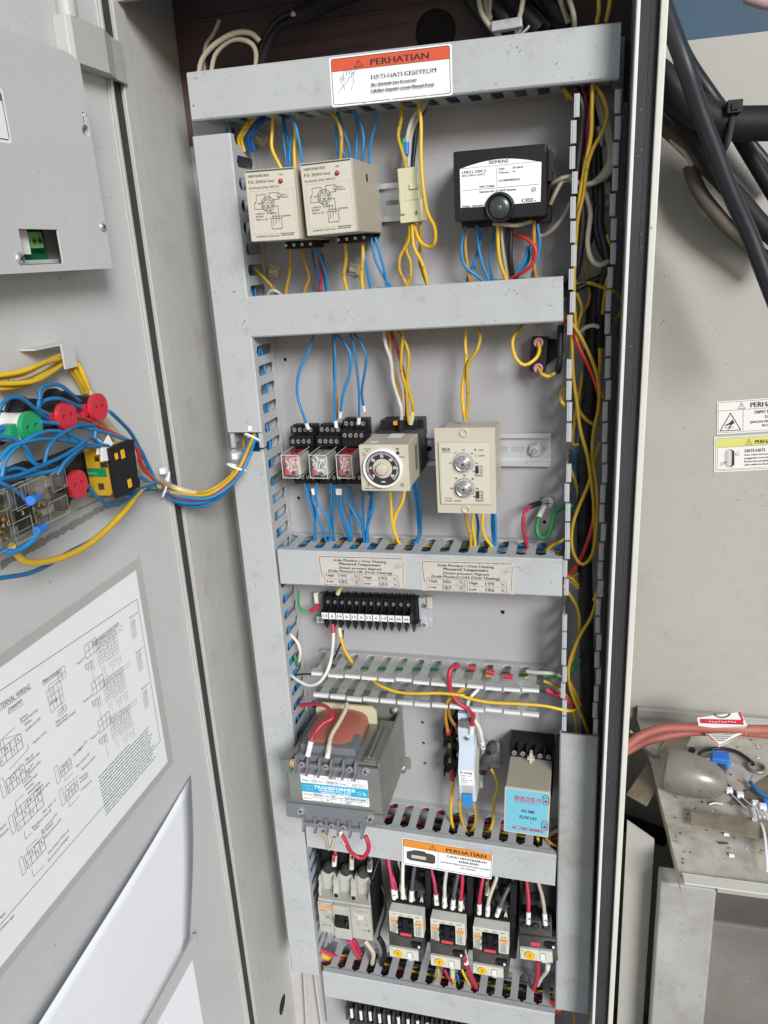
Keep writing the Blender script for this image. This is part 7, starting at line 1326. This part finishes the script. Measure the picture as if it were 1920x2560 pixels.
for (c, p, nm, tx) in (('pink', [('L',962,365,40), ('L',990,450,46), ('L',1030,560,52), ('L',1045,690,54)], 'crimson wire into the left contactor, rear of the pair', ''), ('pink', [('L',975,365,44), ('L',1000,480,50), ('L',1015,590,54), ('L',1030,710,56)], 'crimson wire into the left contactor, front of the pair', 'R'), ('cream', [('L',1075,385,38), ('L',1095,470,44), ('L',1100,560,50), ('L',1098,640,52)], 'cream wire into the left contactor, hidden one', ''), ('white', [('L',1112,395,44), ('L',1105,500,50), ('L',1105,600,54), ('L',1108,705,56)], 'white wire into the left contactor', 'S'), ('grey', [('L',1215,410,42), ('L',1200,520,48), ('L',1190,620,52), ('L',1182,730,56)], 'grey wire into the left contactor', 'T'),
    ('pink', [('M',68,450,44), ('M',90,540,50), ('M',105,640,54), ('M',112,760,56)], 'crimson wire into the middle contactor, leftmost', 'H'), ('white', [('M',200,465,44), ('M',188,580,50), ('M',185,670,54), ('M',184,785,56)], 'white wire into the middle contactor', 'S1'), ('grey', [('M',310,490,44), ('M',290,590,50), ('M',268,680,54), ('M',256,800,56)], 'grey wire into the middle contactor', '1'), ('dred', [('M',345,495,46), ('M',340,600,50), ('M',335,700,54), ('M',328,810,56)], 'crimson wire into the middle contactor, rightmost', 'RO'),
    ('dred', [('M',530,525,44), ('M',515,620,50), ('M',500,730,54), ('M',497,845,56)], 'crimson wire into the lowest contactor', 'R1'), ('cream', [('M',655,525,44), ('M',610,640,50), ('M',580,740,54), ('M',572,860,56)], 'cream wire into the lowest contactor', 'S1'), ('grey', [('M',800,550,42), ('M',750,640,48), ('M',700,750,54), ('M',655,865,56)], 'dark grey wire into the lowest contactor', 'T1'), ('cream', [('M',570,530,34), ('M',568,620,38), ('M',568,670,38)], 'cream wire behind the lowest contactor', ''),
    ('dred', [('M',932,570,44), ('M',938,680,50), ('M',942,790,56), ('M',940,935,62)], 'crimson wire into the stand-alone overload relay', 'R2'), ('cream', [('M',1030,575,44), ('M',1060,680,50), ('M',1085,790,56), ('M',1095,945,62)], 'cream wire into the stand-alone overload relay', 'S2')):
    W(c, nm, 'L', p, 2.3, u=10, extra=[(-1, 14 if tx else 10, 'whitep', 2.9, tx)])
W('grey', 'short grey wire stub above the contactor in the middle of the bottom row', 'M', [(300,490,36), (285,560,36), (270,620,36)], 2.6, u=8)
Y('yellow wire hooking under the middle overload plate', 'M', [(128,1335,50), (128,1400,50), (108,1450,46), (125,1490,38), (165,1495,30)], dn=2)
W('dred', 'crimson wire under the middle overload plate', 'M', [(185,1345,48), (205,1400,48), (245,1450,40)], 1.8, dn=4)
W('yellow', 'yellow wire with clear crimp under the middle overload plate', 'M', [(255,1340,52), (258,1420,50), (275,1490,44), (272,1545,36)], 2, dn=4, extra=[(0, 16, 'nylon', 3.2, '')])
B('blue wire under the middle overload plate', 'M', [(295,1380,40), (305,1440,40), (320,1490,34)], dn=4)
Y('yellow wire looping behind the clear crimp', 'M', [(300,1500,34), (315,1495,36), (300,1515,34), (270,1520,32)])
W('dred', 'crimson wire running down right from the middle contactor', 'M', [(345,1130,58), (360,1200,60), (385,1290,60), (425,1400,54), (475,1520,40)], 3, extra=[(0, 26, 'whitep', 3.6, 'V0')])
Y('yellow wire beside the crimson one under the middle contactor', 'M', [(340,1340,46), (365,1400,46), (410,1480,36)], dn=3)
W('dred', 'crimson lump of wire in a slot of the lowest duct', 'M', [(395,1530,30), (430,1500,36), (455,1530,32)], 4)
W('dred', 'crimson wire under the stand-alone overload relay', 'M', [(1025,1270,50), (1030,1350,48), (1015,1430,42), (990,1520,32)], 2.9, dn=4)
W('white', 'white wire under the stand-alone overload relay', 'M', [(1120,1290,50), (1110,1350,48), (1060,1420,42), (1030,1480,34)], 2.7, dn=4, extra=[(0, 10, 'whitep', 3.2, '')])
for i, (c, dy2) in enumerate((('pink', -40), ('pink', -25), ('yellow', 0), ('yellow', 18), ('yellow', 36), ('pink', 52), ('blue', 66), ('dblue', 80))): W(c, '%s wire of the bundle bending from the left duct into the lowest duct, number %d from the top by height' % (c.replace('dblue','dark blue').replace('pink','crimson'), i+1) if 0 else '%s wire of the curved bundle at the lower left, %s' % ({'dblue':'dark blue','pink':'crimson'}.get(c, c), ('topmost', 'second from top', 'third, upper yellow', 'fourth, middle yellow', 'fifth, lowest yellow', 'sixth from top', 'seventh from top', 'lowest')[i]), 'L', [(330,1180+dy2,40), (400,1215+dy2,38), (480,1255+dy2,34), (560,1290+dy2,30), (620,1310+dy2,26)], 1.7)
Y('short yellow wire going down at the foot of the left duct', 'L', [(362,1290,40), (375,1330,44), (395,1370,40)])
W('red', 'red cable end low right beside the duct cover', 'M', [(1145,1640,34), (1190,1660,36), (1240,1650,36)], 5); W('red', 'second red cable end low right beside the duct cover', 'M', [(1150,1720,34), (1200,1710,36), (1245,1700,34)], 5); W('white', 'white wire between the two red cable ends low right', 'M', [(1150,1700,30), (1190,1685,40), (1230,1690,40)], 3.5)
Y('yellow wire below the end of the right duct cover', 'M', [(1350,1700,30), (1355,1800,30), (1350,1880,30)]); Y('yellow wire at the lower right corner of the cabinet', 'M', [(1540,1660,36), (1530,1750,40), (1500,1850,40)], r=2.6) if 0 else W('yellow', 'yellow wire curving at the lower right corner of the cabinet', 'M', [(1545,1660,34), (1530,1750,38), (1495,1860,40)], 2.8)
# top of the cabinet
W('cream', 'cream wire sticking up with a free end at the top left', 'B', [(230,130,30), (190,220,32), (140,290,34), (128,400,34), (135,480,30)], 2)
W('cream', 'cream wire arching high over the top duct at the left', 'B', [(95,490,36), (120,390,40), (200,290,44), (320,215,44), (430,210,40), (490,265,36)], 2.4)
W('cream', 'cream wire arching lower over the top duct at the left', 'B', [(175,480,34), (200,360,38), (270,280,40), (350,250,40), (430,280,38), (470,340,34), (465,430,30)], 2.2)
W('black', 'black wire arching between the cream wires at the top left', 'B', [(145,480,28), (160,350,30), (230,265,32), (330,240,34), (430,290,34), (480,350,30)], 2.6)
W('black', 'black cable rising from the top duct and splitting from the thick one, left', 'B', [(485,430,24), (500,310,26), (570,180,28), (650,110,28), (740,95,28), (860,30,26), (1000,-40,24)], 4)
W('blackmatte', 'black cable rising from the top duct and splitting from the thick one, right', 'B', [(500,420,30), (560,260,32), (640,160,34), (760,120,34), (860,60,32)], 4)
W('blackmatte', 'thick black sheathed cable at the very top', 'B', [(745,105,32), (850,50,32), (1000,-20,30), (1150,-80,28)], 8.5)
W('white', 'short white stub on the split cable at the top', 'B', [(700,92,36), (748,90,36)], 2.6); W('white', 'white wire beside the black cable entering the top duct', 'B', [(525,340,28), (510,400,30), (495,450,28)], 2)
for i, (c, p, nm) in enumerate((('cream', [(510,-20,30), (530,90,32), (590,180,34), (650,235,30)], 'curving down left'), ('cream', [(550,-20,26), (560,60,26), (585,140,28)], 'second at the left'), ('cream', [(590,-20,22), (575,80,24), (590,120,24)], 'third at the left'), ('cream', [(800,-20,36), (780,80,36), (765,150,34), (755,215,30)], 'straight in the middle'), ('cream', [(1030,-20,24), (1060,60,26), (1090,150,26)], 'faint at the right'), ('cream', [(1090,-20,34), (1120,60,36), (1130,120,36), (1130,180,30)], 'bold at the right'))): W(c, 'cream wire above the right part of the top duct, ' + nm, 'C', p, 2.2)
for i, p in enumerate(([(440,-40,10), (560,120,12), (640,240,14)], [(640,-40,14), (700,60,14), (800,200,16)], [(860,-40,12), (950,60,12), (1060,170,14)], [(700,-40,20), (800,80,22), (900,190,20)], [(560,-40,16), (650,80,18), (740,220,18)], [(930,-40,18), (1010,80,18), (1100,160,18)], [(800,-40,8), (880,60,8), (980,180,10)])): W('blackmatte' if i % 2 else 'black', 'black cable of the tangle above the right of the top duct, %s' % ('leftmost', 'second from left', 'rightmost but one', 'in the middle front', 'left, rear', 'far right', 'centre rear')[i], 'C', p, 7)
for i, p in enumerate(([(880,120,22), (840,170,24), (790,225,24)], [(850,150,24), (820,190,26), (780,225,26)], [(820,130,20), (790,180,22), (760,225,22)])): W('tape', 'thin silvery strand above the top duct, %s of three' % ('front', 'middle', 'left')[i], 'C', p, 1.2)
q = at('C', 690, 155, 40); mk('clip', G().box(-13, 13, -9, 0, -4, 4, 'duct'), None, 'grey plastic block lying above the top duct', 'plastic block', loc=(q.x, -31, q.z), bev=1.2, rot=(0, R(-2), 0))
Y('yellow wire leaving the top of the cabinet, left of two', 'C', [(1285,-30,36), (1290,60,36), (1275,150,32)]); Y('yellow wire leaving the top of the cabinet, right of two', 'C', [(1365,-30,36), (1350,60,36), (1335,140,32)])
W('orange', 'dull yellow wire at the right end under the top duct, left', 'C', [(1035,570,26), (1070,600,30), (1095,650,30)], 2); W('yellow', 'yellow wire at the right end under the top duct, right', 'C', [(1060,570,30), (1090,610,32), (1120,640,30)], 2)
# door wires: third value is the distance in front of the door sheet
def D_(col, label, pts, r=1.6, t='E'): return W(col, label, t, pts, r, x=1)
for i, p in enumerate(([(-20,350,12), (120,325,16), (250,280,18), (375,225,8)], [(-20,365,8), (150,335,12), (280,270,16), (385,240,8)], [(-20,400,14), (130,395,18), (250,370,18), (395,280,8)], [(-20,435,12), (150,410,14), (280,340,14), (390,285,6)], [(-20,420,6), (100,400,8), (240,350,8), (385,265,5)])): D_('yellow', 'yellow wire running left from the door bracket, %s' % ('topmost', 'second', 'third', 'lowest', 'fourth')[i], p, 1.9)
for i, p in enumerate(([(440,310,6), (490,370,8), (530,450,8)], [(480,265,8), (520,340,10), (555,430,10)], [(460,300,10), (510,390,10), (545,455,10)])): D_('yellow', 'yellow wire leaving the door bracket downward, %s' % ('left', 'right', 'middle')[i], p, 2.2)
D_('sleeve', 'tan plastic sleeve behind the lamps on the door', [(500,370,6), (560,460,8), (640,620,10), (720,730,12), (800,850,14), (880,920,16)], 4.2)
q1 = 'd'
H_ = [(870,820,34), (930,940,28), (1030,1060,22,q1,152), (1130,1105,0,q1,138), (1290,1110,0,q1,118), (1420,1030,0,q1,100), (1490,930,0,q1,84), (1545,820,0,q1,72), (1590,720,0,q1,54), (1600,690,0,q1,40)]
def harness(i, col, dx, dy2, dd, nm, first=None, r=1.6):
    pts = []
    for k, p in enumerate(H_):
        s = 1 if 2 <= k <= 7 else .7; o_ = (.35 if k == 2 else .8 if k in (8, 9) else 1)
        if len(p) == 3: pts.append((p[0] + dx*.8, p[1] + dy2*.9, p[2] + dd*.3))
        else: pts.append((p[0] + dx*o_*s*1.3, p[1] + dy2*1.5*(o_ if k < 6 else .5) - 20*(k in (3, 4, 5)), 0, q1, p[4] + dd*1.2))
    D_(col, nm, (first or []) + pts[(2 if first else 0):], r)
harness(0, 'blue', -6, 10, 2, 'blue harness wire coming round the highest red lamp', [(690,575,40), (760,640,38), (830,720,34), (900,850,28), (970,1000,24)])
harness(1, 'red', 4, 14, 4, 'red harness wire from behind the middle red lamp', [(470,605,40), (560,625,38), (680,700,36), (800,755,32), (860,800,30), (900,920,26), (990,1020,24)], 1.8)
harness(2, 'blue', 0, 26, -3, 'blue harness wire from the green lamp row', [(255,640,42), (400,655,40), (560,680,40), (740,735,36), (870,800,30), (920,900,26), (990,1030,24)])
harness(3, 'blue', 8, 34, 0, 'blue harness wire passing under the buzzer, upper', [(720,1090,20), (800,1095,22), (900,1060,24), (980,1040,24)])
harness(4, 'blue', -10, 40, 3, 'blue harness wire looping low under the red lamp', [(550,1035,34), (610,1110,32), (700,1165,30), (800,1130,28), (900,1050,26), (980,1040,24)])
harness(5, 'blue', 4, 48, -4, 'blue harness wire lowest of the harness', [(880,990,20), (930,1020,22), (990,1060,24)])
ST = [(900,930,20), (980,985,22)]
harness(6, 'yellow', 4, -6, 0, 'yellow harness wire uppermost beyond the cable tie', ST, 1.8)
harness(7, 'yellow', 8, 4, 4, 'yellow harness wire second beyond the cable tie', ST, 1.8)
harness(8, 'yellow', 14, 12, -3, 'yellow harness wire bulging lowest right', ST, 1.8)
harness(9, 'red', 12, 22, 2, 'red harness wire beside the yellow ones', ST, 1.6)
harness(10, 'blue', 18, 24, 0, 'blue harness wire on the right edge of the harness', ST)
harness(11, 'blue', 24, 18, 3, 'outermost blue harness wire near the duct gap', ST)
D_('sleeve', 'tan split sleeve on the harness over the hinge gap', [(900,930,20), (980,990,22), (1070,1045,20,q1,148), (1150,1072,0,q1,140), (1225,1088,0,q1,130)], 3)
D_('yellow', 'thick yellow wire sweeping down to the cropped contact block', [(1000,1050,24), (920,1045,24), (860,1090,26), (790,1190,26), (680,1310,26), (560,1410,28), (420,1480,30), (280,1520,32), (160,1515,34), (95,1460,38), (75,1420,42)], 2.6)
D_('blue', 'blue wire running beside the thick yellow one', [(1000,1060,20), (900,1070,20), (830,1150,20), (720,1270,20), (600,1370,20), (450,1450,22), (320,1530,24), (180,1590,26), (-20,1625,28)], 1.7)
D_('blue', 'blue wire with sleeve from the lower screw of the full contact block', [(-20,1430,40), (50,1460,42), (130,1440,44), (200,1380,46), (250,1315,46), (280,1300,44)], 2.1)
D_('blueplastic', 'blue crimp sleeve under the full contact block', [(225,1325,46), (285,1298,44)], 3.2); D_('blueplastic', 'blue crimp sleeve inside the full contact block', [(190,1135,52), (240,1112,48)], 3.4)
lo = [([(-20,620,44), (0,540,46), (60,490,46), (130,490,46), (200,540,46), (270,600,44), (310,625,40)], 'arching to the middle red lamp, lower tab'), ([(250,500,46), (255,440,46), (300,405,46), (370,405,46), (430,450,46), (500,510,42)], 'arching highest over the lamps, front'), ([(300,590,40), (250,560,42), (245,520,44), (260,460,46)], 'short drop left of the middle red lamp'), ([(235,560,40), (280,505,42), (370,495,44), (450,520,42), (510,550,40)], 'arching to the highest red lamp, lower tab'), ([(-20,735,48), (60,740,48), (140,780,48), (190,850,46), (230,910,44), (290,930,40)], 'running from the left edge down to the lower row'), ([(-20,900,46), (60,800,48), (160,760,48), (280,750,46), (420,760,44), (540,790,40), (620,790,40)], 'long shallow arc to the buzzer'), ([(10,1000,46), (30,900,46), (90,810,48), (200,730,48), (320,700,46), (430,720,44), (540,780,40)], 'crossing from lower left to the buzzer'), ([(0,1000,50), (120,970,52), (260,910,52), (400,850,52), (500,790,52), (560,740,50), (600,760,44)], 'bright straight one crossing everything'), ([(0,1010,46), (100,990,48), (250,960,48), (370,930,48), (440,870,48), (540,800,46), (630,790,42)], 'second straight one crossing the picture'), ([(280,900,44), (310,800,46), (360,740,46), (430,695,46), (500,665,44), (600,660,40)], 'rising from the red lamp to the upper row'), ([(165,770,44), (170,840,44), (210,900,44), (280,920,42)], 'short drop under the green lamp'), ([(360,975,50), (400,900,52), (470,830,52), (540,780,50)], 'rising from the lower red lamp'), ([(410,700,42), (460,750,42), (540,790,40), (600,800,38)], 'short link under the middle red lamp'), ([(600,700,42), (600,750,42), (640,780,42), (680,790,40)], 'hook above the buzzer'), ([(-20,1010,50), (40,1040,50), (100,1070,48), (180,1130,48), (215,1135,48)], 'entering the full contact block'), ([(0,970,40), (100,930,40), (200,950,40), (330,960,40), (400,930,42), (470,850,42)], 'behind the bright crossing one')]
for p, nm in lo: D_('blue', 'blue door wire ' + nm, p, 1.4)
D_('yellow', 'yellow wire end tucked behind the buzzer top', [(520,790,36), (560,800,38), (620,805,38)], 2)
# nylon ties on the harness
def tie(label, c, d0, r, tail):
    q = at('E', c[0], c[1], d0); o = thing('cable_tie', label, 'cable tie', q, group='cable ties on the door harness'); ax = Vector(tail).normalized(); u = ax.cross(Vector((0, 0, 1))).normalized() if abs(ax.z) < .9 else Vector((1, 0, 0)); v = ax.cross(u)
    mk('strap', G().tube([u*r*math.cos(t) + v*r*1.25*math.sin(t) for t in [i*math.pi/9 for i in range(19)]], 1.3, 'white', 6), o)
    mk('head', G().box(-2.6, 2.6, -3.5, 2.5, r*1.1, r*1.1+6, 'white'), o, bev=.8)
tie('white cable tie with long head on the harness over the hinge gap', (1040,1035), 150, 10, (1, .6, -.5)); tie('white cable tie on the harness bend beside the left duct', (1488,925), 84, 8, (.4, .3, 1)); tie('white cable tie where the harness enters the left duct', (1585,740), 58, 7, (.3, .5, .8))
# ferrules / small things on the panel
for (a, b, nm) in ((590,1760,'left'), (1110,1745,'right')):
    q = at('B', a, b, 0); o = thing('cable_mount', 'milky adhesive cable mount on the panel above the second duct, %s one' % nm, 'cable mount', (q.x, 0, q.z), (0, R(15), 0), 'adhesive cable mounts'); mk('pad', G().box(-6, 6, -2.5, -.2, -6, 6, 'nylon'), o, bev=.5); mk('saddle', G().box(-5, 5, -7, -2.6, -2.5, 2.5, 'nylon').box(3, 6, -8, -2.6, -4, 4, 'nylon'), o, bev=.6)
q = at('B', 500, 905, 0); o = thing('cable_mount', 'milky adhesive cable mount near the top of the left duct', 'cable mount', (q.x, 0, q.z), (0, R(30), 0), 'adhesive cable mounts'); mk('pad', G().box(-7, 7, -3, -.2, -6, 6, 'nylon'), o, bev=.5); mk('saddle', G().box(-4, 5, -8, -3.1, -2.5, 2.5, 'nylon'), o, bev=.6)

# finer pieces belong to the part they sit on
PREF = {'lettering': ('label_plate', 'bezel', 'front_panel', 'shell', 'housing'), 'case_print': ('clear_case',), 'case_edges': ('clear_case',), 'flag': ('mechanism',), 'pointer': ('dial_face',), 'red_label': ('plunger', 'upper_body'), 'mounting_eyelet': ('front_plate',), 'yellow_tabs': ('front_plate',), 'brass_screws': ('body',), 'cover_edges': ('clear_cover',), 'coil': ('yellow_frame',), 'clamp_screw': ('end_clamp',), 'flange_screw': ('flange',), 'round_seal': ('flange',), 'printing': ('sheet',), 'test_tab': ('overload_body',), 'crimp_lug': ('base',), 'number_tag': ('body',), 'fuse_cap': ('glass_tube',), 'terminal_screw': ('socket', 'terminal_block', 'body', 'housing', 'case'), 'button_ring': ('front_cover',), 'top_plate': ('clear_case',), 'lug_holder': ('end_cap',), 'indicator_lamp': ('face_label',), 'printed_diagram': ('sheet',)}
for o in list(SC.objects):
    if o.parent or not o.children: continue
    kids = list(o.children); byn = {}
    for k in kids: byn.setdefault(k.name.split('.')[0], k)
    for k in kids:
        for pn in PREF.get(k.name.split('.')[0], ()):
            if pn in byn:
                p = byn[pn]; k.location = k.location - p.location; k.parent = p; break
